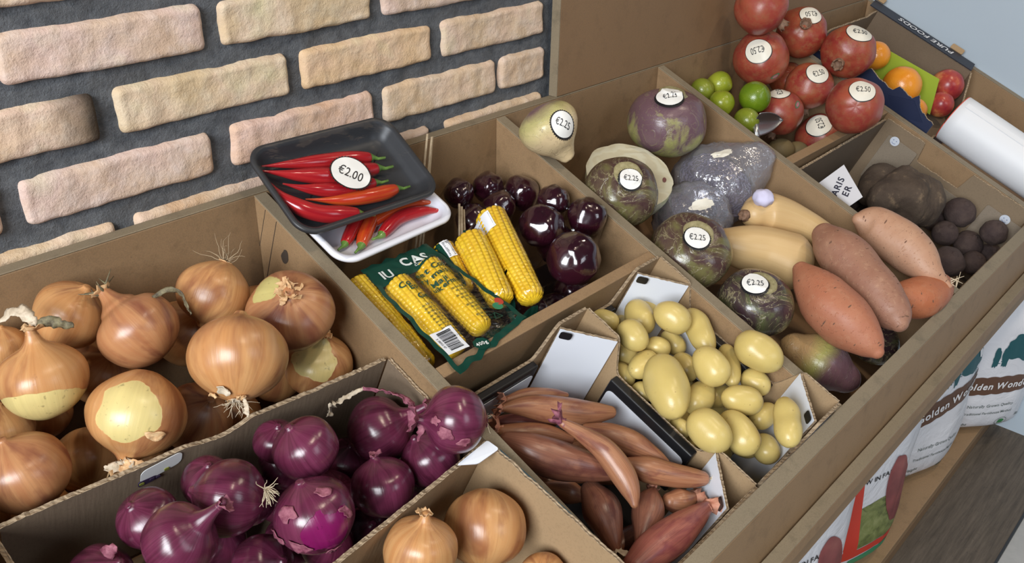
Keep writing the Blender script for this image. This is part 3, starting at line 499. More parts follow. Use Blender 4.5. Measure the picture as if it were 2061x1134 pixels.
 'pb03': {"k":"potato","p":[[0.6038,0.3877,-0.1576,0.0097],[0.5986,0.393,-0.1576,0.0174],[0.5935,0.3984,-0.1576,0.0192],[0.5884,0.4037,-0.1576,0.0172],[0.5833,0.4089,-0.1576,0.0095]],"a":[0.128,-0.525,0.842]},
 'pb04': {"k":"potato","p":[[0.6393,0.4229,-0.1542,0.0097],[0.6381,0.4289,-0.1542,0.0175],[0.6369,0.4348,-0.1542,0.0194],[0.6358,0.4407,-0.1542,0.0174],[0.6346,0.4466,-0.1542,0.0096]],"a":[0.128,-0.525,0.842]},
 'pb05': {"k":"potato","p":[[0.6339,0.4502,-0.12,0.0094],[0.6347,0.4558,-0.12,0.017],[0.6356,0.4613,-0.12,0.0188],[0.6364,0.4668,-0.12,0.0169],[0.6373,0.4723,-0.12,0.0094]],"a":[0.128,-0.525,0.842]},
 'pb06': {"k":"potato","p":[[0.5677,0.4256,-0.161,0.0094],[0.563,0.4308,-0.161,0.0169],[0.5584,0.4359,-0.161,0.0187],[0.5538,0.441,-0.161,0.0167],[0.5493,0.4461,-0.161,0.0092]],"a":[0.128,-0.525,0.842]},
 'pb07': {"k":"potato","p":[[0.5769,0.4673,-0.1337,0.0092],[0.571,0.4644,-0.1337,0.0165],[0.5651,0.4614,-0.1337,0.0183],[0.5592,0.4585,-0.1337,0.0164],[0.5534,0.4555,-0.1337,0.0091]],"a":[0.128,-0.525,0.842]},
 'pb08': {"k":"potato","p":[[0.6452,0.4839,-0.161,0.0096],[0.6371,0.4863,-0.161,0.0172],[0.6291,0.4887,-0.161,0.019],[0.6211,0.491,-0.161,0.017],[0.6132,0.4933,-0.161,0.0094]],"a":[0.128,-0.525,0.842]},
 'pb09': {"k":"potato","p":[[0.6465,0.5195,-0.1132,0.0092],[0.6389,0.5225,-0.1132,0.0165],[0.6314,0.5255,-0.1132,0.0183],[0.624,0.5284,-0.1132,0.0164],[0.6166,0.5313,-0.1132,0.009]],"a":[0.128,-0.525,0.842]},
 'pb10': {"k":"potato","p":[[0.5576,0.5001,-0.161,0.0091],[0.5503,0.4991,-0.161,0.0163],[0.543,0.4982,-0.161,0.0181],[0.5358,0.4973,-0.161,0.0162],[0.5287,0.4963,-0.161,0.009]],"a":[0.128,-0.525,0.842]},
 'pb11': {"k":"potato","p":[[0.6122,0.5253,-0.161,0.0093],[0.6045,0.5242,-0.161,0.0166],[0.5969,0.5231,-0.161,0.0184],[0.5894,0.522,-0.161,0.0165],[0.5819,0.5209,-0.161,0.0091]],"a":[0.128,-0.525,0.842]},
 'pb12': {"k":"potato","p":[[0.6458,0.5572,-0.1576,0.0093],[0.6387,0.5548,-0.1576,0.0167],[0.6317,0.5524,-0.1576,0.0185],[0.6247,0.55,-0.1576,0.0166],[0.6177,0.5476,-0.1576,0.0092]],"a":[0.128,-0.525,0.842]},
 'pb13': {"k":"potato","p":[[0.6048,0.374,-0.1234,0.0077],[0.6082,0.3775,-0.1234,0.0138],[0.6116,0.381,-0.1234,0.0153],[0.6151,0.3845,-0.1234,0.0138],[0.6185,0.388,-0.1234,0.0077]],"a":[0.128,-0.525,0.842]},
 'tb00': {"k":"beet","p":[[1.408,0.3531,-0.1508,0.0288]],"a":[0.128,-0.525,0.842]},
 'tb01': {"k":"beet","p":[[1.4708,0.3821,-0.1439,0.029]],"a":[0.128,-0.525,0.842]},
 'tb02': {"k":"beet","p":[[1.4733,0.4441,-0.1063,0.0281]],"a":[0.128,-0.525,0.842]},
 'tb03': {"k":"beet","p":[[1.3319,0.3962,-0.1508,0.0277]],"a":[0.128,-0.525,0.842]},
 'tb04': {"k":"beet","p":[[1.3928,0.4367,-0.1508,0.028]],"a":[0.128,-0.525,0.842]},
 'tb05': {"k":"beet","p":[[1.442,0.4631,-0.1474,0.0282]],"a":[0.128,-0.525,0.842]},
 'tb06': {"k":"beet","p":[[1.2245,0.4502,-0.1508,0.0263]],"a":[0.128,-0.525,0.842]},
 'tb07': {"k":"beet","p":[[1.3039,0.4706,-0.1508,0.0269]],"a":[0.128,-0.525,0.842]},
}
# ---------------------------------------------------------------- organic bodies
def set_attr(me, name, vals, dim=3):
    if dim == 3:
        a = me.attributes.new(name, 'FLOAT_VECTOR', 'POINT'); a.data.foreach_set('vector', [c for v in vals for c in v])
    elif dim == 1:
        a = me.attributes.new(name, 'FLOAT', 'POINT'); a.data.foreach_set('value', list(vals))
    else:
        a = me.color_attributes.new(name, 'FLOAT_COLOR', 'POINT'); a.data.foreach_set('color', [c for v in vals for c in (v[0], v[1], v[2], 1)])
def axis_rot(ax, roll=0.0):
    ax = Vector(ax).normalized(); q = Vector((0, 0, 1)).rotation_difference(ax)
    return (q @ Quaternion((0, 0, 1), roll))
def catm(pts, n):
    """dense resample of a polyline of tuples"""
    out = []; m = len(pts)
    for i in range(n):
        t = i / (n - 1) * (m - 1); k = min(int(t), m - 2); u = t - k
        p0, p1, p2, p3 = pts[max(k - 1, 0)], pts[k], pts[k + 1], pts[min(k + 2, m - 1)]
        out.append(tuple(.5 * ((2 * b) + (-a + c) * u + (2 * a - 5 * b + 4 * c - d) * u * u + (-a + 3 * b - 3 * c + d) * u ** 3) for a, b, c, d in zip(p0, p1, p2, p3)))
    return out
def lathe_body(profile, R, seg=56, rings=48, seed=0, lump=.02, lumps=1.6, fine=.004, ridge=0, ridge_amp=0.0, squash=(1, 1)):
    """profile: (radius, z) pairs from the bottom pole to the top pole, unit sized; local z is the stem axis"""
    pr = catm([(max(a, 0), b) for a, b in profile], rings); vs = []; uv = []; sd = Vector((seed * 3.7, seed * 1.3, seed * 7.1))
    for j, (r, z) in enumerate(pr):
        for i in range(seg):
            a = 2 * pi * i / seg; c, s_ = cos(a), sin(a); r_ = max(r, .0008)
            d = Vector((c * r_, s_ * r_, z)); k = 1 + lump * noise.noise(d * lumps + sd) * 2 + fine * noise.noise(d * 9 + sd) * 2
            if ridge: k += ridge_amp * (abs(sin(a * ridge / 2 + .8 * noise.noise(d + sd))) - .5) * min(1, r * 1.6)
            vs.append((d.x * k * R * squash[0], d.y * k * R * squash[1], d.z * k * R)); uv.append((c, s_, j / (rings - 1)))
    fs = [(j * seg + i, j * seg + (i + 1) % seg, (j + 1) * seg + (i + 1) % seg, (j + 1) * seg + i) for j in range(rings - 1) for i in range(seg)]
    fs.append(tuple(range(seg))[::-1]); fs.append(tuple((rings - 1) * seg + i for i in range(seg)))
    return vs, fs, uv
def place_body(name, vs, fs, uv, mat, loc, quat, parent=None):
    me = mesh(name, vs, fs, True); set_attr(me, 'uvw', uv)
    o = new_obj(name, me, parent, [mat]); o.rotation_mode = 'QUATERNION'; o.rotation_quaternion = quat; o.location = loc
    return o
def child_mesh(name, vs, fs, mats, parent, smooth=True, mi=None, solid=0):
    me = mesh(name, vs, fs, smooth, mi); o = new_obj(name, me, parent, mats if isinstance(mats, (list, tuple)) else [mats])
    if solid: s = o.modifiers.new('thickness', 'SOLIDIFY'); s.thickness = solid; s.offset = 0
    return o
def sphere_profile(h=1.0, n=14, p=1.0):
    return [(max(0, sin(pi * i / (n - 1))) ** p, -cos(pi * i / (n - 1)) * h) for i in range(n)]
def loft_body(pr, seg=36, rings=46, seed=0, lump=.03, lumps=30, fine=.006, flat=1.0, blunt=1.0):
    """pr: list of (Vector, radius). returns world verts, faces, uvw and origin"""
    P = catm([(*p, r) for p, r in pr], rings)
    pts = [Vector(q[:3]) for q in P]; rad = [max(q[3], .0006) for q in P]
    # rounded ends
    d0 = (pts[0] - pts[1]).normalized(); d1 = (pts[-1] - pts[-2]).normalized(); e = 6
    a_ = [(pts[0] + d0 * rad[0] * blunt * sin(pi / 2 * k / e), rad[0] * cos(pi / 2 * k / e)) for k in range(e, 0, -1)]
    b_ = [(pts[-1] + d1 * rad[-1] * blunt * sin(pi / 2 * k / e), rad[-1] * cos(pi / 2 * k / e)) for k in range(1, e + 1)]
    pts = [q[0] for q in a_] + pts + [q[0] for q in b_]; rad = [max(q[1], .0003) for q in a_] + rad + [max(q[1], .0003) for q in b_]
    for _ in range(3):
        rad = [rad[0]] + [(rad[i - 1] + 2 * rad[i] + rad[i + 1]) / 4 for i in range(1, len(rad) - 1)] + [rad[-1]]
        pts = [pts[0]] + [(pts[i - 1] + pts[i] * 2 + pts[i + 1]) / 4 for i in range(1, len(pts) - 1)] + [pts[-1]]
    n = len(pts); T = [(pts[min(i + 1, n - 1)] - pts[max(i - 1, 0)]).normalized() for i in range(n)]
    up = NN - NN.dot(T[0]) * T[0]
    if up.length < .2: up = XX - XX.dot(T[0]) * T[0]
    up.normalize(); org = sum(pts, Vector()) / n; vs = []; uv = []; sd = Vector((seed * 2.1, seed * 5.3, seed)); L = 0
    for i in range(n):
        up = (up - up.dot(T[i]) * T[i]).normalized(); sde = T[i].cross(up)
        if i: L += (pts[i] - pts[i - 1]).length
        for j in range(seg):
            a = 2 * pi * j / seg; off = up * cos(a) * flat + sde * sin(a); q = pts[i] + off * rad[i]
            k = 1 + lump * 2 * noise.noise(q * lumps + sd) + fine * 2 * noise.noise(q * 160 + sd)
            vs.append(pts[i] + off * rad[i] * k - org); uv.append((cos(a), sin(a), L * 12))
    m = uv[-1][2]
    fs = [(j * seg + i, j * seg + (i + 1) % seg, (j + 1) * seg + (i + 1) % seg, (j + 1) * seg + i) for j in range(n - 1) for i in range(seg)]
    fs = [f[::-1] for f in fs]
    fs.append(tuple(range(seg))); fs.append(tuple((n - 1) * seg + i for i in range(seg))[::-1])
    return vs, fs, uv, org
# ---------------------------------------------------------------- lettering and stickers
def glyphs(txt, size, offset=0.0, shear=0.0, align='CENTER', space=1.0):
    vs = []; fs = []; x = 0.0
    for ch in txt:
        if ch == ' ': x += .30 * size; continue
        v, f = glyph1(ch, size, offset, shear); x0 = min(q.x for q in v); x1 = max(q.x for q in v); k = len(vs)
        vs += [Vector((q.x - x0 + x, q.y, 0)) for q in v]; fs += [tuple(i + k for i in t) for t in f]; x += (x1 - x0) + .075 * size * space
    w = x - .075 * size
    return [Vector((q.x - w / 2, q.y, 0)) for q in vs], fs
GL = {}
def glyph1(txt, size, offset=0.0, shear=0.0, align='LEFT', space=1.0):
    key = (txt, size, offset, shear)
    if key in GL: return GL[key]
    GL[key] = glyph0(txt, size, offset, shear); return GL[key]
def glyph0(txt, size, offset=0.0, shear=0.0, align='LEFT', space=1.0):
    c = bpy.data.curves.new('t', 'FONT'); c.body = txt; c.size = size; c.align_x = align; c.align_y = 'TOP_BASELINE'; c.offset = offset; c.shear = shear; c.space_character = space
    c.resolution_u = 3
    o = bpy.data.objects.new('t', c); COL.objects.link(o); dg = bpy.context.evaluated_depsgraph_get()
    me = bpy.data.meshes.new_from_object(o.evaluated_get(dg)); vs = [v.co - Vector((0, .36 * size, 0)) for v in me.vertices]; fs = [tuple(p.vertices) for p in me.polygons]
    bpy.data.objects.remove(o); bpy.data.curves.remove(c); bpy.data.meshes.remove(me); return vs, fs
def bvh_of(o):
    M = o.matrix_basis if o.parent is None else o.parent.matrix_basis @ o.matrix_basis
    return BVHTree.FromPolygons([M @ v.co for v in o.data.vertices], [tuple(p.vertices) for p in o.data.polygons])
class Wrap:
    """lays flat shapes on a body: plane at world point c, outward normal h, up u"""
    def __init__(s, tree, c, h, u, reach=.08):
        s.t = tree; s.h = Vector(h).normalized(); s.u = (Vector(u) - Vector(u).dot(s.h) * s.h).normalized(); s.r = s.u.cross(s.h); s.c = Vector(c); s.reach = reach
    def __call__(s, a, b, off):
        o = s.c + s.r * a + s.u * b + s.h * s.reach
        loc, nor, i, d = s.t.ray_cast(o, -s.h, s.reach * 2.2)
        if loc is None: return s.c + s.r * a + s.u * b + s.h * (off - .002)
        return loc + s.h * off
def wrapped(name, shp, w, off, mats, parent, mi=None):
    vs, fs = shp; PM = parent.matrix_basis if parent.parent is None else parent.parent.matrix_basis @ parent.matrix_basis
    inv = PM.inverted(); return child_mesh(name, [inv @ w(v[0], v[1], off) for v in vs], fs, mats, parent, True, mi)
def disc(r, seg=44, rings=6, sx=1.0, tooth=0.0, r0=0.0):
    vs = [(0, 0)] if r0 == 0 else []; fs = []; k0 = len(vs)
    for j in range(1 if r0 == 0 else 0, rings + 1):
        for i in range(seg):
            a = 2 * pi * i / seg; rr = r0 + (r - r0) * j / rings
            if j == rings and tooth: rr += tooth * (1 if i % 2 else -1)
            vs.append((cos(a) * rr * sx, sin(a) * rr))
    rows = rings if r0 == 0 else rings + 1
    for j in range(rows - 1):
        for i in range(seg): fs.append((k0 + j * seg + i, k0 + j * seg + (i + 1) % seg, k0 + (j + 1) * seg + (i + 1) % seg, k0 + (j + 1) * seg + i)[::-1])
    if r0 == 0:
        for i in range(seg): fs.append((0, k0 + i, k0 + (i + 1) % seg))
    return vs, fs
STICK = plain('white_sticker_paper', (.80, .79, .76), .45); INK = plain('black_ink', (.012, .012, .014), .4)
CREAM_STICK = plain('cream_sticker_paper', (.76, .72, .62), .45)
def price_sticker(body, tree, c, h, r, up, txt, style, lift=0.0):
    w = Wrap(tree, c, h, up, r * 2.2)
    if style == 'toothed': back = disc(r * 1.0, 72, 5, 1, r * .035)
    elif style == 'ring': back = disc(r * 1.0, 56, 5, 1.12)
    else: back = disc(r, 48, 5, 1.1)
    sx = {'toothed': 1.0, 'ring': 1.12, 'plain': 1.1}[style]
    s = wrapped('price_sticker', back, w, .0007 + lift, [INK], body)
    s['label'] = 'round white price sticker reading ' + txt
    wrapped('sticker_face', disc(r * (.89 if style != 'plain' else .955), 48, 5, sx), w, .0011 + lift * 1.5, [STICK if style != 'plain' else CREAM_STICK], s)
    k = r * .62 if style != 'ring' else r * .56
    g_, f_ = glyphs(txt, k, 0.0, 0, space=1.2); g_ = [(v.x * .80, v.y * 1.2) for v in g_]; wrapped('price_lettering', (g_, f_), w, .0017 + lift * 1.5, [INK], s)
    return s
# ---------------------------------------------------------------- produce materials
def uvw(t, sx=1, sz=1, rnd=True):
    a = t.attr('uvw'); m = t.n('ShaderNodeMapping'); t.l(a.outputs['Vector'], m.inputs[0]); m.inputs['Scale'].default_value = (sx, sx, sz)
    if rnd:
        oi = t.n('ShaderNodeObjectInfo'); mu = t.math('MULTIPLY', oi.outputs['Random'], 40.0); cb = t.n('ShaderNodeCombineXYZ')
        for i in range(3): t.l(mu, cb.inputs[i])
        t.l(cb.outputs[0], m.inputs['Location'])
    return m.outputs[0]
def m_onion(name, base, light, dark, flesh, rough=.32, streak=.16, coat=.06):
    t = NT(name); v1 = uvw(t, 4, .8); v2 = uvw(t, 15, .9); v3 = uvw(t, 1.1, 2.2)
    s1 = t.noise(v1, 1.0, 3, .6); s2 = t.noise(v2, 1.0, 4, .7); big = t.noise(v3, 1.0, 4, .55, .6); ob = t.noise(t.coord('Object'), 60, 4, .7)
    c = t.mix(t.ramp(s1, [(.25, 0), (.75, 1)]), base, light); c = t.mix(t.ramp(big, [(.50, 0), (.66, .8)]), c, dark)
    c = t.mix(t.math('MULTIPLY', t.ramp(s2, [(.52, 0), (.62, 1)]), streak), c, tuple(q * .55 for q in base))
    c = t.mix(t.ramp(ob, [(.66, 0), (.78, .4)]), c, tuple(q * .35 for q in dark))
    pe = t.attr('peel'); fl = t.mix(t.ramp(s1, [(.3, 0), (.7, 1)]), flesh, tuple(min(1, q * .8) for q in flesh))
    fl = t.mix(t.ramp(t.noise(t.coord('Object'), 170, 3, .6), [(.62, 0), (.70, .55)]), fl, tuple(q * .3 for q in flesh))
    c = t.mix(t.ramp(pe.outputs['Fac'], [(.48, 0), (.52, 1)]), c, fl)
    h = t.math('ADD', s2, t.math('MULTIPLY', t.ramp(pe.outputs['Fac'], [(.47, 1), (.53, 0)]), 1.2))
    t.color(c).bump(h, .22, .0008); t.set(Roughness=rough); t.b.inputs['Coat Weight'].default_value = coat; t.b.inputs['Coat Roughness'].default_value = .22
    t.b.inputs['Subsurface Weight'].default_value = .04; t.b.inputs['Subsurface Radius'].default_value = (.01, .004, .002)
    return t.m
YOND = m_onion('brown_onion_skin', (.34, .130, .055), (.47, .235, .105), (.17, .048, .032), (.56, .48, .18)); YON = m_onion('yellow_onion_skin', (.46, .200, .070), (.58, .320, .135), (.25, .085, .038), (.66, .53, .22))
RON = m_onion('red_onion_skin', (.078, .010, .029), (.160, .031, .072), (.040, .006, .015), (.19, .008, .085), .24, .35, .3)
SHAD = m_onion('dark_shallot_skin', (.19, .068, .042), (.30, .13, .08), (.11, .034, .030), (.50, .28, .22), .32, .6); SHA = m_onion('shallot_skin', (.30, .118, .058), (.42, .20, .105), (.19, .058, .042), (.50, .28, .22), .34, .6)
SHAP = m_onion('purple_shallot_skin', (.30, .085, .065), (.40, .14, .10), (.20, .045, .05), (.45, .16, .17), .34, .6)
def m_paper(name, a_, b_, rough=.7):
    t = NT(name); v = t.coord('Object'); n_ = t.noise(v, 140, 5, .7); w = t.noise(t.coord('Object', (1, 1, .15)), 300, 2)
    t.color(t.mix(t.ramp(n_, [(.35, 0), (.65, 1)]), a_, b_)).bump(w, .4, .0008); t.set(Roughness=rough); return t.m
DRY = m_paper('dry_onion_paper', (.50, .27, .12), (.70, .48, .26)); DRYR = m_paper('dry_red_onion_paper', (.16, .03, .06), (.34, .12, .16))
DRYP = m_paper('pale_dry_stalk', (.42, .34, .24), (.62, .52, .40)); DRYD = m_paper('dark_withered_stalk', (.05, .035, .022), (.20, .17, .09))
DRYS = m_paper('dry_shallot_tip', (.46, .17, .11), (.58, .30, .20)); ROOT = plain('dry_root_fibre', (.36, .27, .17), .8); ROOTP = plain('pale_root_fibre', (.58, .48, .34), .8)
def m_potato(name, a_, b_, spot, rough=.38, bs=.25, spots=.7):
    t = NT(name); v = t.coord('Object'); r_ = t.n('ShaderNodeObjectInfo').outputs['Random']
    n1 = t.noise(v, 22, 4, .6); n2 = t.noise(v, 90, 5, .7); sp = t.vor(v, 70); f = t.noise(v, 500, 3)
    c = t.mix(n1, a_, b_); c = t.mix(t.math('MULTIPLY', t.ramp(sp, [(.045, 1), (.085, 0)]), spots), c, spot)
    c = t.mix(t.ramp(n2, [(.60, 0), (.78, .45)]), c, spot); c = t.mix(t.math('MULTIPLY', r_, .25), c, tuple(q * .75 for q in a_))
    t.color(c).bump(t.math('ADD', t.math('MULTIPLY', f, .4), n2), bs, .0008); t.set(Roughness=rough)
    t.b.inputs['Subsurface Weight'].default_value = .06; t.b.inputs['Subsurface Radius'].default_value = (.008, .005, .002); return t.m
POT = m_potato('waxy_potato_skin', (.57, .425, .130), (.66, .52, .20), (.36, .24, .09), .33)
def m_sweet(name, a_, b_, sc_=.5):
    t = NT(name); v = t.coord('Object'); n1 = t.noise(v, 26, 5, .65); n2 = t.noise(v, 110, 4, .7)
    st = uvw(t, 1.6, 7); n3 = t.noise(st, 3.2, 3, .6); dk = t.noise(uvw(t, 2.2, 9), 3.5, 2, .5); f = t.noise(v, 420, 3)
    c = t.mix(t.ramp(n1, [(.3, 0), (.7, 1)]), a_, b_); c = t.mix(t.ramp(n2, [(.56, 0), (.75, sc_)]), c, (.50, .30, .19))
    c = t.mix(t.ramp(dk, [(.69, 0), (.74, .75)]), c, (.10, .055, .035))
    h = t.math('SUBTRACT', t.math('MULTIPLY', f, .3), t.ramp(n3, [(.60, 0), (.70, 1)])); t.color(c).bump(h, .45, .0012); t.set(Roughness=.52); return t.m
SWA = m_sweet('orange_sweet_potato_skin', (.38, .132, .070), (.44, .180, .100), .25); SWB = m_sweet('brown_sweet_potato_skin', (.28, .125, .080), (.35, .180, .115), .6)
SWC = m_sweet('pale_sweet_potato_skin', (.43, .225, .135), (.49, .285, .185), .4); SWD = m_sweet('deep_orange_sweet_potato_skin', (.40, .12, .05), (.46, .17, .08), .25)
SPECK = plain('potato_eye', (.16, .08, .05), .8)
def m_squash():
    t = NT('butternut_squash_skin'); v1 = uvw(t, 3, .3); n1 = t.noise(v1, 2, 3); n2 = t.noise(t.coord('Object'), 120, 4, .7)
    c = t.mix(n1, (.56, .36, .155), (.64, .45, .225)); c = t.mix(t.ramp(n2, [(.62, 0), (.8, .35)]), c, (.45, .28, .12)); t.color(c).bump(n1, .15, .002); t.set(Roughness=.42); return t.m
SQU = m_squash()
def m_swede(name, purple=(.135, .062, .088), cream=(.46, .33, .13), green=(.30, .28, .07), cut=.5, wide=.12, rough=.28, mott=.16, scar=.7):
    t = NT(name); a = t.attr('uvw'); z = t.n('ShaderNodeSeparateXYZ'); t.l(a.outputs['Vector'], z.inputs[0]); v = t.coord('Object')
    n1 = t.noise(v, 13, 5, .62, .8); n2 = t.noise(v, 50, 5, .7, 1.5); n3 = t.noise(v, 20, 4, .6, 2.0); f = t.noise(uvw(t, 2, 14), 2, 4)
    zz = t.math('ADD', z.outputs[2], t.math('MULTIPLY', t.math('SUBTRACT', n1, .5), mott * 6))
    m = t.ramp(zz, [(max(0, cut - wide), 0), (min(1, cut + wide), 1)])
    c = t.mix(m, cream, purple); g = t.ramp(t.math('ABSOLUTE', t.math('SUBTRACT', zz, cut)), [(.0, .8), (.17, 0)]); c = t.mix(g, c, green)
    c = t.mix(t.math('MULTIPLY', t.ramp(n3, [(.480, 0), (.50, 1), (.520, 0)]), scar), c, (.31, .265, .15)); c = t.mix(t.ramp(n2, [(.62, 0), (.72, .6)]), c, tuple(q * .45 for q in purple))
    t.color(c).bump(t.math('ADD', t.math('ADD', n2, t.math('MULTIPLY', f, .6)), t.ramp(n3, [(.48, 0), (.5, 1), (.52, 0)])), .35, .0015); t.set(Roughness=rough); t.b.inputs['Coat Weight'].default_value = .25; t.b.inputs['Coat Roughness'].default_value = .25; return t.m
SWE1 = m_swede('turnip_skin', (.17, .085, .11), (.66, .50, .29), (.46, .44, .16), .70, .05, .36, .04, .10)
SWE2 = m_swede('swede_skin', (.145, .080, .098), (.46, .40, .19), (.33, .34, .10), .36, .16, .34, .24, .35)
SWE3 = m_swede('waxed_swede_skin', (.070, .036, .034), (.18, .15, .065), (.15, .14, .05), .45, .30, .22, .34, .7)
SWE4 = m_swede('dark_waxed_swede_skin', (.050, .028, .033), (.13, .13, .07), (.11, .125, .05), .42, .30, .22, .34, .75)
SWE6 = m_swede('two_tone_swede_skin', (.15, .075, .085), (.44, .27, .12), (.36, .36, .09), .42, .07, .36, .04, .12)
CROWN = m_paper('swede_crown', (.24, .21, .10), (.38, .33, .18), .45); CROWND = m_paper('swede_crown_dark_scar', (.06, .03, .035), (.14, .08, .07), .5)
def m_pom():
    t = NT('pomegranate_skin'); v = t.coord('Object'); r_ = t.n('ShaderNodeObjectInfo').outputs['Random']; n1 = t.noise(v, 14, 5, .6, .4); n2 = t.noise(v, 70, 5, .72); n3 = t.noise(v, 320, 3)
    c = t.mix(t.ramp(n1, [(.35, 0), (.65, 1)]), (.23, .018, .018), (.36, .085, .035)); c = t.mix(t.ramp(n2, [(.46, 0), (.64, .7)]), c, (.30, .12, .05))
    c = t.mix(t.math('MULTIPLY', r_, .35), c, (.34, .05, .055)); c = t.mix(t.ramp(t.noise(v, 40, 6, .8), [(.62, 0), (.70, .6)]), c, (.12, .05, .03))
    t.color(c).bump(t.math('ADD', n3, n2), .2, .0008); t.set(Roughness=.36); return t.m
POM = m_pom(); CALYX = m_paper('dry_calyx', (.14, .08, .05), (.28, .16, .10))
def m_citrus(name, a_, b_, rough=.32):
    t = NT(name); v = t.coord('Object'); d = t.vor(v, 420); n1 = t.noise(v, 18, 3)
    t.color(t.mix(t.ramp(n1, [(.35, 0), (.65, 1)]), a_, b_)).bump(d, .25, .0008); t.set(Roughness=rough); t.b.inputs['Coat Weight'].default_value = .2; return t.m
LIM1 = m_citrus('lime_rind_yellow_green', (.22, .28, .015), (.34, .37, .03)); LIM2 = m_citrus('lime_rind_green', (.10, .18, .006), (.17, .25, .012)); LIM3 = m_citrus('lime_rind_olive', (.17, .21, .012), (.24, .28, .03))
ORA = m_citrus('orange_rind', (.78, .26, .012), (.86, .34, .03)); 
def m_nect():
    t = NT('nectarine_skin'); v = t.coord('Object'); n1 = t.noise(v, 22, 4, .6); n2 = t.noise(v, 200, 3)
    c = t.ramp(n1, [(.36, (.28, .02, .03)), (.52, (.42, .06, .04)), (.66, (.70, .30, .10))]); t.color(c); t.set(Roughness=.3); return t.m
NEC = m_nect(); KIW = m_potato('kiwi_skin', (.17, .12, .05), (.22, .16, .07), (.10, .07, .03), .7, .6, .2)
def m_earth(name, a_, b_, hi):
    t = NT(name); v = t.coord('Object'); n1 = t.noise(v, 22, 5, .65); n2 = t.noise(v, 90, 6, .75); n3 = t.noise(v, 45, 4, .6)
    c = t.mix(t.ramp(n1, [(.35, 0), (.65, 1)]), a_, b_); c = t.mix(t.ramp(n3, [(.60, 0), (.72, .7)]), c, hi); t.color(c).bump(n2, .8, .003); t.set(Roughness=.85); return t.m
CEL = m_earth('muddy_celeriac_skin', (.055, .036, .025), (.10, .07, .048), (.24, .165, .10)); BEE = m_earth('raw_beetroot_skin', (.040, .024, .024), (.085, .056, .048), (.11, .08, .065))
def m_cooked():
    t = NT('cooked_beetroot_flesh'); v = t.coord('Object'); n1 = t.noise(v, 30, 4, .6); t.color(t.mix(n1, (.012, .0025, .006), (.045, .006, .014))); t.set(Roughness=.22); t.b.inputs['Coat Weight'].default_value = .8; t.b.inputs['Coat Roughness'].default_value = .06; return t.m
COOK = m_cooked()
def m_film(name, tint=(.95, .97, 1.0), rough=.08, mixf=.18, wrinkle=.6, scale=60, milky=0.0):
    t = NT(name); t.t.nodes.remove(t.b); tr = t.n('ShaderNodeBsdfTransparent'); tr.inputs[0].default_value = (*tint, 1); gl = t.n('ShaderNodeBsdfGlossy'); gl.inputs['Roughness'].default_value = rough
    fr = t.n('ShaderNodeLayerWeight'); fr.inputs[0].default_value = .5; v = t.coord('Object'); n1 = t.noise(v, scale, 3, .5, 1.2); bp = t.n('ShaderNodeBump'); bp.inputs['Strength'].default_value = wrinkle; bp.inputs['Distance'].default_value = .004
    t.l(n1, bp.inputs['Height']); t.l(bp.outputs[0], gl.inputs['Normal']); t.l(bp.outputs[0], fr.inputs['Normal'])
    mx = t.n('ShaderNodeMixShader'); t.l(t.math('ADD', t.math('MULTIPLY', t.math('POWER', fr.outputs['Facing'], 4.0), .8), .045 + mixf * .25, True), mx.inputs[0]); t.l(tr.outputs[0], mx.inputs[1]); t.l(gl.outputs[0], mx.inputs[2]); last = mx.outputs[0]
    if milky:
        df = t.n('ShaderNodeBsdfDiffuse'); df.inputs[0].default_value = (.75, .77, .85, 1); m2 = t.n('ShaderNodeMixShader'); m2.inputs[0].default_value = milky; t.l(last, m2.inputs[1]); t.l(df.outputs[0], m2.inputs[2]); last = m2.outputs[0]
    t.l(last, t.out.inputs[0]); return t.m
FILM = m_film('clear_plastic_film', (.96, .97, 1.0), .10, .25, .55, 85); FILM_BAG = m_film('crumpled_clear_bag', (.93, .93, .98), .16, .55, 1.0, 55, .12)
GREEN_FILM = plain('dark_green_printed_film', (.008, .050, .034), .16); 
def m_corn():
    t = NT('sweetcorn_kernels'); v = t.coord('Object'); n1 = t.noise(v, 40, 3); oi = t.attr('tip')
    c = t.mix(t.ramp(n1, [(.35, 0), (.65, 1)]), (.78, .46, .012), (.88, .60, .04)); c = t.mix(t.ramp(oi.outputs['Fac'], [(.0, .65), (.35, 0)]), c, (.50, .24, .01))
    t.color(c); t.set(Roughness=.25); t.b.inputs['Subsurface Weight'].default_value = .1; t.b.inputs['Subsurface Radius'].default_value = (.006, .003, .001); return t.m
CORN = m_corn()
def m_chilli(name, a_, b_):
    t = NT(name); n1 = t.noise(uvw(t, 1, .4), 2, 3); t.color(t.mix(t.ramp(n1, [(.4, 0), (.6, 1)]), a_, b_)); t.set(Roughness=.2); t.b.inputs['Coat Weight'].default_value = .4; t.b.inputs['Coat Roughness'].default_value = .12; return t.m
CHI = m_chilli('red_chilli_skin', (.34, .006, .012), (.46, .018, .02)); CHO = m_chilli('orange_red_chilli_skin', (.52, .03, .012), (.58, .085, .012)); CSTEM = m_citrus('chilli_stem_green', (.07, .17, .02), (.20, .32, .07))
TRAYB = plain('black_foam_tray', (.030, .031, .034), .42); TRAYW = plain('white_foam_tray', (.74, .74, .80), .45)
WOODST = m_paper('bamboo_stick', (.36, .27, .17), (.52, .42, .29), .6)
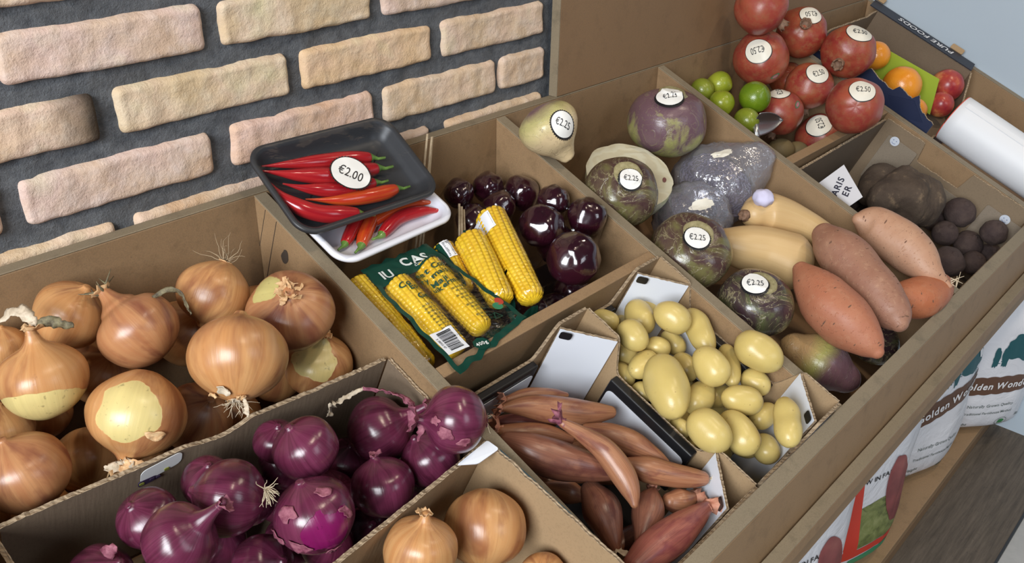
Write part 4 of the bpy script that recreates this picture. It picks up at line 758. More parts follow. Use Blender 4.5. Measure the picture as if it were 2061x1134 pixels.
def m_cab(name, a_, b_, c_, sc_=1.0, rough=.4):
    t = NT(name); v = t.coord('Object'); n = t.noise(v, 26 * sc_, 3, .5, 2.5); w = t.n('ShaderNodeTexWave', wave_type='RINGS', rings_direction='SPHERICAL'); t.l(v, w.inputs[0])
    w.inputs['Scale'].default_value = 34 * sc_; w.inputs['Distortion'].default_value = 15; w.inputs['Detail'].default_value = 3; w.inputs['Detail Scale'].default_value = 1.6
    c = t.ramp(w.outputs['Fac'], [(.2, a_), (.55, b_), (.9, c_)]); t.color(c).bump(w.outputs['Fac'], .35, .0015); t.set(Roughness=rough); return t.m
CABW = m_cab('white_cabbage_cut', (.64, .59, .42), (.67, .63, .46), (.69, .66, .50), .35); CABL = m_cab('white_cabbage_leaf', (.58, .60, .38), (.66, .67, .46), (.72, .71, .55), .4)
CABR = m_cab('red_cabbage_cut', (.024, .010, .030), (.048, .028, .070), (.14, .12, .19), 1.7); CABRL = m_cab('red_cabbage_leaf', (.035, .008, .022), (.06, .015, .035), (.10, .035, .06), .6)
STEEL = plain('scoop_steel', (.62, .63, .64), .34, Metallic=1.0)
NAVY = plain('navy_printed_card', (.014, .022, .062), .5); NAVYD = plain('near_black_printed_card', (.014, .016, .028), .5); LIMECARD = plain('lime_green_card', (.34, .46, .035), .5); PAPERW = plain('white_paper_roll', (.78, .80, .84), .5)
REDLINE = plain('red_paper_edge', (.65, .08, .05), .5); REDPRINT = plain('red_printed_card', (.52, .06, .035), .45)
# ---------------------------------------------------------------- produce builders
def cam3(dx, dy, k): return (_r * dx + _d * dy - _f * k)      # offsets given in the directions a standing shopper sees
def dpos(id): x, v, n, r = DATA[id]['p'][0]; return W(x, v, n), r
def local(o, p): return o.matrix_basis.inverted() @ Vector(p)
def ragged_neck(R, z0, r0, h, flare, seed, rag=.5, seg=22, rows=9, crump=.25):
    rng = random.Random(seed); vs = []; ph = [rng.uniform(-1, 1) for _ in range(seg)]
    top = [h * (1 - rag * rng.random()) for _ in range(seg)]
    lean = Vector((rng.uniform(-.35, .35), rng.uniform(-.35, .35), 0))
    for j in range(rows):
        t = j / (rows - 1)
        for i in range(seg):
            a = 2 * pi * i / seg; pinch = 1 - .35 * sin(min(1, t * 1.5) * pi)
            rr = (r0 * pinch + flare * t ** 2.2) * (1 + crump * (ph[i] * .5 + noise.noise(Vector((cos(a) * 2.2, sin(a) * 2.2, t * 3 + seed)))))
            vs.append(Vector((cos(a) * rr, sin(a) * rr, z0 + top[i] * t)) + lean * h * t * t)
    fs = [(j * seg + i, j * seg + (i + 1) % seg, (j + 1) * seg + (i + 1) % seg, (j + 1) * seg + i) for j in range(rows - 1) for i in range(seg)]
    return vs, fs
def root_tuft(R, z0, n, length, seed, spread=1.0, thick=.00045, curl=1.0):
    rng = random.Random(seed); b = MB()
    for k in range(n):
        a = rng.uniform(0, 2 * pi); q = Vector((cos(a) * R * .07 * rng.random(), sin(a) * R * .07 * rng.random(), z0)); d = Vector((cos(a) * spread * rng.uniform(.3, 1.3), sin(a) * spread * rng.uniform(.3, 1.3), -1)).normalized()
        pts = [q]; L = length * rng.uniform(.4, 1.1)
        for s in range(7):
            d = (d + Vector((rng.uniform(-1, 1), rng.uniform(-1, 1), rng.uniform(-.8, .9))) * .42 * curl).normalized(); q = q + d * L / 7; pts.append(q)
        b.tube(pts, [thick * (1.2 - .9 * i / 7) for i in range(8)], 5)
    return b
ONP = [(0, -.88), (.10, -.915), (.24, -.90), (.48, -.79), (.72, -.61), (.90, -.36), (.99, -.05), (.985, .22), (.90, .48), (.73, .69), (.52, .83), (.34, .92), (.21, 1.01), (.14, 1.12), (.105, 1.22), (0.05, 1.245), (0, 1.25)]
def make_onion(id, name, label, cat, group, mat, neck='short', roots=0, peel=None, flat=.97, stretch=1.0, seed=None, dry=None, rootmat=None, rlen=.35, hips=1.0):
    c, R = dpos(id); ax = DATA[id]['a']; seed = seed or (sum(ord(q) for q in id) % 97 + len(id)); nk = {'short': 1.0, 'none': .55, 'long': 1.55, 'papery': 1.0, 'crumple': .62, 'wide': 1.25}[neck]
    pr = []
    for r, z in ONP:
        if z > .9: z = .9 + (z - .9) * nk * stretch
        if neck == 'wide' and z > .9: r = r * 1.35
        pr.append((r, z * flat if z < .9 else z * flat))
    vs, fs, uv = lathe_body(pr, R, 56, 54, seed, .024, 1.4, .002, 7, .004, (1, 1))
    q = axis_rot(ax, seed * .7); o = place_body(name, vs, fs, uv, mat, c, q)
    if peel:
        vals = []
        for v in vs:
            w = (q @ Vector(v)).normalized(); m = 0
            for d, th, wob in peel: m = max(m, .5 + (w.dot(cam3(*d).normalized()) - th) * 3.2 + wob * 2.2 * noise.noise(w * 2.3 + Vector((seed, 0, 0))) + wob * .5 * noise.noise(w * 9 + Vector((seed, 5, 0))))
            vals.append(max(0, min(1, m)))
        set_attr(o.data, 'peel', vals, 1)
    tag(o, label, cat, group); dry = dry or (DRY if mat == YON else DRYR)
    zt = (.9 + (1.20 - .9) * nk * stretch) * flat * R; S = seed * 13 + 5
    if neck in ('papery', 'short', 'long', 'wide'):
        k = {'papery': (.13, .42, .26), 'short': (.11, .22, .09), 'long': (.12, .30, .12), 'wide': (.15, .26, .10)}[neck]
        v2, f2 = ragged_neck(R, zt - .10 * R, k[0] * R, k[1] * R, k[2] * R, S); child_mesh('dried_neck', v2, f2, dry, o, True, None, .0004)
    if neck == 'crumple':
        b = MB(); rng = random.Random(S)
        for i in range(16):
            a = rng.uniform(0, 6.28); p = Vector((cos(a), sin(a), 0)) * R * rng.uniform(.02, .10) + Vector((0, 0, zt - .05 * R)); d = (Vector((cos(a), sin(a), .9)) + Vector((rng.uniform(-.8, .8), rng.uniform(-.8, .8), 0))).normalized(); s_ = d.cross(Vector((0, 0, 1))).normalized(); pts = [p]
            for k in range(5): d = (d + Vector((rng.uniform(-1, 1), rng.uniform(-1, 1), rng.uniform(-.6, .6))) * .8).normalized(); p = p + d * R * .065; pts.append(p)
            b.strip(pts, [R * rng.uniform(.06, .16) for _ in pts], s_)
        child_mesh('dried_neck', b.v, b.f, dry, o, False, None, .0004)
    if roots:
        b = root_tuft(R, -.89 * flat * R, roots, R * rlen, S + 3, 1.1); child_mesh('roots', b.v, b.f, rootmat or ROOT, o, True)
        bb = MB(); v3, f3 = ragged_neck(R, -.86 * flat * R, .13 * R, -.10 * R, .05 * R, S + 9, .4); child_mesh('root_collar', v3, f3, dry, o, True, None, .0004)
    return o, c, R
def stalk(o, c, R, pts, widths, mat, name='withered_stalk', twist=3.0, seed=1, lab=None, crump=.06, segs=26):
    """a dried leaf: crumpled ribbon through points given in units of R around the bulb"""
    P = [c + cam3(*p) * R for p in pts]; den = catm([(*p, w) for p, w in zip(P, widths)], segs); vs = []; fs = []; m = 5
    for i, q in enumerate(den):
        p = Vector(q[:3]); t = Vector(den[min(i + 1, segs - 1)][:3]) - Vector(den[max(i - 1, 0)][:3]); t.normalize(); s_ = t.cross(_f).normalized(); s_ = Quaternion(t, twist * (i / segs) + .8 * noise.noise(Vector((i * .25, seed, 0)))) @ s_; n_ = t.cross(s_)
        for k in range(m):
            u = k / (m - 1) - .5; w = q[3] * R * (1 + .4 * noise.noise(Vector((i * .5, k, seed))))
            vs.append(local(o, p + s_ * u * w + n_ * (crump * R * noise.noise(Vector((i * .45, k * 1.3, seed + 5))) + .07 * w * cos(u * 6))))
    for i in range(segs - 1):
        for k in range(m - 1): a = i * m + k; fs.append((a, a + 1, a + m + 1, a + m))
    s = child_mesh(name, vs, fs, mat, o, True, None, .0005)
    if lab: s['label'] = lab
    return s
def flake(o, c, R, d, size, mat, seed, lift=.03, name='loose_skin_flake'):
    """a torn scale of skin lying on the bulb"""
    d = cam3(*d).normalized(); tr = bvh_of(o); w = Wrap(tr, c + d * R, d, cam3(.3, -1, .1), R * .8); rng = random.Random(seed); seg = 18; vs = [(0, 0, .004)]; fs = []
    ring = [size * (.85 + .75 * noise.noise(Vector((cos(2 * pi * i / seg) * 1.1, sin(2 * pi * i / seg) * 1.1, seed * 3.3)))) for i in range(seg)]
    for j in (1, 2, 3):
        for i in range(seg): a = 2 * pi * i / seg; rr = ring[i] * j / 3; vs.append((cos(a) * rr * R, sin(a) * rr * R * .7, lift * (j / 3) ** 2 * (.3 + abs(noise.noise(Vector((cos(a) * 2, sin(a) * 2, seed)))) * 1.6)))
    V = [local(o, w(x, y, z * R + .0006)) for x, y, z in vs]
    for i in range(seg): fs.append((0, 1 + i, 1 + (i + 1) % seg))
    for j in range(2):
        for i in range(seg): a = 1 + j * seg; fs.append((a + i, a + seg + i, a + seg + (i + 1) % seg, a + (i + 1) % seg))
    return child_mesh(name, V, fs, mat, o, True, None, .0005)
G = 'yellow onions in the back left bin'; YO = lambda id, lab, **k: make_onion(id, 'yellow_onion', lab, 'onion', G, YOND if id in ('yo3', 'yo5', 'yo9', 'yo12') else YON, dry=DRY, **k)
o, c, R = YO('yo1', 'big yellow onion with pale peeled lower half and withered papery stalk', neck='long', peel=[((.15, 1, .1), .30, .10)], hips=1)
stalk(o, c, R, [(-.06, -1.30, .35), (-.02, -1.42, .4), (-.12, -1.52, .4), (-.35, -1.70, .35), (-.62, -1.66, .3), (-.90, -1.44, .25)], [.14, .2, .26, .36, .34, .12], DRYP, 'withered_stalk', 1.0, 3, 'pale papery curled stalk', .12)
stalk(o, c, R, [(.02, -1.36, .38), (.18, -1.42, .42), (.4, -1.44, .40), (.62, -1.36, .36), (.86, -1.34, .3)], [.12, .22, .28, .24, .10], DRYD, 'withered_stalk', .4, 8, 'blackish brown leathery stalk', .06)
YO('yo2', 'large light brown onion behind the withered-stalk onion, against the back board', neck='none')
o, c, R = YO('yo3', 'onion with thick upright neck, dark frayed tip and reddish brown belly', neck='wide', stretch=1.5, flat=.92)
b = MB(); rng = random.Random(5)
zt_ = 1.36 * R
for i in range(12):
    a = rng.uniform(0, 6.28); p = Vector((cos(a) * .12 * R, sin(a) * .12 * R, zt_ - .1 * R)); b.tube([p, p + Vector((cos(a) * .08, sin(a) * .08, .16)) * R, p + Vector((cos(a) * .2 + rng.uniform(-.2, .2), sin(a) * .2 + rng.uniform(-.2, .2), rng.uniform(.15, .38))) * R], [.035 * R, .03 * R, .006 * R], 5)
child_mesh('frayed_tip', b.v, b.f, DRYD, o)['label'] = 'dark frayed tip'
stalk(o, c, R, [(.45, -.85, .35), (.80, -1.05, .3), (1.12, -.95, .3), (1.30, -.62, .35), (1.42, -.45, .4)], [.08, .14, .16, .14, .06], DRYD, 'withered_stalk', 1.5, 4, 'grey brown dry leaf lying across the bulb', .05)
o, c, R = YO('yo4', 'reddish brown onion with an upright tuft of dry roots by the back board', neck='none', roots=26, rlen=.85)
o, c, R = YO('yo5', 'flattish onion at the divider with a crumpled papery neck on top', neck='crumple', flat=.86, peel=[((-.55, -.75, .6), .93, .12)])
o, c, R = YO('yo6', 'biggest glossy orange onion with root tuft hanging over the cardboard edge', neck='none', roots=30, rlen=.42, rootmat=ROOTP, flat=.93)
for i, (d, s_) in enumerate([((-.05, .55, .8), .16), ((-.35, .70, .6), .13), ((.10, .80, .55), .15), ((.25, .72, .6), .11)]): flake(o, c, R, d, s_, DRYP if i % 2 == 0 else DRY, i + 3, .10)
stalk(o, c, R, [(.28, .72, .55), (.33, .84, .58), (.34, .98, .58), (.36, 1.08, .55)], [.05, .10, .12, .05], DRYP, 'loose_skin_flake', .5, 4, None, .03)
o, c, R = YO('yo7', 'onion with a yellow peeled patch and ragged papery neck pointing at the viewer', neck='papery', peel=[((.18, -.20, .95), .80, .16)], flat=.93)
flake(o, c, R, (.62, .35, .7), .22, DRY, 9, .06)
for i in range(4): stalk(o, c, R, [(-.12, .92, .42), (-.2 + .14 * i, 1.02, .50), (-.45 + .30 * i, 1.05 + .06 * (i % 2), .52)], [.14, .26, .12], DRY if i % 2 else DRYP, 'loose_skin_flake', .8, i + 2, None, .10, 14)
YO('yo8', 'half hidden onion with pale green stripes beside the cardboard corner', neck='short', roots=0, peel=[((.1, -.3, .9), .78, .35)])
YO('yo9', 'large brown onion at the lower left beside the cardboard edge', neck='none')
YO('yo10', 'brown onion cut off by the left edge behind the withered-stalk onion', neck='none')
YO('yo11', 'dark onion tucked behind the thick-necked onion', neck='none')
YO('yo12', 'shaded onion wedged under the big glossy onion at the cardboard', neck='none')
YO('yo13', 'shaded papery onion in the gap left of the patchy onion', neck='short')
YO('yo14', 'dark onion low between the peeled onion and the lower left one', neck='none')
YO('yo15', 'deep shaded onion between the peeled and the thick-necked onions', neck='none')
YO('yo16', 'deep shaded onion under the root-tufted onion near the divider', neck='none')
for k in sorted(q for q in DATA if q[:2] == 'yb'): make_onion(k, 'yellow_onion', 'yellow onion buried in the dark lower layer of the back left bin', 'onion', 'buried yellow onions', YON, neck='none')
G2 = 'red onions in the cardboard box'; RO = lambda id, lab, **k: make_onion(id, 'red_onion', lab, 'red onion', G2, RON, **k)
o, c, R = RO('ro1', 'topmost red onion perched on the box corner, half peeled shiny pink skin', neck='papery', roots=16, rlen=.4, rootmat=ROOTP, flat=.95)
for i, (d, s_) in enumerate([((-.25, .25, .9), .30), ((.25, .5, .8), .26), ((-.5, -.1, .8), .22)]): flake(o, c, R, d, s_, DRYR, i + 20, .03)
for i in range(3): stalk(o, c, R, [(-.85, -.1, .2), (-1.0, .05 + .12 * i, .25), (-1.10, .15 + .22 * i, .2)], [.1, .2, .05], DRYR, 'loose_skin_flake', 1, i, None, .08, 12)
o, c, R = RO('ro2', 'red onion whose long twisted dry stalk curls back over it', neck='long', stretch=1.5)
stalk(o, c, R, [(1.0, -.55, .1), (.95, -.85, .2), (.55, -1.10, .3), (.1, -1.22, .35), (-.4, -1.28, .35)], [.16, .22, .16, .14, .12], DRYR, 'withered_stalk', 3, 2, None, .12, 30)
stalk(o, c, R, [(-.4, -1.28, .35), (-.75, -1.10, .3), (-1.05, -.92, .3), (-1.30, -.80, .3), (-1.38, -.45, .3)], [.10, .16, .24, .30, .18], DRYP, 'withered_stalk', 2.5, 7, 'pale dry curled stalk end', .14, 26)
o, c, R = RO('ro3', 'round red onion with short stub, left of the stalked one', neck='none', roots=0)
RO('ro4', 'red onion below the topmost one, touching the front box edge', neck='none')
RO('ro5', 'red onion with thin dark neck above the front box', neck='short', stretch=.7)
o, c, R = RO('ro6', 'red onion with torn flaking skin showing a bright magenta patch', neck='none', peel=[((.42, .18, .8), .80, .30)])
for i, (d, s_) in enumerate([((-.45, -.25, .8), .34), ((-.15, .55, .8), .30), ((.30, -.70, .6), .26), ((.80, -.25, .5), .24), ((.55, .75, .4), .22), ((-.75, .35, .5), .30)]): flake(o, c, R, d, s_, DRYR, i + 40, .06)
o, c, R = RO('ro7', 'large red onion with dry root tuft facing right', neck='none', roots=0, flat=.95)
b = MB(); rng = random.Random(11)
for i in range(26):
    p = c + cam3(.95, -.28, .35) * R; pts = [p]; d = Vector(cam3(rng.uniform(-.2, 1), rng.uniform(-.8, .9), rng.uniform(0, .8)))
    for k in range(5): d = (d + cam3(rng.uniform(-.8, .8), rng.uniform(-.5, 1), rng.uniform(-.5, .5)) * .6).normalized(); p = p + d * R * .09; pts.append(p)
    b.tube([local(o, q) for q in pts], [.0005, .0005, .00045, .0004, .0003, .0002], 5)
child_mesh('roots', b.v, b.f, ROOTP, o)['label'] = 'pale straggling roots'
o, c, R = RO('ro8', 'pear-shaped red onion tapering to a dry neck at its upper right', neck='long', stretch=1.9)
RO('ro9', 'dark red onion behind the pear-shaped one by the cardboard wall', neck='none')
RO('ro10', 'red onion at the bottom edge between the tapering and flaking onions', neck='none')
o, c, R = RO('ro11', 'red onion at the bottom left with a pointed loose skin flap', neck='none')
stalk(o, c, R, [(.35, -.80, .4), (.50, -.95, .45), (.66, -1.05, .5), (.75, -1.10, .5)], [.5, .42, .28, .04], DRYR, 'loose_skin_flake', .3, 2, None, .04, 14)
RO('ro12', 'deep shaded red onion behind the round stubby one', neck='none')
RO('ro13', 'deep shaded red onion under the cardboard wall near the rooty one', neck='none')
RO('ro14', 'deep shaded red onion between the stubby and dark-necked onions', neck='none')
for k in sorted(q for q in DATA if q[:2] == 'rb'): make_onion(k, 'red_onion', 'red onion buried in the dark lower layer of the cardboard box', 'red onion', 'buried red onions', RON, neck='none')
G3 = 'yellow onions in the front cardboard box'
o, c, R = make_onion('fo1', 'yellow_onion', 'largest light brown onion in the front cardboard box', 'onion', G3, YON, neck='crumple', flat=.97)
make_onion('fo2', 'yellow_onion', 'onion with a short pointed top at the left in the front cardboard box', 'onion', G3, YON, neck='short', roots=0, flat=1.02)
for k in sorted(q for q in DATA if q[:2] == 'fb'): make_onion(k, 'yellow_onion', 'yellow onion buried under the others in the front box', 'onion', 'buried onions of the front box', YON, neck='none')
make_onion('fo3', 'yellow_onion', 'onion at the bottom edge of the front box with only its top showing', 'onion', G3, YON, neck='crumple')
# ---------------------------------------------------------------- loft things: shallots, potatoes, squashes, sweet potatoes
def make_loft(id, name, label, cat, group, mat, **k):
    d = DATA[id]; pr = [(W(x, v, n), r) for x, v, n, r in d['p']]; vs, fs, uv, org = loft_body(pr, seed=sum(map(ord, id)) % 89, **k)
    me = mesh(name, vs, fs, True); set_attr(me, 'uvw', uv); o = new_obj(name, me, None, [mat]); o.location = org; tag(o, label, cat, group); return o, pr
GS = 'banana shallots in the white tray'
def shallot(id, lab, mat=SHA, tip=1, tuft=0, tipmat=None, flare=1.0, both=False):
    o, pr = make_loft(id, 'shallot', lab, 'shallot', GS, mat, lump=.025, lumps=35, fine=.003, seg=32, rings=40, blunt=.8)
    ends = ([(0, 1)] if tip in (1, 3) else []) + ([(-1, -2)] if tip in (2, 3) else [])
    for a, b_ in ends:
        p, r = pr[a]; d = (p - pr[b_][0]).normalized(); q = axis_rot(d); v2, f2 = ragged_neck(1, -.3 * r, r * .95, r * 1.6 + .008 * flare, .004 * flare, sum(map(ord, id)), .6, 18, 8, .5)
        child_mesh('dried_tip', [q @ v + p - o.location for v in v2], f2, tipmat or DRYS, o, True, None, .0004)
    if tuft:
        p, r = pr[-1 if tuft > 0 else 0]; d = (p - pr[-2 if tuft > 0 else 1][0]).normalized(); q = axis_rot(-d); b = root_tuft(r, -r * .75, 12, .010, 3, 1.2, .0004, 1.3)
        child_mesh('roots', [q @ v + p - o.location for v in b.v], b.f, ROOTP, o)
    return o
shallot('sh1', 'long blunt shallot lying across the back, below the white corner panel', flare=.8)
shallot('sh2', 'slim reddish shallot rearmost in the tray against its back wall')
shallot('sh3', 'curved shallot with a purple frayed neck lying over the others', tipmat=DRYR, flare=1.3)
shallot('sh4', 'smooth golden tan shallot beside the white window of the tray wall', tip=0)
shallot('sh5', 'light brown shallot with a clipped root end touching the front corner', tip=0, tuft=1)
shallot('sh6', 'thickest brown shallot with grey stains and a rough end facing right', tip=2, flare=.3, mat=SHAD)
shallot('sh7', 'brown shallot just behind the thick stained one')
shallot('sh8', 'dark shallot with a hanging ragged papery neck at its lower end', tip=2, tipmat=DRYP, flare=1.6, mat=SHAD)
shallot('sh9', 'short round shallot with strong brown veins', flare=.6, mat=SHAD)
shallot('sh10', 'small reddish shallot with a torn orange skin tip', tip=2, flare=.7)
shallot('sh11', 'large purplish red shallot at the front with a pink frayed neck', SHAP, tip=2, tipmat=DRYS, flare=1.0)
shallot('sh12', 'dark shallot deep down between the ragged one and the veined one', tip=0, mat=SHAD)
shallot('sh13', 'small shaded shallot behind the torn orange tip', tip=0)
shallot('sh14', 'thin purple shallot at the divider behind the stained one', SHAP, tip=0)
shallot('sh15', 'deep shaded shallot under the end of the thick stained one', tip=0)
shallot('sh16', 'deep shaded shallot near the divider on the tray floor', tip=0)
for k in sorted(q for q in DATA if q[:2] == 'sb'): make_loft(k, 'shallot', 'shallot buried in the dark lower layer of the tray', 'shallot', 'buried shallots', SHA, lump=.025, lumps=35, fine=.003, seg=28, rings=30, blunt=.8)
GP = 'small waxy potatoes in the white tray'
def potato(id, lab, grp=None):
    d = DATA[id]; p0 = Vector(d['p'][0][:3]); p4 = Vector(d['p'][-1][:3]); r2 = d['p'][2][3]; e = (p4 - p0).normalized(); a = p0 - e * d['p'][0][3] * .9; b_ = p4 + e * d['p'][-1][3] * .9; w = {'po13': .92, 'po7': .95}.get(id, 1.0); new = []
    for i in range(15):
        t = -1 + 2 * i / 14; t = sin(t * pi / 2) * .9985; rr = r2 * (1 - abs(t) ** 2.35) ** .5 * (w + (1 - w) * min(1, abs(t) * 2.2)) * (1 + .07 * t * (1 if sum(map(ord, id)) % 2 else -1)); q = a.lerp(b_, (t + 1) / 2); new.append([q.x, q.y, q.z, rr])
    d['p'] = new
    return make_loft(id, 'potato', lab, 'potato', grp or GP, POT, lump=.045, lumps=42, fine=.004, seg=34, rings=40, blunt=.15)[0]
for id, lab in dict(po1='largest oblong potato, lying lengthwise over the black tray rim', po2='smooth potato in front of the rear white corner panel, tilted right', po3='round-ended potato with a dark bruise left of the rear ones', po4='upright potato with a skin crease just left of the white corner panel',
    po5='potato half hidden behind the creased one at the white panel', po6='greenish potato in the far left corner of the tray', po7='long curved potato behind the smooth rear one, along the right wall', po8='egg-shaped potato with black specks in the middle of the pile',
    po9='slim potato standing behind the speckled egg-shaped one', po10='potato lying on top of the divider, right of the pile', po11='plump sideways potato with a brown eye in the centre front', po12='small potato behind the brown-eyed one', po13='peanut-shaped potato next to the front right corner panel',
    po14='broad potato touching the front corner panel between the trays', po15='long potato lying beside the broad front one', po16='rounded potato right of the largest oblong one', po17='half shaded potato under the front rail end', po18='shaded potato between the brown-eyed and peanut-shaped ones',
    po19='small round potato behind the bruised one', po20='oval potato below the smooth rear one', po21='shaded greenish potato left of the speckled one', po22='potato partly covered by the top of the largest one', po23='small potato with tiny dots at the left wall behind',
    po24='small potato by the left rim above the largest one', po25='little potato squeezed at the left rim beside the largest one', po26='little dark potato low between rim and broad front one', po27='deep potato in the gap under the brown-eyed one', po29='hidden potato under the long front one', po30='hidden potato under the largest one').items(): potato(id, lab)
for k in sorted(q for q in DATA if q[:2] == 'pb'): potato(k, 'potato buried in the dark lower layer of the tray', 'buried potatoes')
GQ = 'butternut squashes in the middle bin'
def squash(id, lab):
    o, pr = make_loft(id, 'butternut_squash', lab, 'squash', GQ, SQU, lump=.012, lumps=14, fine=.001, seg=44, rings=50, blunt=.8); return o, pr
o, pr = squash('sq1', 'smaller butternut squash behind, with a white foam ring at its left end')
b = MB(); p0 = pr[0][0] + NN * .027 + cam3(.004, -.006, 0); rr = .017
v2, f2, u2 = lathe_body(sphere_profile(.8), rr, 24, 14, 3, .1, 2); child_mesh('foam_pad', [Vector(v) + p0 - o.location for v in v2], f2, plain('lilac_white_foam', (.62, .60, .80), .8), o)['label'] = 'small lilac white foam pad at the end'
v2, f2, u2 = lathe_body([(0, -.2), (1, -.2), (.9, .5), (.6, .8), (0, .8)], .009, 14, 12, 3, .2, 3); q = axis_rot(pr[0][0] - pr[1][0]); child_mesh('stem', [q @ Vector(v) + pr[0][0] + (pr[0][0] - pr[1][0]).normalized() * pr[0][1] * .8 - o.location for v in v2], f2, CALYX, o)
squash('sq2', 'larger butternut squash, neck to the left, behind the orange sweet potato')
GW = 'sweet potatoes heaped at the front rail'
def sweet(id, lab, mat, hair=0):
    o, pr = make_loft(id, 'sweet_potato', lab, 'sweet potato', GW, mat, lump=.035, lumps=26, fine=.005, seg=48, rings=56, blunt=.7)
    tr = bvh_of(o); rng = random.Random(sum(map(ord, id))); b = MB()
    for k in range(10):                                  # small sunken eyes across the skin
        i = rng.randrange(0, len(pr) - 1); t = rng.random(); p = pr[i][0].lerp(pr[i + 1][0], t); r = pr[i][1] * (1 - t) + pr[i + 1][1] * t; d = (pr[i + 1][0] - pr[i][0]).normalized(); s_ = d.cross(cam3(0, 0, 1)).normalized(); n_ = (cam3(0, 0, 1) + s_ * rng.uniform(-1.1, 1.1)).normalized()
        w = Wrap(tr, p + n_ * r, n_, d, .03); ln = rng.uniform(.002, .0055); th = rng.uniform(.0005, .0010)
        vs = [w(-ln, 0, .0001), w(-ln * .3, -th, .0003), w(ln * .5, -th, .0003), w(ln, .0004, .0001), w(ln * .5, th, .0003), w(-ln * .3, th, .0003)]
        b.add([v - o.location for v in vs], [(0, 1, 2, 3, 4, 5)])
    me = o.data; bm = bmesh.new(); bm.from_mesh(me); vv = [bm.verts.new(v) for v in b.v]
    for f in b.f: g = bm.faces.new([vv[i] for i in f]); g.material_index = 1
    bm.to_mesh(me); bm.free(); me.materials.append(SPECK)
    if hair:
        p, r = pr[-1]; b = MB()
        for k in range(5): q = p + NN * .004; b.tube([q - o.location, q + cam3(rng.uniform(-.4, .9), rng.uniform(-1, .5), .3) * .010 - o.location, q + cam3(rng.uniform(.2, 1), rng.uniform(-1, .2), .3) * .020 - o.location], [.0012, .0009, .0004], 5)
        child_mesh('rootlets', b.v, b.f, ROOTP, o)
    return o
sweet('sp1', 'smooth orange-red sweet potato, nearest of the heap, pointing at the front rail', SWA)
sweet('sp2', 'rough brownish pink sweet potato in the middle of the heap', SWB)
sweet('sp3', 'pale tan sweet potato on the right ending in a thin rooty tail', SWC, 1)
sweet('sp4', 'deep orange sweet potato mostly hidden under the pale and rough ones', SWD)
# ---------------------------------------------------------------- swedes, cabbages
GR = 'swedes in the middle bin'
def crown(o, R, z0, r0, mats, seed, h=.10, rings=4):
    vs = []; fs = []; seg = 40; prof = [(1.25, -.4), (1.12, .0), (1.0, .35), (.98, .7), (.90, 1.0), (.70, .86), (.52, .92), (.3, .84), (0.01, .86)]
    for j, (r, z) in enumerate(prof):
        for i in range(seg):
            a = 2 * pi * i / seg; k = 1 + .07 * noise.noise(Vector((cos(a) * 2, sin(a) * 2, seed + j * .3))); vs.append(Vector((cos(a) * r * r0 * k, sin(a) * r * r0 * k, z0 + z * h * R * (1 + .15 * noise.noise(Vector((cos(a), sin(a), seed)))))))
    fs = [(j * seg + i, j * seg + (i + 1) % seg, (j + 1) * seg + (i + 1) % seg, (j + 1) * seg + i) for j in range(len(prof) - 1) for i in range(seg)]
    m = child_mesh('crown', vs, fs, mats[0], o)
    b = MB()
    for rr, zz in ((1.62, -1.15), (1.85, -1.7)):                  # dark leaf-scar rings
        pts = []
        for i in range(37):
            a = 2 * pi * i / 36 + seed; k = 1 + .06 * noise.noise(Vector((cos(a) * 1.5, sin(a) * 1.5, seed + rr * 3))); pts.append(Vector((cos(a) * rr * r0 * k, sin(a) * rr * r0 * k, z0 + zz * h * R)))
        n0 = int(36 * .45); b.tube(pts[:n0 + 1], [.0011 * (.4 + abs(sin(i * .31 + rr))) for i in range(n0 + 1)], 6)
    return m
def swede(id, lab, mat, prof=None, R_=None, crown_r=.34, h=.92, squash=(1, 1), name='swede', cat='swede', seed=0, off=(0, 0, 0)):
    c, R = dpos(id); c = c + Vector(off); ax = DATA[id]['a']; q = axis_rot(ax, .4)
    prof = prof or [(0, -.93), (.14, -.92), (.30, -.86), (.60, -.70), (.86, -.42), (.99, -.08), (.97, .25), (.84, .55), (.62, .76), (.40, .86), (.20, .89), (0, .90)]
    prof = [(r, z * h) for r, z in prof]; vs, fs, uv = lathe_body(prof, R, 64, 52, seed, .03, 1.5, .004, 0, 0, squash)
    o = place_body(name, vs, fs, uv, mat, c, q); tag(o, lab, cat, GR if name == 'swede' else None); return o, c, R
def stick(id, o, c, R, target=None):
    for dr, r, up, txt, st in DATA[id].get('s', []):
        body = target or o; tree = bvh_of(body) if target is None else BVHTree.FromPolygons([o.matrix_basis @ v.co for v in target.data.vertices] + [o.matrix_basis @ v.co for v in o.data.vertices], [tuple(p.vertices) for p in target.data.polygons] + [tuple(i + len(target.data.vertices) for i in p.vertices) for p in o.data.polygons])
        d = Vector(dr); h = (d * .75 + Vector(DATA[id]['a']) * .25).normalized() if st != 'ring' else (d * .35 + Vector(DATA[id]['a']) * .65).normalized()
        price_sticker(o, tree, c + d * R, h, r, up, txt, st, 0.0040 if target is not None else 0)
o, c, R = swede('sw1', 'upright purple-topped cream turnip with a root end facing right', SWE1, [(0, -1.20), (.16, -1.19), (.25, -1.12), (.32, -.98), (.50, -.72), (.76, -.45), (.95, -.12), (1.0, .18), (.92, .48), (.70, .70), (.42, .80), (.2, .82), (0, .82)], name='turnip', cat='turnip', h=1.0, seed=2)
o['label'] = 'purple-topped cream turnip resting on the divider, price sticker €2.25'; stick('sw1', o, c, R)
o, c, R = swede('sw2', 'tallest round purple and green swede beside the back board with €2.25 on its crown', SWE2, seed=4); m = crown(o, R, .78 * R, .34 * R, (CROWN, CROWND), 2, .10); stick('sw2', o, c, R, m)
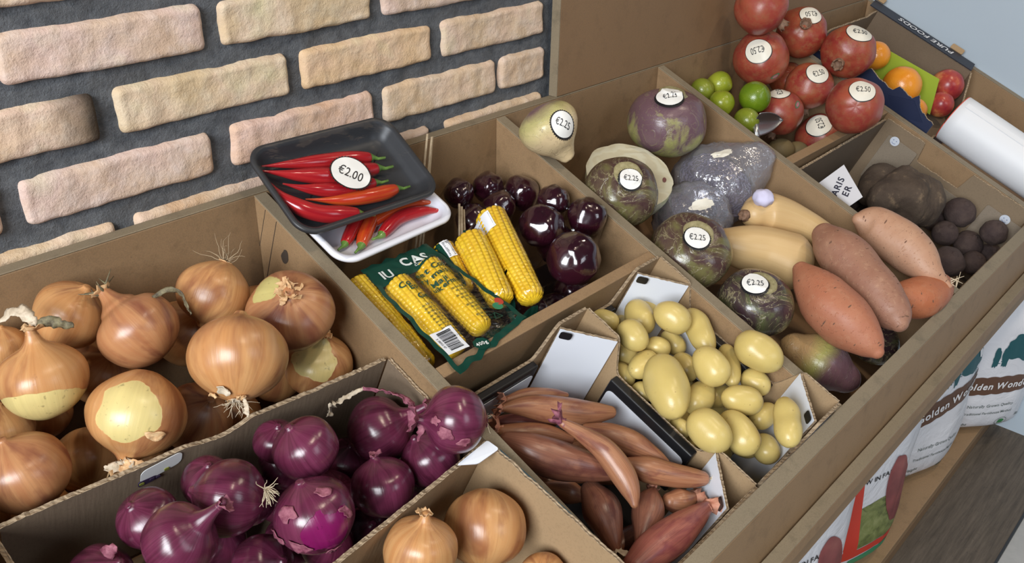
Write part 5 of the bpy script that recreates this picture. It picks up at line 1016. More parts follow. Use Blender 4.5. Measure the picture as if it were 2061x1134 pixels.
o, c, R = swede('sw3', 'waxed dark swede with layered crown and €2.25 sticker, next to the cut cabbage', SWE3, seed=6, off=(.004, 0, .002)); m = crown(o, R, .74 * R, .40 * R, (CROWN, CROWND), 5, .13); stick('sw3', o, c, R, m)
o, c, R = swede('sw4', 'waxed veined swede with €2.25 sticker, left of the large squash', SWE3, seed=8, h=.85); m = crown(o, R, .68 * R, .38 * R, (CROWN, CROWND), 9, .09); stick('sw4', o, c, R, m)
o, c, R = swede('sw5', 'darkest veined swede with €2.25 sticker, left of the orange sweet potato', SWE4, seed=12, h=.88); m = crown(o, R, .70 * R, .40 * R, (CROWN, CROWND), 13, .10); stick('sw5', o, c, R, m)
o, pr = make_loft('sw6', 'swede', 'oblong swede, tan and green at one end, purple at the other, by the front rail', 'swede', GR, SWE6, lump=.03, lumps=16, fine=.003, seg=48, rings=40)
uv = [d.vector.copy() for d in o.data.attributes['uvw'].data]; mx = max(u.z for u in uv); set_ = o.data.attributes['uvw'].data
for d in set_: d.vector = (d.vector[0], d.vector[1], d.vector[2] / mx)
for id, lab in (('sw7', 'dark swede in the shadow below the orange sweet potato tip'), ('sw8', 'dark swede hidden deep between the stickered swedes and the squash')): swede(id, lab, SWE4, seed=3)
# cabbages: a cut half and two wrapped red ones
def half_cabbage(id, name, lab, cat, leaf, cut, cutdir, seed, squash=.8, film=None, group=None, off=(0, 0, 0), cutd=.05):
    c, R = dpos(id); c = c + Vector(off); q = axis_rot(cam3(*cutdir)); seg = 64; vs = []; fs = []; uv = []; n = 26
    for j in range(n + 1):
        t = j / n * (pi / 2)
        for i in range(seg):
            a = 2 * pi * i / seg; d = Vector((cos(a) * cos(t) * squash, sin(a) * cos(t), -sin(t)))
            k = 1 + .05 * noise.noise(d * 2 + Vector((seed, 0, 0))) + .035 * abs(sin(3 * a + 4 * t + 2 * noise.noise(d * 2)))
            vs.append(d * R * k); uv.append((cos(a), sin(a), t))
    for j in range(n):
        for i in range(seg): fs.append((j * seg + i, (j + 1) * seg + i, (j + 1) * seg + (i + 1) % seg, j * seg + (i + 1) % seg))
    o = place_body(name, vs, fs, uv, leaf, c, q); tag(o, lab, cat, group); v2 = []; f2 = []; m = 12
    for j in range(m + 1):
        for i in range(seg):
            a = 2 * pi * i / seg; rr = j / m; e = vs[i]; d = Vector((e[0] * rr, e[1] * rr, cutd * R * (1 - rr ** 3) * (1 + .5 * noise.noise(Vector((cos(a) * rr * 3, sin(a) * rr * 3, seed)))))); v2.append(d)
    for j in range(m):
        for i in range(seg): f2.append((j * seg + i, j * seg + (i + 1) % seg, (j + 1) * seg + (i + 1) % seg, (j + 1) * seg + i))
    child_mesh('cut_face', v2, f2, cut, o); return o, c, R
o, c, R = half_cabbage('cb1', 'white_cabbage', 'cut half of a white cabbage, cream face up, behind the waxed swede', 'cabbage', CABL, CABW, (.10, -.62, .78), 3, .95)
b = MB(); v2, f2 = disc(.006, 14, 2, .5); w = Wrap(bvh_of([ch for ch in bpy.data.objects if ch.parent == o][0]), c + cam3(.66, -.28, .5) * R, cam3(-.2, -.6, .7), cam3(0, -1, 0)); child_mesh('brown_core_mark', [local(o, w(x, y, .0008)) for x, y in v2], f2, plain('browned_cut', (.20, .08, .07), .6), o)
def bag(o, c, R, seed, k=1.12, squash=(1, 1, 1), ear=None):
    vs = []; fs = []; seg = 60; n = 34; pr = []
    for j in range(n):
        t = pi * j / (n - 1)
        for i in range(seg):
            a = 2 * pi * i / seg; d = Vector((sin(t) * cos(a), sin(t) * sin(a), cos(t))); rr = R * k * (1 + .10 * noise.noise(d * 2.6 + Vector((seed, 0, 0))) + .09 * abs(noise.noise(d * 6.5 + Vector((0, seed, 0)))) + .045 * abs(noise.noise(d * 14)))
            p = Vector((d.x * squash[0], d.y * squash[1], d.z * squash[2])) * rr
            if ear is not None:
                e = cam3(*ear).normalized(); m = max(0, d.dot(e) - .72) * 3.4; p += e * R * m * .55
            if (p + c - O0).dot(NN) < NF + .004: p += NN * ((NF + .004) - (p + c - O0).dot(NN))
            p.x = min(p.x, 1.0935 - c.x); vs.append(local(o, p + c))
    for j in range(n - 1):
        for i in range(seg): fs.append((j * seg + i, j * seg + (i + 1) % seg, (j + 1) * seg + (i + 1) % seg, (j + 1) * seg + i))
    x = child_mesh('clear_film', vs, fs, FILM_BAG, o); x['label'] = 'crinkled clear plastic wrapping'; return x
GC = 'wrapped red cabbages'
o, c, R = half_cabbage('cb2', 'red_cabbage', 'half red cabbage in a crinkled clear bag, cut side up, next to the tall swede', 'red cabbage', CABRL, CABR, (.05, -.35, .95), 5, .82, group=GC)
f_ = bag(o, c, R, 3, 1.16, (1, 1, .9), (.8, -.55, .2)); tr = bvh_of(f_)
def ragged_label(parent, tree, c, h, u, sx, sy, seed, txt=None):
    w = Wrap(tree, c, h, u, .09); rng = random.Random(seed); seg = 26; vs = [(0, 0)]; ring = [1 + .16 * rng.uniform(-1, 1) for _ in range(seg)]
    for j in (1, 2, 3): vs += [(cos(2 * pi * i / seg) * sx * ring[i] * j / 3, sin(2 * pi * i / seg) * sy * ring[i] * j / 3) for i in range(seg)]
    fs = [(0, 1 + (i + 1) % seg, 1 + i) for i in range(seg)] + [(1 + j * seg + i, 1 + j * seg + (i + 1) % seg, 1 + (j + 1) * seg + (i + 1) % seg, 1 + (j + 1) * seg + i) for j in range(2) for i in range(seg)]
    s = wrapped('price_sticker', (vs, fs), w, .0010, [CREAM_STICK], parent); s['label'] = 'crumpled cream price sticker'; return s
ragged_label(o, tr, c + cam3(-.02, -.62, .75) * R, cam3(.0, -.55, .8), cam3(.35, 1, 0), .021, .0075, 4)
o, c, R = half_cabbage('cb3', 'red_cabbage', 'dark purple wrapped cabbage with a crumpled sticker, above the veined swede', 'red cabbage', CABRL, CABR, (.55, -.55, .5), 9, .9, group=GC)
f_ = bag(o, c, R, 8, 1.10, (1, 1, .9)); ragged_label(o, bvh_of(f_), c + cam3(.05, -.30, .95) * R, cam3(0, -.3, 1), cam3(.3, 1, 0), .020, .009, 6)
# ---------------------------------------------------------------- pomegranates, limes, other fruit
PP = [(0, -.95), (.22, -.94), (.5, -.84), (.78, -.60), (.95, -.28), (1.0, .05), (.95, .38), (.78, .66), (.52, .84), (.30, .92), (.22, .95), (.1, .97), (0, .97)]
def pome(id, lab):
    c, R = dpos(id); sd = int(id[2:]); vs, fs, uv = lathe_body(PP, R, 60, 46, sd * 3, .03, 1.6, .002, 6, .022); q = axis_rot(DATA[id]['a'], sd); o = place_body('pomegranate', vs, fs, uv, POM, c, q); tag(o, lab, 'pomegranate', 'pomegranates in the far bin')
    v2 = []; seg = 36
    for j, (r, z) in enumerate([(.20, .90), (.19, 1.0), (.20, 1.07), (.23, 1.14), (.17, 1.10), (.15, 1.0), (.10, .96), (.01, .95)]):
        for i in range(seg): a = 2 * pi * i / seg; t = (.5 + .5 * cos(6 * a)) ; zz = z + (.10 * t if j in (3, 4) else 0); v2.append((cos(a) * r * R, sin(a) * r * R, zz * R))
    f2 = [(j * seg + i, j * seg + (i + 1) % seg, (j + 1) * seg + (i + 1) % seg, (j + 1) * seg + i) for j in range(7) for i in range(seg)]
    child_mesh('calyx', v2, f2, CALYX, o); stick(id, o, c, R)
    if 'o' in DATA[id]:
        d = Vector(DATA[id]['o']); w = Wrap(bvh_of(o), c + d * R, d, cam3(.8, -1, 0), R); s = wrapped('oval_fruit_label', disc(.0095, 30, 3, .55), w, .0007, [plain('label_green', (.10, .16, .08), .4)], o); wrapped('label_centre', disc(.0062, 24, 2, .5), w, .0011, [plain('label_pink', (.42, .16, .18), .4)], s)
    return o
for id, lab in dict(pg1='topmost pomegranate of the heap, cut by the top edge, no sticker', pg2='pomegranate showing its round dark calyx, sticker €2.50 on top', pg3='pomegranate beside the limes and back board with a round €2.50 sticker', pg4='rosy pomegranate nearest the orange box with €2.50 on top', pg5='pomegranate in the middle of the heap, sticker €2.50 at right',
    pg6='pomegranate right behind the green lime and scoop, sticker €2.50 on top', pg7='large pomegranate by the right divider with sticker €2.50, navy box behind', pg8='lowest pomegranate by the cross board, calyx to the right', pg9='shaded pomegranate hidden under the heap beside the back board').items(): pome(id, lab)
def ballfruit(id, name, lab, cat, group, mat, prof=None, seed=1, lump=.012, seg=40, rings=30, fine=.002):
    c, R = dpos(id); vs, fs, uv = lathe_body(prof or sphere_profile(), R, seg, rings, seed, lump, 1.8, fine); o = place_body(name, vs, fs, uv, mat, c, axis_rot(DATA[id].get('a', (0, 0, 1)), seed)); tag(o, lab, cat, group); return o
LP = [(0, -1.08), (.10, -1.05), (.22, -.97), (.5, -.82), (.8, -.55), (.97, -.2), (.99, .15), (.86, .5), (.6, .77), (.3, .94), (.12, 1.02), (0, 1.04)]
for id, lab, m in (('li1', 'yellow-green lime, rearmost of the limes', LIM1), ('li2', 'lime at the far left against the divider', LIM3), ('li3', 'yellow-green lime in front of the rear one, at the divider', LIM1), ('li4', 'dark green glossy lime, largest, touching the pomegranates', LIM2), ('li5', 'olive green lime beside the metal scoop', LIM3)):
    ballfruit(id, 'lime', lab, 'lime', 'limes in the far bin', m, LP, ord(id[2]))
for id, lab in (('kw1', 'brown kiwi under the scoop, next to the divider'), ('kw2', 'brown kiwi under the scoop, nearer the lowest pomegranate')): ballfruit(id, 'kiwi', lab, 'kiwi', 'kiwis under the scoop', KIW, sphere_profile(1.15), 3)
for id, lab in (('or1', 'orange in front of the green card in the navy box'), ('or2', 'orange half hidden behind the rosy pomegranate'), ('or3', 'orange low in the torn corner of the navy box')): ballfruit(id, 'orange', lab, 'orange', 'oranges in the navy box', ORA, None, 5)
for id, lab in (('ne1', 'red nectarine behind the green card, at the box wall'), ('ne2', 'red nectarine beside the end of the paper roll')): ballfruit(id, 'nectarine', lab, 'nectarine', 'nectarines in the navy box', NEC, None, 7)
GB = 'muddy roots in the far tray'
for id, lab in (('ce1', 'largest muddy celeriac root with tan scars in the far tray'), ('ce2', 'second muddy celeriac root behind the largest, by the tray wall')): make_loft(id, 'celeriac', lab, 'celeriac', None, CEL, lump=.10, lumps=28, fine=.02, seg=52, rings=44, blunt=1.0)
for id, lab in dict(be1='muddy beetroot right of the celeriac, against the tray wall', be2='round beetroot in the right corner of the tray', be3='beetroot half covered by the one at the wall', be4='beetroot in front of the one at the wall', be5='beetroot beside the tail of the pale sweet potato', be6='beetroot low by the front rail', be7='shaded beetroot under the corner one', be8='shaded beetroot beneath the celeriac').items():
    ballfruit(id, 'beetroot', lab, 'beetroot', 'raw beetroots in the far tray', BEE, [(0, -1.3), (.05, -1.2), (.14, -1.02), (.45, -.85), (.78, -.6), (.97, -.2), (.98, .15), (.85, .5), (.55, .78), (.25, .88), (.15, .98), (0, 1.0)], ord(id[2]), .05, 36, 28, .01)

for k in sorted(q for q in DATA if q[:2] == 'tb'): ballfruit(k, 'beetroot', 'muddy beetroot buried in the dark bottom of the far tray', 'beetroot', 'buried beetroots', BEE, None, 3, .05, 30, 22, .01)
# ---------------------------------------------------------------- corrugated boxes and trays
def sm(a, b, t): t = max(0, min(1, (t - a) / (b - a))); return t * t * (3 - 2 * t)
def card_wall(name, parent, p0, p1, top, bot, th, mats, seed=0, jit=.0012, lean=0.0, lab=None):
    """corrugated wall from p0 to p1 (x, v); thickness grows to the left of the walk; mats = inner, outer, edge"""
    L = sqrt((p1[0] - p0[0]) ** 2 + (p1[1] - p0[1]) ** 2); n = max(6, int(L / .0022)); ux, uv_ = (p1[0] - p0[0]) / L, (p1[1] - p0[1]) / L; ox, ov = -uv_, ux
    b = MB(); vs = []; m = 8
    for i in range(n + 1):
        s = i / n * L; t = top(s) if callable(top) else top; t += jit * (noise.noise(Vector((s * 60, seed, 0))) + .6 * noise.noise(Vector((s * 240, seed, 3)))); bo = bot(s) if callable(bot) else bot
        z = .25 * noise.noise(Vector((s * 70, seed, 9)))
        for o_, h in ((0, bo), (0, t), (.16, t + .0002), (.5 + z * .9 - .12, t - .0008), (.5 + z * .9 + .12, t - .0008), (.84, t + .0002), (1, t), (1, bo)):
            off = o_ * th + lean * (h - bo); vs.append(W(p0[0] + ux * s + ox * off, p0[1] + uv_ * s + ov * off, h))
    fs = []; mi = []
    for i in range(n):
        for k in range(m):
            k2 = (k + 1) % m; fs.append([i * m + k, i * m + k2, (i + 1) * m + k2, (i + 1) * m + k]); mi.append(0 if k == 0 else (1 if k == 6 else 2))
    fs.append(list(range(m))[::-1]); mi.append(2); fs.append([n * m + k for k in range(m)]); mi.append(2)
    b.v = vs; b.f = fs; b.mi = mi; o = b.build(name, mats, parent)
    if lab: o['label'] = lab
    return o
def plate(name, parent, quad, th, mats, lab=None, r=0.0, seg=5):
    """flat plate through four bin-frame corners, thickness along its normal, optional rounded corners"""
    Q = [W(*q) for q in quad]; nrm = (Q[1] - Q[0]).cross(Q[3] - Q[0]).normalized(); pts = []
    if r:
        for i in range(4):
            p, a, c = Q[i], Q[i - 1], Q[(i + 1) % 4]; da, dc = (a - p).normalized(), (c - p).normalized()
            for k in range(seg + 1):
                t = pi / 2 * k / seg; pts.append(p + da * r * (1 - sin(t)) + dc * r * (1 - cos(t)))
    else: pts = Q
    n = len(pts); b = MB(); b.v = [p for p in pts] + [p + nrm * th for p in pts]; b.f = [list(range(n))[::-1], list(range(n, 2 * n))] + [[i, (i + 1) % n, n + (i + 1) % n, n + i] for i in range(n)]; b.mi = [0] * len(b.f)
    o = b.build(name, mats, parent)
    if lab: o['label'] = lab
    return o
def base_empty(name, x, v, label, cat, group=None): return empty(name, W(x, v, NF), label, cat, group)
WB = [CARD, BLACK_PRINT, CARD_EDGE]
def white_tray(x0, x1, v0, v1, nb, nf, rimb, rimf, label, posts=('br', 'fr'), lo=-.046):
    """tray with hollow triangular corner posts and low black rims between them"""
    t = base_empty('cardboard_tray', (x0 + x1) / 2, (v0 + v1) / 2, label, 'cardboard tray', 'white lined trays'); th = .004; bt = NF + .004; P = .052
    w, d = x1 - x0, v1 - v0
    def prof(L, ha, hb, post_a, post_b, rim):
        def f(s):
            h = rim
            if post_a: h = max(h, ha + (rim - ha) * sm(P * .95, P * 1.5, s))
            if post_b: h = max(h, hb + (rim - hb) * sm(P * .95, P * 1.5, L - s))
            return h
        return f
    bl, br, fr, fl = [k in posts for k in ('bl', 'br', 'fr', 'fl')]
    card_wall('tray_wall', t, (x0, v0), (x1, v0), prof(w, nb, nb, bl, br, rimb), bt, -th, WB, 1)
    card_wall('tray_wall', t, (x1, v0), (x1, v1), prof(d, nb, nf, br, fr, (rimb + rimf) / 2), bt, -th, WB, 2)
    card_wall('tray_wall', t, (x1, v1), (x0, v1), prof(w, nf, nf, fr, fl, rimf), bt, -th, WB, 3)
    card_wall('tray_wall', t, (x0, v1), (x0, v0), prof(d, nf, nb, fl, bl, lo), bt, -th, WB, 4)
    plate('tray_floor', t, [(x0, v0, bt - .003), (x1, v0, bt - .003), (x1, v1, bt - .003), (x0, v1, bt - .003)], .0025, [BLACK_PRINT])
    rr = (rimb + rimf) / 2; R0, R1 = v0 + P * 1.45, v1 - P * 1.4
    # right rim: folded black cap with the white window below it
    b = MB(); b.box((x1 - .0135, R0, rr - .075), (x1 + .0002, R1, rr + .0015), W); o = b.build('folded_rim', [BLACK_PRINT], t, False, .0022, 3); o['label'] = 'glossy black folded rim'
    xi = x1 - .0142; plate('white_window', t, [(xi, R0 + .004, rr - .068), (xi, R0 + .004, rr - .012), (xi, R1 - .004, rr - .012), (xi, R1 - .004, rr - .068)], .0005, [WHITE_CARD], 'white rounded panel under the rim', .008)
    B0 = x1 - P * 1.45; A0 = x0 + (P * 1.45 if bl else .003)
    b = MB(); b.box((A0, v0 - .0002, rimb - .075), (B0, v0 + .010, rimb + .0015), W); o = b.build('folded_rim', [BLACK_PRINT], t, False, .0022, 3); o['label'] = 'glossy black folded rim'
    vi = v0 + .0106; plate('white_window', t, [(A0 + .004, vi, rimb - .068), (B0 - .004, vi, rimb - .068), (B0 - .004, vi, rimb - .011), (A0 + .004, vi, rimb - .011)], .0005, [WHITE_CARD], 'white rounded panel under the rim', .008)
    for key, (cx_, cv, sx, sv, hh) in dict(br=(x1 - th, v0 + th, -1, 1, nb), fr=(x1 - th, v1 - th, -1, -1, nf), bl=(x0 + th, v0 + th, 1, 1, nb), fl=(x0 + th, v1 - th, 1, -1, nf)).items():
        if key not in posts: continue
        a, b_ = (cx_ + sx * P, cv), (cx_, cv + sv * P); m = (a, b_) if sx * sv < 0 else (b_, a)
        f = lambda s, hh=hh: hh - .002 + .0016 * noise.noise(Vector((s * 70, hh, 1)))
        o = card_wall('corner_post', t, m[1], m[0], f, bt, .0035, [WHITE_CARD, CARD, CARD_EDGE], 7, .0015); o['label'] = 'white faced diagonal corner panel'
        # black printed tab near the top end of the white face
        mx = a if key[0] == 'b' else a; e = ((b_[0] - a[0]) / (P * 1.414), (b_[1] - a[1]) / (P * 1.414)); nx, nv = (-1 if sx < 0 else 1) * .7071 * .0040, (1 if sv > 0 else -1) * .7071 * .0040
        q0 = (a[0] + nx + e[0] * .001, a[1] + nv + e[1] * .001); q1 = (a[0] + nx + e[0] * .016, a[1] + nv + e[1] * .016)
        plate('black_tab', o if False else t, [(*q0, hh - .0130), (*q1, hh - .0130), (*q1, hh - .0018), (*q0, hh - .0018)], .0006, [BLACK_PRINT], 'small black printed tab on the corner panel', .003)
    return t
t1 = white_tray(.2695, .4925, .343, .6240, .004, -.020, -.050, -.040, 'white and black cardboard tray holding the banana shallots', lo=-.060)
b = MB(); b.box((.455, .6281, -.125), (.494, .6287, -.026), W); b.build('red_print', [REDPRINT], t1)['label'] = 'red printed patch on the outside corner'
t2 = white_tray(.5015, .6640, .3315, .6240, .006, .016, -.050, -.012, 'white and black cardboard tray holding the small potatoes', lo=-.062)
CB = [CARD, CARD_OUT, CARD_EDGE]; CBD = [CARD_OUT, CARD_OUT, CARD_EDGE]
t = base_empty('cardboard_box', .05, .33, 'dark cardboard box holding the red onions, its ragged back wall against the yellow onions', 'cardboard box')
p0, p1 = (-.153, .2405), (.2395, .2655)
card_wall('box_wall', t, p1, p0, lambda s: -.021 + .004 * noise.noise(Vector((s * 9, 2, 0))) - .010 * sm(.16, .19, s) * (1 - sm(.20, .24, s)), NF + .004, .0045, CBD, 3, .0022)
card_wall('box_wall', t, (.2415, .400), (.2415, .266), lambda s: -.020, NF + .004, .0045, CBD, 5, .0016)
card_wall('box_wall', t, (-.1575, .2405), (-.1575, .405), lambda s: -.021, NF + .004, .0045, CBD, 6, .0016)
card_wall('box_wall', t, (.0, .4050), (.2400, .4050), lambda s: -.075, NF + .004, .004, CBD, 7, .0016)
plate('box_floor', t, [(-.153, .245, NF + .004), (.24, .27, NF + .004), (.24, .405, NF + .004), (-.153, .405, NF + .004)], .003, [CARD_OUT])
# remains of a fruit label on the inside of the back wall
pm = .0
def wl(s, h): u = ((p0[0] - p1[0]), (p0[1] - p1[1])); return (p1[0] + u[0] * s, p1[1] + u[1] * s + .0009, h)
lb = plate('torn_label', t, [wl(.70, -.048), wl(.60, -.040), wl(.60, -.022), wl(.70, -.028)], .0005, [plain('torn_label_white', (.62, .63, .64), .5)], 'torn white fruit label on the box wall', .006)
o = plate('label_print', t, [wl(.705, -.052), wl(.66, -.050), wl(.66, -.043), wl(.705, -.043)], .0009, [plain('label_dark_print', (.03, .02, .05), .4)], 'dark scalloped print of the torn label', .003)
for k, (s_, h_) in enumerate(((.695, -.047), (.67, -.0465), (.635, -.040), (.655, -.047))): plate('label_print', t, [wl(s_ + .008, h_ - .002), wl(s_ - .004, h_ - .002), wl(s_ - .004, h_ + .0015), wl(s_ + .008, h_ + .0015)], .0014, [plain('label_olive_print', (.16, .17, .03), .4) if k % 2 == 0 else plain('label_dark_print', (.03, .02, .05), .4)], 'olive and dark marks of the torn label', .0012)
t = base_empty('cardboard_box', .12, .53, 'light brown cardboard box at the bottom edge holding three yellow onions', 'cardboard box')
up = lambda s: .006 + .118 * s + .0
card_wall('box_wall', t, (.2425, .6265), (.2425, .4175), lambda s: up(.209 - s), NF + .004, .0042, CB, 9, .0018)
card_wall('box_wall', t, (.2420, .4175), (.005, .4370), lambda s: .006 + .001 * noise.noise(Vector((s * 20, 0, 0))) - .0, NF + .004, .0045, CB, 11, .0022)
card_wall('box_wall', t, (.005, .6265), (.005, .44), .006, NF + .004, -.0042, CB, 12)
card_wall('box_wall', t, (.005, .6265), (.242, .6265), .030, NF + .004, -.0042, CB, 13)
plate('box_floor', t, [(.005, .44, NF + .004), (.242, .424, NF + .004), (.242, .625, NF + .004), (.005, .625, NF + .004)], .003, [CARD])
wp = plate('torn_white_liner', t, [(.196, .4185, .0072), (.2425, .4148, .0085), (.2445, .4300, .0105), (.215, .4300, .0085)], .0012, [WHITE_CARD], 'torn white paper liner on the box corner', .003)
b = MB(); b.box((.2416, .43, .0), (.2424, .53, .0062), lambda x, v, n: W(x + .0048, v, n + .118 * (v - .4175))); b.build('dark_teal_edge', [plain('dark_teal_print', (.03, .055, .065), .4)], t)['label'] = 'dark teal printed outer edge of the box'
# far brown tray with beetroots
CARD_MID = m_card('mid_brown_cardboard', (.21, .150, .095), (.26, .19, .12))
t = base_empty('cardboard_tray', 1.32, .46, 'plain brown cardboard tray with cut-out sides holding the muddy roots', 'cardboard tray')
def rtop(s):                                        # right wall with two hand-hole cut-outs
    h = -.008 + .008 * s / .28
    return h - .040 * (sm(.085, .095, s) * (1 - sm(.185, .195, s)))
card_wall('tray_wall', t, (1.5120, .3065), (1.5120, .6250), rtop, NF + .004, -.0042, [CARD_MID, CARD_MID, CARD_EDGE], 21, .0022)
card_wall('tray_wall', t, (1.118, .3065), (1.5110, .3065), lambda s: -.022 + .012 * s / .39, NF + .004, -.0042, [CARD_OUT, CARD, CARD_EDGE], 22, .003)
card_wall('tray_wall', t, (1.118, .6250), (1.118, .3065), -.07, NF + .004, -.004, [CARD, CARD, CARD_EDGE], 23)
card_wall('tray_wall', t, (1.5110, .6250), (1.1225, .6250), -.07, NF + .004, -.004, [CARD, CARD, CARD_EDGE], 24)
plate('tray_floor', t, [(1.12, .306, NF + .004), (1.51, .306, NF + .004), (1.51, .623, NF + .004), (1.12, .623, NF + .004)], .003, [CARD_OUT])
GREYCARD = m_card('greyish_inner_flap', (.23, .185, .135), (.28, .225, .17))
for v_, a_, c_ in ((.328, .035, GREYCARD), (.445, .045, GREYCARD), (.555, .040, GREYCARD)): plate('inner_flap', t, [(1.5062, v_, -.135), (1.5062, v_, -.030 if v_ != .445 else -.055), (1.5062, v_ + a_ * 1.9, -.030 if v_ != .445 else -.055), (1.5062, v_ + a_ * 1.9, -.135)], .0018, [c_], 'lighter folded inner flap', .004)
for v_, n_ in ((.345, -.034), (.596, -.034)):
    cc = W(1.5036, v_, n_); s_ = MB(); k = 26; up_ = NN; rt_ = -VV
    s_.add([cc + (up_ * cos(2 * pi * i / k) + rt_ * sin(2 * pi * i / k)) * .0095 + XX * -.0006 * j for j in (0, 1) for i in range(k)], [[i for i in range(k)], [k + i for i in range(k)][::-1]] + [[i, (i + 1) % k, k + (i + 1) % k, k + i] for i in range(k)])
    m_ = s_.build('round_label', [plain('pale_round_label', (.62, .66, .74), .4)], t); m_['label'] = 'small round pale label with a face mark'
    f_ = MB()
    for a in (-1, 1): q = cc + rt_ * .0032 * a + up_ * .002 - XX * .0012; f_.add([q + (up_ * cos(i) + rt_ * sin(i)) * .0011 for i in (0, 1.57, 3.14, 4.71)], [(0, 1, 2, 3)])
    f_.tube([cc - XX * .0012 + rt_ * .005 * sin(u) - up_ * .005 * cos(u) for u in [-.9 + .2 * i for i in range(10)]], .0004, 5); fo = f_.build('face_mark', [plain('blue_print', (.05, .09, .25), .4)], None)
    loc = fo.location.copy(); fo.parent = m_; fo.location = loc - t.location - m_.location
# hand-written card stuck behind the divider
A, Bq, Cq, Dq = W(1.1165, .330, -.030), W(1.1280, .352, .030), W(1.1250, .428, .002), W(1.1160, .418, -.050)
cd = [(1.116, .318, -.052), (1.120, .352, .024), (1.1225, .424, -.002), (1.118, .398, -.085)]
def handcard():
    t = empty('handwritten_card', W(*cd[3]), 'white handwritten card reading ARIS, standing in front of the muddy celeriac', 'sign card')
    Q = [W(*q) for q in ((1.152, .337, -.046), (1.176, .357, .0215), (1.142, .420, .0120), (1.118, .400, -.0555))]
    n_ = (Q[1] - Q[0]).cross(Q[3] - Q[0]).normalized(); n_ = n_ if n_.dot(cam3(0, 0, 1)) > 0 else -n_
    b = MB(); b.quadbox([*Q, *[q + n_ * .0006 for q in Q]]); b.build('card_sheet', [plain('matt_white_card', (.66, .65, .68), .6)], t)
    c = sum(Q, Vector()) / 4; r_ = ((Q[2] - Q[1]) * .5 + (Q[3] - Q[0]) * .5).normalized(); u_ = n_.cross(r_).normalized()
    return t, c, n_, r_, u_, Q
t, c, n_, r_, u_, Q = handcard()
def flat_text(name, parent, txt, size, c, r_, u_, n_, mat, off=.001, offset=0.0, shear=0.0, sx=1.0, sy=1.0):
    vs, fs = glyphs(txt, size, offset, shear); org = parent.matrix_basis.translation
    return child_mesh(name, [c + r_ * v.x * sx + u_ * v.y * sy + n_ * off - org for v in vs], fs, [mat], parent)
PEN = plain('black_marker', (.03, .03, .05), .5)
dgr = radians(128); rr_ = r_ * cos(dgr) + u_ * sin(dgr); uu_ = -r_ * sin(dgr) + u_ * cos(dgr)
flat_text('handwriting', t, 'ARIS', .0175, c + uu_ * .000 + rr_ * .013, rr_, uu_, n_, PEN, .0012, .0004, .15, .85, 1.0)
flat_text('handwriting', t, 'ER', .0175, c - uu_ * .019 + rr_ * .010, rr_, uu_, n_, PEN, .0012, .0004, .15, .85, 1.0)
# ---------------------------------------------------------------- navy fruit box with green card, paper roll
t = base_empty('cardboard_box', 1.77, .19, 'navy printed cardboard box holding oranges and nectarines by the blue wall', 'cardboard box')
NB = [CARD_OUT, NAVYD, CARD_EDGE]; NB0 = -.100
NVP = [(0, .0), (.165, .012), (.178, .034), (.209, .026), (.240, .022), (.247, .036), (.282, .031), (.290, .046), (.305, .022), (.345, .012)]
def NVT(s):
    for (a, x), (b_, y) in zip(NVP, NVP[1:]):
        if s <= b_: return x + (y - x) * (s - a) / (b_ - a)
    return NVP[-1][1]
board('riser_board', lambda b: b.box((1.5397, .052, -.112), (2.0123, .640, -.1035), W), [MDF_DARK])
card_wall('box_wall', t, (1.950, .0500), (1.950, .312), lambda s: .011, NB0, -.004, [CARD_OUT, CARD_OUT, CARD_EDGE], 31, .0016)
fold = plate('folded_top_band', t, [(1.948, .030, .0120), (1.948, .312, .0130), (1.998, .302, .0125), (1.998, .020, .0120)], .0022, [NAVYD], 'near black top band with white capital letters')
card_wall('box_wall', t, (1.572, .0535), (1.950, .0535), lambda s: -.010 + .012 * sm(.10, .14, s) + .008 * sm(.33, .36, s), NB0, -.004, [CARD_OUT, CARD, CARD_EDGE], 32, .002)
card_wall('box_wall', t, (1.950, .312), (1.900, .345), lambda s: .010 - .04 * s / .05, NB0, -.004, [CARD_OUT, CARD_OUT, CARD_EDGE], 33, .002)
card_wall('box_wall', t, (1.570, .375), (1.570, .0500), lambda s: NVT(.345 - s) + .003 * noise.noise(Vector((s * 90, 0, 0))), NB0, -.004, [NAVY, NAVY, CARD_EDGE], 34, .003)
card_wall('box_wall', t, (1.570, .375), (1.90, .375), lambda s: -.045 + .01 * noise.noise(Vector((s * 40, 0, 0))), NB0, .004, [CARD_OUT, NAVY, CARD_EDGE], 35, .003)
plate('box_floor', t, [(1.572, .060, NB0 + .004), (1.945, .060, NB0 + .004), (1.945, .37, NB0 + .004), (1.57, .37, NB0 + .004)], .003, [CARD_OUT])
plate('torn_flap', t, [(1.5655, .268, .010), (1.5635, .318, .030), (1.5645, .356, .004), (1.5665, .300, -.018)], .0022, [NAVY], 'torn navy flap corner')
for v_, n1_ in ((.010, .0175), (.232, .017)): plate('brown_tab', t, [(2.000, v_, n1_ - .003), (2.000, v_ + .032, n1_ - .003), (2.0095, v_ + .032, n1_ + .006), (2.0095, v_, n1_ + .006)], .003, [CARD], 'brown cardboard tab at the wall', .003)
cc = W(1.9735, .175, .0150); flat_text('lettering', t, 'PURE FOODS', .0285, cc, -VV * 1.0, XX * -1.0, NN, plain('white_print', (.72, .73, .76), .5), .0006, .0006, 0, .86, 1.0)
gs = empty('green_card', W(1.72, .22, NF), 'bright lime green card standing between the oranges and the nectarines', 'card divider')
Q = [W(1.815, .130, -.006), W(1.815, .2885, .005), W(1.815, .318, -.0705), W(1.815, .110, -.0705)]; n_ = (Q[1] - Q[0]).cross(Q[3] - Q[0]).normalized(); b = MB(); b.quadbox([*Q, *[q + n_ * .0012 for q in Q]]); b.build('card_sheet', [LIMECARD], gs)
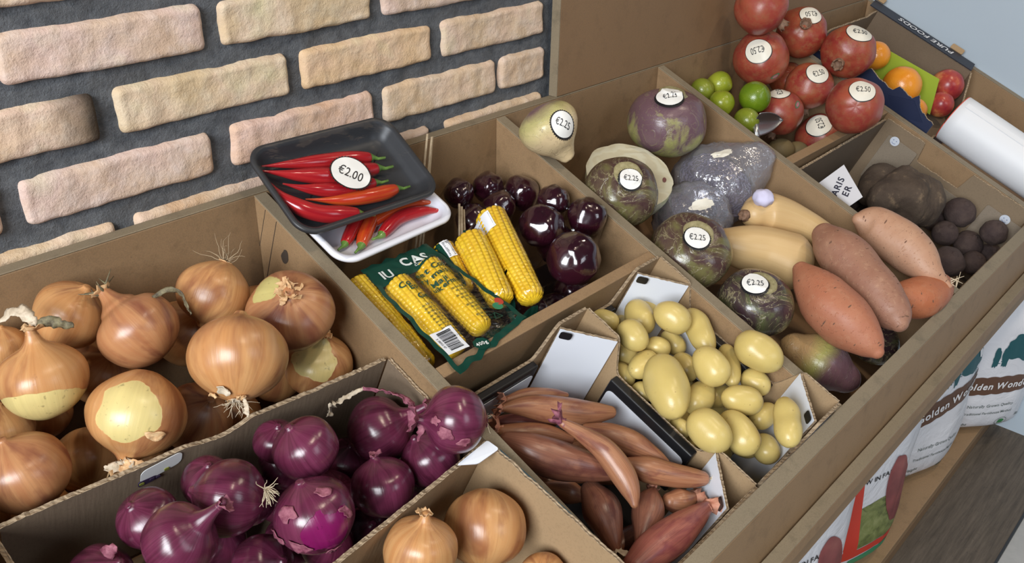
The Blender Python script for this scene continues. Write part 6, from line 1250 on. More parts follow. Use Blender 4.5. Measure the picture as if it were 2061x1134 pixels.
# paper roll
ra, rb = W(1.655, .385, .012), W(1.655, .690, .012); axd = (rb - ra).normalized(); rr = .050
t = empty('paper_roll', (ra + rb) / 2 - NN * rr, 'big white roll of paper lying over the right divider beside the nectarines', 'paper roll')
vs = []; fs = []; seg = 56; a1 = axd.cross(NN).normalized(); a2 = a1.cross(axd); st = [(0, .40), (0, .97), (.0012, 1.0)] + [(L_, 1.0 + .012 * noise.noise(Vector((L_ * 9, 0, 0)))) for L_ in [.02 + .010 * i for i in range(21)]] + [(.2255, .985), (.226, .4)]
for L_, k in st:
    for i in range(seg): a = 2 * pi * i / seg; kk = k * (1 + .012 * noise.noise(Vector((cos(a) * 2, sin(a) * 2, L_ * 8)))); vs.append(ra + axd * L_ + (a1 * cos(a) + a2 * sin(a)) * rr * kk)
for j in range(len(st) - 1):
    for i in range(seg): fs.append([j * seg + i, j * seg + (i + 1) % seg, (j + 1) * seg + (i + 1) % seg, (j + 1) * seg + i])
b = MB(); b.add(vs, fs); b.build('roll_body', [PAPERW], t, True)
b = MB(); e = []
for i in range(25): a = 2 * pi * i / 24; e.append(ra - axd * .0004 + (a1 * cos(a) + a2 * sin(a)) * rr * .985)
b.tube(e, .0008, 6); b.build('red_edge_line', [REDLINE], t, True)['label'] = 'thin red line round the end of the roll'
b = MB(); a_ = radians(62); pp = [ra + axd * (.01 + .21 * i / 9) + (a1 * cos(a_) + a2 * sin(a_)) * rr * 1.012 for i in range(10)]; sd_ = (-a1 * sin(a_) + a2 * cos(a_)); b.strip(pp, [.012] * 10, sd_); b.build('loose_paper_edge', [PAPERW], t, True)
fm = empty('plastic_bag', W(1.600, .43, -.06), 'greyish translucent plastic bag lying under the white paper roll', 'plastic bag'); vs = []; fs = []
for j in range(14):
    for i in range(30): x = 1.5415 + .075 * j / 13; v_ = .372 + .19 * i / 29; n0 = -.052 - .02 * (j / 13 - .5) ** 2 + .012 * fbm(Vector((x * 1, v_, 0)), 22, 3) + (-.022 if (i in (0, 29)) else 0); vs.append(W(x, v_, n0))
for j in range(13):
    for i in range(29): a = j * 30 + i; fs.append([a, a + 1, a + 31, a + 30])
b = MB(); b.add(vs, fs); o = b.build('bag_film', [m_film('grey_lilac_film', (.80, .78, .92), .2, .5, .8, 40, .45)], fm, True)
SCOOP = ((1.2040, .1790, -.030), (1.2800, .1970, -.028))
# ---------------------------------------------------------------- metal scoop among the limes
t = empty('metal_scoop', W(1.262, .20, -.07), 'stainless steel scoop stuck between the olive lime and the pomegranates', 'scoop')
P0, P1 = W(*SCOOP[0]), W(*SCOOP[1]); S_ = cam3(.05, -1, .25).normalized(); N_ = (P1 - P0).cross(S_).normalized(); N_ = N_ if N_.dot(_f) < 0 else -N_; vs = []; fs = []
for j in range(19):
    u = j / 18
    for i in range(17): w_ = (i / 16 - .5) * 2; vs.append(P0.lerp(P1, u) + S_ * w_ * .0215 * (1 - u ** 2.6) + N_ * (.011 * w_ * w_ * (1 - .7 * u) - .006))
for j in range(18):
    for i in range(16): a = j * 17 + i; fs.append([a, a + 1, a + 18, a + 17])
b = MB(); b.add(vs, fs); o = b.build('scoop_blade', [STEEL], t, True); s_ = o.modifiers.new('thickness', 'SOLIDIFY'); s_.thickness = .0012
b = MB(); b.tube([P0 + (P1 - P0) * .04 - N_ * .006, P0 - NN * .02 + VV * .012, P0 - NN * .06 + VV * .020, P0 - NN * .095 + VV * .024], [.006, .006, .0075, .0075], 14); b.build('handle', [STEEL], t, True)
# ---------------------------------------------------------------- foam trays of chillies
def foam_tray(corners, depth, mat, label, rim=.006, name='chilli_tray', rc=.026):
    """corners: four world rim points TL, TR, BR, BL"""
    TL, TR, BR, BL = corners; c = (TL + TR + BR + BL) / 4; ex = ((TR - TL) + (BR - BL)) / 2; ey = ((TL - BL) + (TR - BR)) / 2; hx, hy = ex.length / 2, ey.length / 2; ex.normalize(); ez = ex.cross(ey).normalized(); ey = ez.cross(ex)
    t = empty(name, c - ez * depth, label, 'chilli tray', 'chilli trays'); seg = 12
    def ring(ix, iz, r):
        out = []; X, Y = hx - ix, hy - ix; r = max(r - ix * .6, .006)
        for qx, qy, a0 in ((1, 1, 0), (-1, 1, 90), (-1, -1, 180), (1, -1, 270)):
            for k in range(seg + 1): a = radians(a0 + 90 * k / seg); out.append(c + ex * (qx * (X - r) + cos(a) * r) + ey * (qy * (Y - r) + sin(a) * r) + ez * iz)
        return out
    prof = [(0, -.004), (0, -.001), (.001, .0006), (.0035, .001), (rim, .0002), (rim + .0025, -.003), (rim + .006, -.010), (rim + .011, -depth + .004), (rim + .016, -depth + .001), (rim + .024, -depth), (min(hx, hy) - .004, -depth)]
    out_ = [(min(hx, hy) - .004, -depth - .003), (rim + .018, -depth - .003), (rim + .010, -depth + .001), (rim + .002, -.008), (.001, -.0045)]
    rs = [ring(a, z, rc) for a, z in prof + out_]; n = len(rs[0]); vs = [p for r in rs for p in r]; fs = []
    m = len(rs)
    for j in range(m):
        if j == len(prof) - 1:
            continue
        for i in range(n): fs.append([j * n + i, j * n + (i + 1) % n, ((j + 1) % m) * n + (i + 1) % n, ((j + 1) % m) * n + i])
    fs.append([(len(prof) - 1) * n + i for i in range(n)]); fs.append([len(prof) * n + i for i in range(n)][::-1])
    b = MB(); b.add(vs, fs); o = b.build('tray_body', [mat], t, True); return t, c, ex, ey, ez, hx, hy
def chilli(t, F, pts, r, mat, stem=True, stemend=-1, label=None):
    """pts in tray plane metres (x, y, z), thin tip first"""
    P = [F(*p) for p in pts]; n = len(P); pr = []
    for i, q in enumerate(catm([tuple(p) for p in P], 14)):
        u = i / 13; rr = r * (.10 + .90 * sm(0, .55, u)) * (1 - .25 * sm(.85, 1, u)); pr.append((Vector(q), rr))
    vs, fs, uv, org = loft_body(pr, 22, 44, int(r * 1e5) + n + int(pts[0][0] * 1000), .05, 40, .006, 1, .6)
    o = child_mesh('chilli', [v + org - t.location for v in vs], fs, [mat], t); set_attr(o.data, 'uvw', uv)
    if label: o['label'] = label
    d = (pr[-1][0] - pr[-3][0]).normalized(); e = pr[-1][0]; b = MB(); up = (F(0, 0, 1) - F(0, 0, 0)).normalized(); sd = d.cross(up)
    b.tube([e - d * r * .25, e + d * r * .25, e + d * r * .7, e + d * r * 1.3 + sd * r * .25, e + d * r * 2.2 + sd * r * .4 + up * r * .3], [r * .66, r * .62, r * .36, r * .20, r * .17], 14); s = b.build('stem', [CSTEM], None, True)
    v_ = s.location.copy(); s.parent = o; s.location = v_ - t.location
    return o
def cover_film(t, F, hx, hy, z, mat, amp=.0006, name='film'):
    vs = []; fs = []; n, m = 30, 22
    for j in range(m + 1):
        for i in range(n + 1): x, y = (i / n * 2 - 1), (j / m * 2 - 1); k = max(0, abs(x) ** 6 + abs(y) ** 6 - .55) ; vs.append(F(x * hx, y * hy, z + amp * fbm(Vector((x * 3, y * 3, z * 50)), 1.5, 3) * 2 - .0005 * k))
    for j in range(m):
        for i in range(n): a = j * (n + 1) + i; fs.append([a, a + 1, a + n + 2, a + n + 1])
    b = MB(); b.add(vs, fs); return b.build(name, [mat], t, True)
FILM_T = m_film('tight_tray_film', (.97, .98, 1.0), .10, .10, .25, 25)
cs = [W(.262, .030, .010), W(.455, .024, .016), W(.4375, .150, .013), W(.2600, .1500, .013)]
t, c, ex, ey, ez, hx, hy = foam_tray(cs, .020, TRAYW, 'white foam tray of red chillies lying under the black tray', .007)
F = lambda x, y, z: c + ex * x + ey * y + ez * z
for pts, r, m in (([(.092, -.0440, -.0075), (.066, -.0280, -.0095), (.030, -.0210, -.0115), (-.008, -.0330, -.0120)], .0088, CHI), ([(.094, -.0285, -.0060), (.066, -.0120, -.0100), (.020, -.0080, -.0120), (-.020, -.0140, -.0125)], .0080, CHO), ([(.060, .0050, -.0090), (.020, .0060, -.0110), (-.015, -.0150, -.0120), (-.042, -.0350, -.0125)], .0088, CHO), ([(.040, .020, -.010), (.0, .012, -.0115), (-.030, -.0060, -.0125), (-.058, -.0240, -.0125)], .0080, CHI)): chilli(t, F, pts, r, m)
cover_film(t, F, hx - .006, hy - .006, .0014, FILM_T)
cs = [W(.2455, -.0165, .0590), W(.4570, -.0130, .0560), W(.4290, .1190, .0350), W(.2225, .1080, .0320)]
t, c, ex, ey, ez, hx, hy = foam_tray(cs, .021, TRAYB, 'black foam tray of red chillies under film with a round €2.00 sticker', .006)
F = lambda x, y, z: c + ex * x + ey * y + ez * z
for pts, r, m in (([(-.088, .0455, -.0115), (-.045, .0354, -.0105), (.005, .0247, -.0095), (.046, .0160, -.0095)], .0098, CHI), ([(-.094, .0390, -.010), (-.055, .0190, -.0092), (-.006, .0030, -.0095), (.044, -.0020, -.0095)], .0108, CHI), ([(-.078, .0150, -.0115), (-.050, -.0040, -.0105), (-.012, -.0165, -.0105), (.028, -.0200, -.0100)], .0092, CHI),
    ([(-.064, -.0130, -.0125), (-.028, -.0285, -.0105), (.015, -.0365, -.0098), (.050, -.0380, -.0095)], .0092, CHO), ([(-.094, .0290, -.0105), (-.090, -.0060, -.0095), (-.064, -.0370, -.0092), (-.020, -.0540, -.0092)], .0100, CHI)): chilli(t, F, pts, r, m)
fl = cover_film(t, F, hx - .004, hy - .004, .0022, FILM_T)
tr = BVHTree.FromPolygons([t.location + v.co for v in fl.data.vertices], [tuple(p.vertices) for p in fl.data.polygons])
w = Wrap(tr, F(-.0005, -.0060, .001), ez, ex * .88 + ey * .75, .02); s = wrapped('price_sticker', disc(.0258, 80, 4, 1, .0010), w, .0009, [INK], t); s['label'] = 'round white price sticker reading €2.00'
wrapped('sticker_face', disc(.0240, 56, 4), w, .0013, [STICK], s); g_, f_ = glyphs('€2.00', .0160, 0.0, 0, space=1.2); wrapped('price_lettering', ([(v.x * .80, v.y * 1.25) for v in g_], f_), w, .0018, [INK], s)
# ---------------------------------------------------------------- sweetcorn packs and cooked beetroot packs
def cob(parent, a, b_, r, seed, label=None):
    """kernels modelled in rows around a tapered cob, a = blunt end, b_ = thin tip"""
    ax = (b_ - a); L = ax.length; ax.normalize(); s1 = ax.cross(NN).normalized(); s2 = s1.cross(ax); rows = 15; per = max(12, int(L / .0054)); SEG = rows * 6; RG = per * 5; vs = []; fs = []; tip = []
    for j in range(RG + 1):
        u = j / RG; R_ = r * min(1, (1 - max(0, (u - .93) / .07) ** 2) ** .5 if u < 1 else .05) * (1 - .22 * u ** 1.7) * min(1, (.25 + u * 22)) ** .5
        for i in range(SEG):
            ph = i / SEG * rows; fr_ = abs((ph % 1) - .5) * 2; ju = u * per + (.5 if int(ph) % 2 else 0) + .25 * noise.noise(Vector((int(ph) * 1.7, u * 3, seed))); fj = abs((ju % 1) - .5) * 2
            bump = (1 - fr_ ** 4) * (1 - fj ** 4); an = 2 * pi * i / SEG + .12 * sin(u * 4 + seed); rad = R_ * (.885 + .125 * bump ** .6 + .012 * noise.noise(Vector((int(ph), int(ju), seed)))); p = a + ax * L * u + (s1 * cos(an) + s2 * sin(an)) * rad
            vs.append(p - parent.location); tip.append(bump)
    for j in range(RG):
        for i in range(SEG): fs.append((j * SEG + i, j * SEG + (i + 1) % SEG, (j + 1) * SEG + (i + 1) % SEG, (j + 1) * SEG + i))
    fs.append(tuple(range(SEG))[::-1]); fs.append(tuple(RG * SEG + i for i in range(SEG))); o = child_mesh('corn_cob', vs, fs, [CORN], parent); set_attr(o.data, 'tip', tip, 1)
    if label: o['label'] = label
    return o
def pack_film(t, Q, shapes, zmin, mats, region, n=56, m=44, tight=.0012, seed=1, wr=.0012, name='film', pucker=.004, smooth=2, drop=None):
    """film over a quad Q (bin coords, corners 00 10 11 01); height follows the shapes; region(u, w) -> material index"""
    P = [W(*q) for q in Q]; nrm = (P[1] - P[0]).cross(P[3] - P[0]).normalized(); nrm = nrm if nrm.dot(NN) > 0 else -nrm; H = []; base = []
    tree = None; vv_ = []; ff = []
    for s in shapes:
        k = len(vv_); vv_ += [t.location + v.co for v in s.data.vertices]; ff += [tuple(k + i for i in p.vertices) for p in s.data.polygons]
    tree = BVHTree.FromPolygons(vv_, ff)
    for j in range(m + 1):
        for i in range(n + 1):
            u, w_ = i / n, j / m; sdg = .5 * min(u, 1 - u, w_, 1 - w_)
            p = P[0].lerp(P[1], u).lerp(P[3].lerp(P[2], u), w_) + (P[1] - P[0]).normalized() * pucker * noise.noise(Vector((w_ * 9, seed, 0))) * (1 if u > .9 or u < .1 else 0) + (P[3] - P[0]).normalized() * pucker * noise.noise(Vector((u * 9, seed, 5))) * (1 if w_ > .9 or w_ < .1 else 0)
            loc, *_ = tree.ray_cast(p + nrm * .15, -nrm, .30); h = (loc - p).dot(nrm) + tight if loc is not None else zmin; base.append(p); H.append(max(h, zmin))
    for k in range(smooth + 3):                       # let the film bridge the hollows
        G = H[:]
        for j in range(1, m):
            for i in range(1, n):
                a = j * (n + 1) + i; av = (H[a - 1] + H[a + 1] + H[a - n - 1] + H[a + n + 1]) / 4; G[a] = max(H[a], av) if k < smooth + 2 else H[a]
        H = G
    vs = [p + nrm * (h + (wr * fbm(Vector((p.x, p.y, p.z)) , 60, 3) if h > zmin + .001 else wr * .8 * noise.noise(Vector((p.x * 90, p.y * 90, seed))) + .0006) + (drop(i_ % (n + 1) / n, i_ // (n + 1) / m) if drop else 0)) - t.location for i_, (p, h) in enumerate(zip(base, H))]
    fs = []; mi = []
    for j in range(m):
        for i in range(n): a = j * (n + 1) + i; fs.append((a, a + 1, a + n + 2, a + n + 1)); mi.append(region((i + .5) / n, (j + .5) / m))
    return child_mesh(name, vs, fs, mats, t, True, mi), nrm, P
GK = 'sweetcorn packs'
# front pack: two cobs, green printed film
t = empty('sweetcorn_pack', W(.33, .24, -.05), 'front sweetcorn pack with two cobs, green header and barcode, lying on the cross board', 'sweetcorn pack', GK)
c1 = cob(t, W(.3265, .178, -.024), W(.3165, .303, -.015), .0182, 1); c2 = cob(t, W(.3800, .172, -.024), W(.3650, .294, -.015), .0186, 2)
Q = [(.2990, .1440, -.016), (.4080, .1430, -.020), (.4130, .3120, .005), (.2790, .3350, .008)]
def reg(u, w_):
    if w_ < .20: return 1
    if u < .050 or u > .945: return 1
    if w_ > .955: return 1
    return 0
fl, nr, P = pack_film(t, Q, [c1, c2], -.004, [FILM, GREEN_FILM], reg, 60, 60, seed=2)
fl['label'] = 'clear film with dark green header and edges'
tree = BVHTree.FromPolygons([t.location + v.co for v in fl.data.vertices], [tuple(p.vertices) for p in fl.data.polygons])
uu = (P[0] - P[3]).normalized(); rr0 = (P[1] - P[0]).normalized()
def at_uv(u, w_): return P[0].lerp(P[1], u).lerp(P[3].lerp(P[2], u), w_)
def ptext(txt, size, u, w_, mat, rot=0, offset=.0, sx=1.0, off=.0008, align='CENTER', name='lettering', shear=0):
    up_ = uu * cos(rot) + rr0 * sin(rot); wv = Wrap(tree, at_uv(u, w_), nr, up_, .05); vs, fs = glyphs(txt, size, offset, shear, align, 1.05); return wrapped(name, ([(v.x * sx, v.y) for v in vs], fs), wv, off, [mat], t)
WHT = plain('white_pack_print', (.70, .74, .72), .35); GRNTXT = plain('dark_green_pack_print', (.015, .06, .035), .4)
rt_ = radians(2)
ptext('IU', .021, .22, .120, WHT, rt_, .0004, .9); ptext('CAS', .021, .66, .095, WHT, rt_, .0006, .95); ptext('COUNTE', .0062, .70, .165, WHT, rt_, .0002, .95); ptext('TH', .0058, .34, .190, WHT, rt_, .0001)
for s_, u_, w_, z_ in (('Co', .23, .285, .0115), ('eet Com', .66, .265, .0118), ('Epi', .30, .335, .0115), ('ry maïss', .64, .325, .0112), ('Geb', .32, .43, .0115), ('Majı', .60, .385, .0112), ('uikermaïs', .66, .44, .0100)): ptext(s_, z_, u_, w_, GRNTXT, rt_, .00025, .95)
for k in range(22):                                   # fine print lines
    if k % 2: ptext('lllı lıılı ılılıı lı', .0042, .72 - .02 * (k % 3), .49 + .0165 * k, GRNTXT, rt_, 0, 1.25, name='fine_print')
    else: ptext('ılıı lıılıl ıllı', .0042, .26, .50 + .014 * k, GRNTXT, rt_, 0, 1.2, name='fine_print')
wv = Wrap(tree, at_uv(.17, .785), nr, uu, .05); g = [(x / 8 - .5, y / 4 - .5) for y in range(5) for x in range(9)]; gf = [(y * 9 + x, y * 9 + x + 1, y * 9 + x + 10, y * 9 + x + 9) for y in range(4) for x in range(8)]
bl = wrapped('barcode_label', ([(x * .030, y * .036) for x, y in g], gf), wv, .0010, [plain('barcode_white', (.76, .77, .80), .4)], t); vs = []; fs = []; rng = random.Random(6); y = -.014
while y < .014:
    w0 = rng.choice((.0005, .0008, .0014)); k = len(vs); vs += [(-.008, y), (.010, y), (.010, y + w0), (-.008, y + w0)]; fs.append((k, k + 1, k + 2, k + 3)); y += w0 + rng.choice((.0005, .0008))
wrapped('barcode_bars', (vs, fs), wv, .0015, [INK], bl); wrapped('barcode_digits', ([(v.y * 1.0 - .0115, -v.x) for v in glyphs('5 011002 117', .0040)[0]], glyphs('5 011002 117', .0040)[1]), wv, .0015, [INK], bl)
wv = Wrap(tree, at_uv(.40, .935), nr, uu, .05); s = wrapped('weight_badge', disc(.0095, 8, 3, 1.15), wv, .0009, [GREEN_FILM], t); s['label'] = 'green badge with the weight'; g_, f_ = glyphs('400g', .0072, .0002); wrapped('badge_lettering', (g_, f_), wv, .0014, [WHT], s)
wv = Wrap(tree, at_uv(.885, .79), nr, uu, .05); s = wrapped('round_logo', disc(.0065, 30, 3), wv, .0009, [plain('green_logo', (.03, .20, .10), .4)], t); wv = Wrap(tree, at_uv(.945, .765), nr, uu, .05); wrapped('red_logo', disc(.0062, 30, 3, .9), wv, .0009, [plain('red_logo_print', (.45, .05, .03), .4)], t)
wv = Wrap(tree, at_uv(.78, .85), nr, uu, .05); tri = []; tf = []
for k in range(3):
    a, b_ = radians(90 + 120 * k), radians(210 + 120 * k); p, q = Vector((cos(a), sin(a))) * .0065, Vector((cos(b_), sin(b_))) * .0065; d = (q - p).normalized(); nn_ = Vector((-d.y, d.x)) * .0005; i0 = len(tri); tri += [p - nn_, q - nn_, q + nn_, p + nn_]; tf.append((i0, i0 + 1, i0 + 2, i0 + 3))
wrapped('recycling_mark', (tri, tf), wv, .0012, [GRNTXT], t)
# pack underneath on the left
t = empty('sweetcorn_pack', W(.285, .23, -.08), 'sweetcorn pack mostly under the front one, one cob along the left divider', 'sweetcorn pack', GK)
ca = cob(t, W(.2885, .148, -.030), W(.2840, .294, -.034), .0165, 5)
fl, nr_, P_ = pack_film(t, [(.2665, .136, -.030), (.3040, .136, -.044), (.3000, .308, -.054), (.2665, .308, -.044)], [ca], -.004, [FILM, GREEN_FILM], lambda u, w_: 1 if w_ < .06 else 0, 24, 50, seed=5)
# rear packs
def rear_pack(a, b_, r, label, Q, seed, extra=None, green=1):
    t = empty('sweetcorn_pack', (a + b_) / 2 - NN * .03, label, 'sweetcorn pack', GK); sh = [cob(t, a, b_, r, seed)]
    if extra: sh.append(cob(t, *extra, seed + 1))
    fl, nr_, P_ = pack_film(t, Q, sh, -.006, [FILM, GREEN_FILM], lambda u, w_: 1 if (u < .10 and green & 1) or (u > .90 and green & 2) or w_ > .93 else 0, 40, 56, seed=seed)
    tree = BVHTree.FromPolygons([t.location + v.co for v in fl.data.vertices], [tuple(p.vertices) for p in fl.data.polygons]); wv = Wrap(tree, P_[0].lerp(P_[1], .18).lerp(P_[3].lerp(P_[2], .18), .16), nr_, (P_[0] - P_[3]).normalized(), .05); q = wrapped('barcode_label', ([(x * .012, y * .028) for x, y in g], gf), wv, .0010, [plain('barcode_white', (.76, .77, .80), .4)], t)
    vs = []; fs = []; y = -.012
    for k in range(11): i0 = len(vs); vs += [(-.0045, y), (.0045, y), (.0045, y + .001), (-.0045, y + .001)]; fs.append((i0, i0 + 1, i0 + 2, i0 + 3)); y += .0022
    wrapped('barcode_bars', (vs, fs), wv, .0015, [INK], q); return t
def wpx(x, v, n): return W(x, v, n)
rear_pack(W(.4600, .166, -.016), W(.4200, .272, -.018), .0212, 'middle sweetcorn pack, short cob standing beside the front pack', [(.4180, .140, -.040), (.4850, .150, -.040), (.4480, .300, -.042), (.3850, .290, -.040)], 7, (W(.4330, .150, -.034), W(.4080, .225, -.036), .0150), 1)
rear_pack(W(.5130, .1480, -.010), W(.4530, .2920, -.012), .0212, 'rear sweetcorn pack with the longest cob and a green side stripe, next to the beetroot', [(.486, .136, -.034), (.540, .148, -.034), (.486, .311, -.036), (.426, .300, -.036)], 9, None, 1)
# cooked beetroot in vacuum packs
def beet_pack(balls, Q, label, seed):
    c = sum((W(*b[:3]) for b in balls), Vector()) / len(balls); t = empty('beetroot_pack', c - NN * .04, label, 'beetroot pack', 'vacuum packed cooked beetroots'); sh = []
    for k, (x, v, n, r) in enumerate(balls):
        vs, fs, uv = lathe_body([(0, -.95), (.3, -.92), (.7, -.7), (.96, -.25), (.98, .1), (.8, .55), (.4, .86), (.15, .93), (0, .94)], r, 44, 30, seed + k * 3, .06, 1.6, .012); p = W(x, v, n) - t.location; q = axis_rot((.3 * k - .5, -.2, 1)); sh.append(child_mesh('cooked_beetroot', [q @ Vector(u) + p for u in vs], fs, [COOK], t))
    fl, nr_, P_ = pack_film(t, Q, sh, -.004, [FILM_V], lambda u, w_: 0, 60, 50, tight=.0012, seed=seed, wr=.0008, pucker=.005, smooth=4); fl['label'] = 'shiny clear vacuum film'; return t
FILM_V = m_film('vacuum_pack_film', (.90, .88, .90), .05, .0, .08, 60)
beet_pack([(.5520, .2690, -.002, .0360), (.5690, .1970, -.012, .0300), (.6380, .2190, -.003, .0275), (.6240, .1690, -.010, .0235), (.600, .215, -.045, .030)], [(.6600, .1340, -.040), (.6640, .2420, -.040), (.5350, .3080, -.046), (.5260, .1800, -.046)], 'front vacuum pack of cooked beetroots with the largest glossy bulb, at the cross board', 3)
beet_pack([(.5480, .0660, -.052, .0215), (.6000, .0740, -.052, .0230), (.6400, .1060, -.052, .0265), (.5860, .1130, -.052, .0230), (.5400, .1100, -.064, .024)], [(.512, .040, -.088), (.640, .055, -.088), (.662, .145, -.090), (.530, .160, -.090)], 'rear vacuum pack of small dark beetroots against the back board', 8)
t = empty('beetroot_pack', W(.50, .25, -.10), 'flat dark pack of beetroots lying low between the corn and the front beetroot pack', 'beetroot pack', 'vacuum packed cooked beetroots')
sh = [child_mesh('cooked_beetroot', [Vector(u) + W(x, v, n) - t.location for u in lathe_body(sphere_profile(.8), r, 30, 20, 3 + k, .06, 2)[0]], lathe_body(sphere_profile(.8), r, 30, 20, 3 + k, .06, 2)[1], [COOK], t) for k, (x, v, n, r) in enumerate([(.500, .272, -.078, .028), (.545, .280, -.085, .026), (.600, .265, -.09, .026), (.480, .215, -.085, .028)])]
plate_b = MB(); plate_b.quadbox([W(.43, .20, -.112), W(.655, .20, -.112), W(.655, .308, -.112), W(.43, .308, -.112), W(.43, .20, -.108), W(.655, .20, -.108), W(.655, .308, -.108), W(.43, .308, -.108)]); plate_b.build('dark_backing', [plain('near_black_backing', (.010, .006, .010), .3)], t)
pack_film(t, [(.44, .18, -.105), (.65, .18, -.105), (.65, .308, -.105), (.44, .308, -.105)], sh, -.002, [FILM_V], lambda u, w_: 0, 40, 30, seed=13, wr=.002)
# bamboo sticks standing in the bin
def sticks(label, items):
    p = items[0][0]; t = empty('bamboo_sticks', Vector(p), label, 'sticks', None)
    for a, b_ in items: m = MB(); m.tube([a, a.lerp(b_, .5), b_], [.0016, .0019, .0016], 8); m.build('stick', [WOODST], t, True)
# marks on the dividers
dk = plain('pencil_mark', (.05, .035, .025), .8); D1 = [o for o in bpy.data.objects if o.name.startswith('divider')]
def mark(name, pts, r, lab):
    b = MB()
    for q in pts: b.tube(q, r, 5)
    b.build(name, [dk], stand)['label'] = lab
mark('pencil_line', [[W(.2469, .0244, -.0030), W(.2469, .0262, -.110)]], .0004, 'thin pencil line on the left divider'); mark('pencil_line', [[W(.2469, .0467, -.0030), W(.2469, .0490, -.120)]], .0005, 'thin pencil line on the left divider')
v2 = []; f2 = [];
for i in range(14): a_ = 2 * pi * i / 14; v2.append(W(.2466, .0724 + .0065 * cos(a_) * (1 + .4 * noise.noise(Vector((cos(a_), sin(a_), 1)))), -.0379 + .0105 * sin(a_)))
b = MB(); b.add(v2 + [q - XX * .0001 for q in v2], [list(range(14)), list(range(14, 28))[::-1]] + [[i, (i + 1) % 14, 14 + (i + 1) % 14, 14 + i] for i in range(14)]); b.build('knot_mark', [dk], stand)['label'] = 'small dark gouge in the divider'
sticks('bundle of thin bamboo sticks leaning on the back board behind the white tray', [(W(.455 + .004 * k, .10 + .003 * k, -.12), W(.5035 + .006 * k - .0, .0165 + .004 * (k % 2), .030 - .004 * k)) for k in range(3)])
sticks('short bamboo sticks poking up between the sweetcorn and the rear beetroot pack', [(W(.480 + .004 * k, .170, -.12), W(.497 + .0035 * k, .108 + .003 * (k % 2), -.018 - .004 * k)) for k in range(4)])
# ---------------------------------------------------------------- potato sacks on the low shelf
def fabric(name, tint=(.70, .70, .74)):
    t = NT(name); v = t.coord('Object'); n1 = t.noise(v, 14, 4, .6, .5); t.set(Base_Color=(*tint, 1), Roughness=.42); t.bump(n1, .5, .012); return t.m
SACKW = fabric('white_plastic_sack')
def sack(name, label, c, wx, wy, h, yaw, seed, lean=(0, 0)):
    """pillow-shaped sack standing on the shelf; c = base centre"""
    seg = 72; rg = 46; vs = []; fs = []; R_ = Matrix.Rotation(yaw, 3, 'Z')
    for j in range(rg + 1):
        u = j / rg; k = (1 - (2 * abs(u - .5)) ** (5.0 if u > .5 else 14.0)) ** (.55 if u > .5 else .38); k = max(k, .05); fl_ = (1 - .55 * sm(.72, 1, u)) * (1 - .15 * sm(.25, 0, u))
        for i in range(seg):
            a = 2 * pi * i / seg; cx_, sy = cos(a), sin(a); ex_ = abs(cx_) ** .75 * (1 if cx_ > 0 else -1); ey_ = abs(sy) ** .9 * (1 if sy > 0 else -1)
            wr = 1 + .035 * noise.noise(Vector((cx_ * 2.5, sy * 2.5, u * 5 + seed))) + .018 * noise.noise(Vector((cx_ * 9, sy * 9, u * 3 + seed)))
            kx = .86 + .14 * k; p = Vector((ex_ * wx / 2 * kx * wr, ey_ * wy / 2 * k * fl_ * wr, h * u)); p.x += lean[0] * u; p.y += lean[1] * u * u; vs.append(R_ @ p)
    for j in range(rg):
        for i in range(seg): fs.append((j * seg + i, j * seg + (i + 1) % seg, (j + 1) * seg + (i + 1) % seg, (j + 1) * seg + i))
    fs.append(tuple(range(seg))[::-1]); fs.append(tuple(rg * seg + i for i in range(seg)))
    me = mesh(name, vs, fs, True); o = new_obj(name, me, None, [SACKW]); o.location = c; tag(o, label, 'potato sack', None)
    tree = BVHTree.FromPolygons([Vector(c) + v for v in vs], fs); out = R_ @ Vector((0, -1, 0)); rt = R_ @ Vector((1, 0, 0))
    def put(nm, shp, x, z, mat, off=.0010, rot=0, lab=None, parent=None):
        w = Wrap(tree, Vector(c) + rt * x + Vector((lean[0], lean[1], 0)) * 0 + Vector((0, 0, z)), out, Vector((0, 0, 1)) * cos(rot) + rt * sin(rot), .30); s = wrapped(nm, shp, w, off, [mat], parent or o)
        if lab: s['label'] = lab
        return s
    return o, put
def gridshape(pts_top, pts_bot, n=40, m=6):
    vs = []; fs = []
    for j in range(m + 1):
        for i in range(n + 1):
            a = pts_top(i / n); b_ = pts_bot(i / n); vs.append((a[0] + (b_[0] - a[0]) * j / m, a[1] + (b_[1] - a[1]) * j / m))
    for j in range(m):
        for i in range(n): a = j * (n + 1) + i; fs.append((a, a + 1, a + n + 2, a + n + 1)[::-1])
    return vs, fs
def blob(sx, sy, seed, n=48, rough=.18, rings=8):
    vs = [(0, 0)]; fs = []
    rr = [1 + rough * noise.noise(Vector((cos(2 * pi * i / n) * 2, sin(2 * pi * i / n) * 2, seed))) * 2 for i in range(n)]
    for j in range(1, rings + 1): vs += [(cos(2 * pi * i / n) * sx * rr[i] * j / rings, sin(2 * pi * i / n) * sy * rr[i] * j / rings) for i in range(n)]
    fs = [(0, 1 + i, 1 + (i + 1) % n) for i in range(n)] + [(1 + j * n + i, 1 + (j + 1) * n + i, 1 + (j + 1) * n + (i + 1) % n, 1 + j * n + (i + 1) % n) for j in range(rings - 1) for i in range(n)]
    return vs, fs
BROWN = plain('brown_sack_print', (.115, .055, .032), .5); TEAL = plain('dark_teal_sack_print', (.012, .085, .10), .5); GREYT = plain('grey_green_sack_print', (.10, .13, .12), .5); WP = plain('white_sack_print', (.74, .73, .74), .5); OSUN = plain('orange_sack_print', (.70, .22, .06), .5); LEAFG = plain('leaf_green_print', (.04, .22, .07), .5)
SZ = -.7805 + ZF
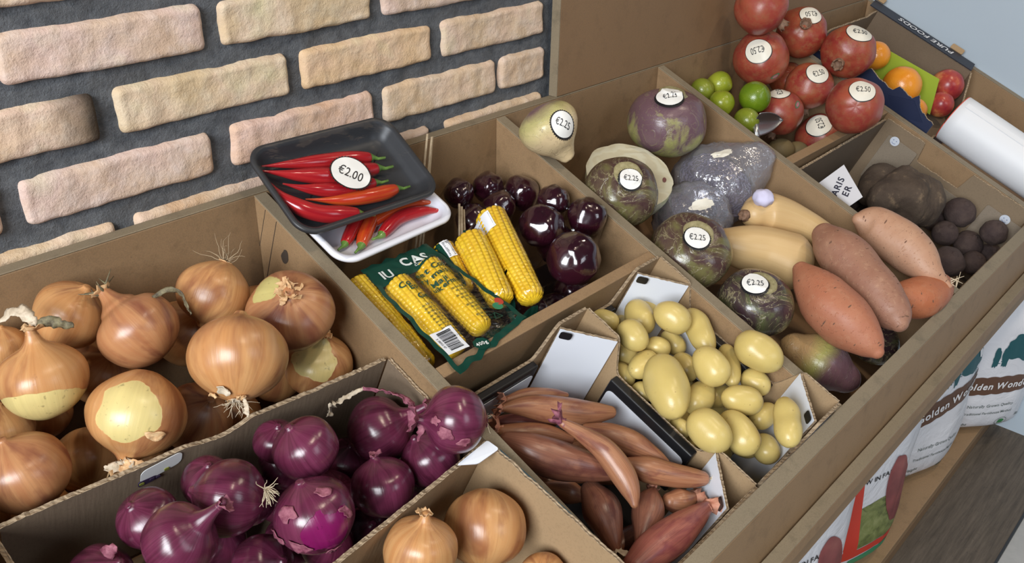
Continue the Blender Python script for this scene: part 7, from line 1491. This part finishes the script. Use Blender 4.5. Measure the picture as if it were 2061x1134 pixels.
def golden(F, yaw, label, seed, wx, h, zb, z1, z2, zm, zw, ze, sh=0, fs_=.033, rt_=0.0, shb=None):
    out = Vector((sin(yaw), -cos(yaw), 0)); c = Vector((F[0], F[1], SZ)) - out * .075
    o, put = sack('potato_sack', label, c, wx, .15, h, yaw, seed); o['group'] = 'white potato sacks with brown bands'
    top = lambda s: ((s - .5) * wx * .92, .024 + .0030 * abs(sin(s * 26)) - .007 * (2 * abs(s - .5)) ** 2); bot = lambda s: ((s - .5) * wx * .92, -.024 - .0030 * abs(sin(s * 26 + 1)) + .007 * (2 * abs(s - .5)) ** 2)
    bd = put('brown_band', gridshape(top, bot, 60, 8), 0, zb, BROWN, .0012, rt_, 'brown scalloped band')
    put('brand_lettering', glyphs('Golden Wonder', fs_, .0007, .12, space=1.0), sh if shb is None else shb, zb + (0 if shb is None else .28 * shb), WP, .0026, rt_, None, bd)
    put('small_lettering', glyphs('Naturally Grown Quality', fs_ * .46, .0001), sh, z1, GREYT, .0016); put('small_lettering', glyphs('Traditional Farmhouse Method', fs_ * .41, .0001), sh, z2, GREYT, .0016)
    put('sun_mark', blob(.006, .0075, 3, 20), sh - .098, z1 + .002, OSUN, .0016)
    put('sack_emblem', blob(.050, .036, seed, 64, .16), sh + .045, ze, TEAL, .0014, .1, 'dark teal brushed picture of a horse and plough'); put('sack_emblem', blob(.010, .030, seed + 2, 40, .25), sh - .004, ze - .022, TEAL, .0014); put('sack_emblem', blob(.009, .028, seed + 3, 40, .25), sh - .026, ze - .026, TEAL, .0014); put('emblem_gap', blob(.008, .010, 7, 24, .2), sh + .078, ze + .004, WP, .0024)
    for k in range(6): put('brush_line', ([(-.05 + .008 * k, 0), (.055, .0006), (.055, .0022), (-.05 + .008 * k, .0018)], [(0, 1, 2, 3)]), sh + .02, ze - .050 + .005 * k, TEAL, .0014, .06 + .02 * k)
    put('green_mark', blob(.009, .008, 5, 24, .3), sh + .05, zm, LEAFG, .0016); put('green_mark_ring', disc(.014, 36, 2, 1.25, 0, .0128), sh + .05, zm, GREYT, .0016)
    put('weight_lettering', glyphs('5kg', .013, .0004), sh + .105, zm + .008, GREYT, .0016); put('weight_lettering', glyphs('Weight', .014, .0002), sh - .065, zw, GREYT, .0016); put('weight_lettering', glyphs('5kg', .013, .0004), sh - .065, zw - .020, GREYT, .0016)
    put('brown_ray', ([(.07, .04), (.115, .065), (.105, .040)], [(0, 1, 2)]), sh, ze + .03, BROWN, .0014); put('brown_ray', ([(.08, -.03), (.115, -.05), (.085, -.05)], [(0, 1, 2)]), sh, ze + .03, BROWN, .0014)
    return o
REDS = plain('red_sack_print', (.60, .045, .025), .45); FIELD = None
def m_field():
    t = NT('green_field_print'); v = t.coord('Object'); n1 = t.noise(v, 30, 5, .7, 1.0); t.color(t.ramp(n1, [(.3, (.05, .065, .02)), (.5, (.17, .20, .06)), (.7, (.27, .29, .12))])); t.set(Roughness=.45); return t.m
def m_pot2():
    t = NT('red_potato_print'); v = t.coord('Object'); n1 = t.noise(v, 12, 4, .6); t.color(t.ramp(n1, [(.3, (.12, .02, .025)), (.6, (.27, .06, .06)), (.8, (.36, .12, .10))])); t.set(Roughness=.4); return t.m
FIELD, RPOT = m_field(), m_pot2(); GRN2 = plain('bright_green_sack_print', (.03, .28, .13), .45)
def redsack(F, yaw, label, seed, wx=.29, h=.46):
    out = Vector((sin(yaw), -cos(yaw), 0)); c = Vector((F[0], F[1], SZ)) - out * .075
    o, put = sack('potato_sack', label, c, wx, .15, h, yaw, seed); o['group'] = 'white potato sacks with red potato pictures'; G = lambda a, b_, n=30, m=10: gridshape(a, b_, n, m)
    put('red_stripe', G(lambda s: (-.125 + .030 * s, .300 - .240 * s), lambda s: (-.040 + .035 * s, .285 - .225 * s), 24, 8), 0, 0, REDS, .0012, 0, 'red side stripe'); put('red_stripe', G(lambda s: (-.09 + .225 * s, .074 + .012 * s), lambda s: (-.09 + .225 * s, .052 + .012 * s), 24, 6), 0, 0, REDS, .0012, 0, 'red lower stripe')
    put('field_picture', G(lambda s: (-.045 + .150 * s, .190 + .022 * s), lambda s: (-.022 + .145 * s, .080 + .006 * s), 24, 20), 0, 0, FIELD, .0010, 0, 'green field picture')
    put('potato_picture', blob(.036, .098, seed, 48, .05, 12), .072, .205, RPOT, .0020, -.30, 'large red potato picture')
    put('green_panel', G(lambda s: (-.020 + .15 * s, .050 + .012 * s), lambda s: (-.018 + .14 * s, .010), 16, 6), 0, 0, GRN2, .0012)
    put('health_lettering', glyphs('LOW IN FAT', .0155, .0004), -.010, .262, INK, .0016, -.08); put('stripe_lettering', glyphs('TTD', .050, .0014), -.082, .205, WP, .0024, radians(90)); put('stripe_lettering', glyphs('p', .042, .0014), -.052, .080, WP, .0024, radians(90))
    return o
golden((1.848, -.552), radians(-41), 'rightmost white potato sack with brown lettered band, against the blue wall', 2, .31, .42, .152, .092, .068, .032, .03, .258, .030, .026)
golden((1.575, -.525), radians(-22), 'white potato sack with slanting brown band, left of the rightmost sack', 6, .30, .43, .218, .112, .082, .02, .048, .32, .030, .028, -.28, .035)
redsack((1.190, -.535), radians(-20), 'red striped potato sack beside the middle white sack, green field picture fully visible', 4)
redsack((.890, -.535), radians(-20), 'red striped potato sack nearest the bottom edge, mostly under the rail', 9)
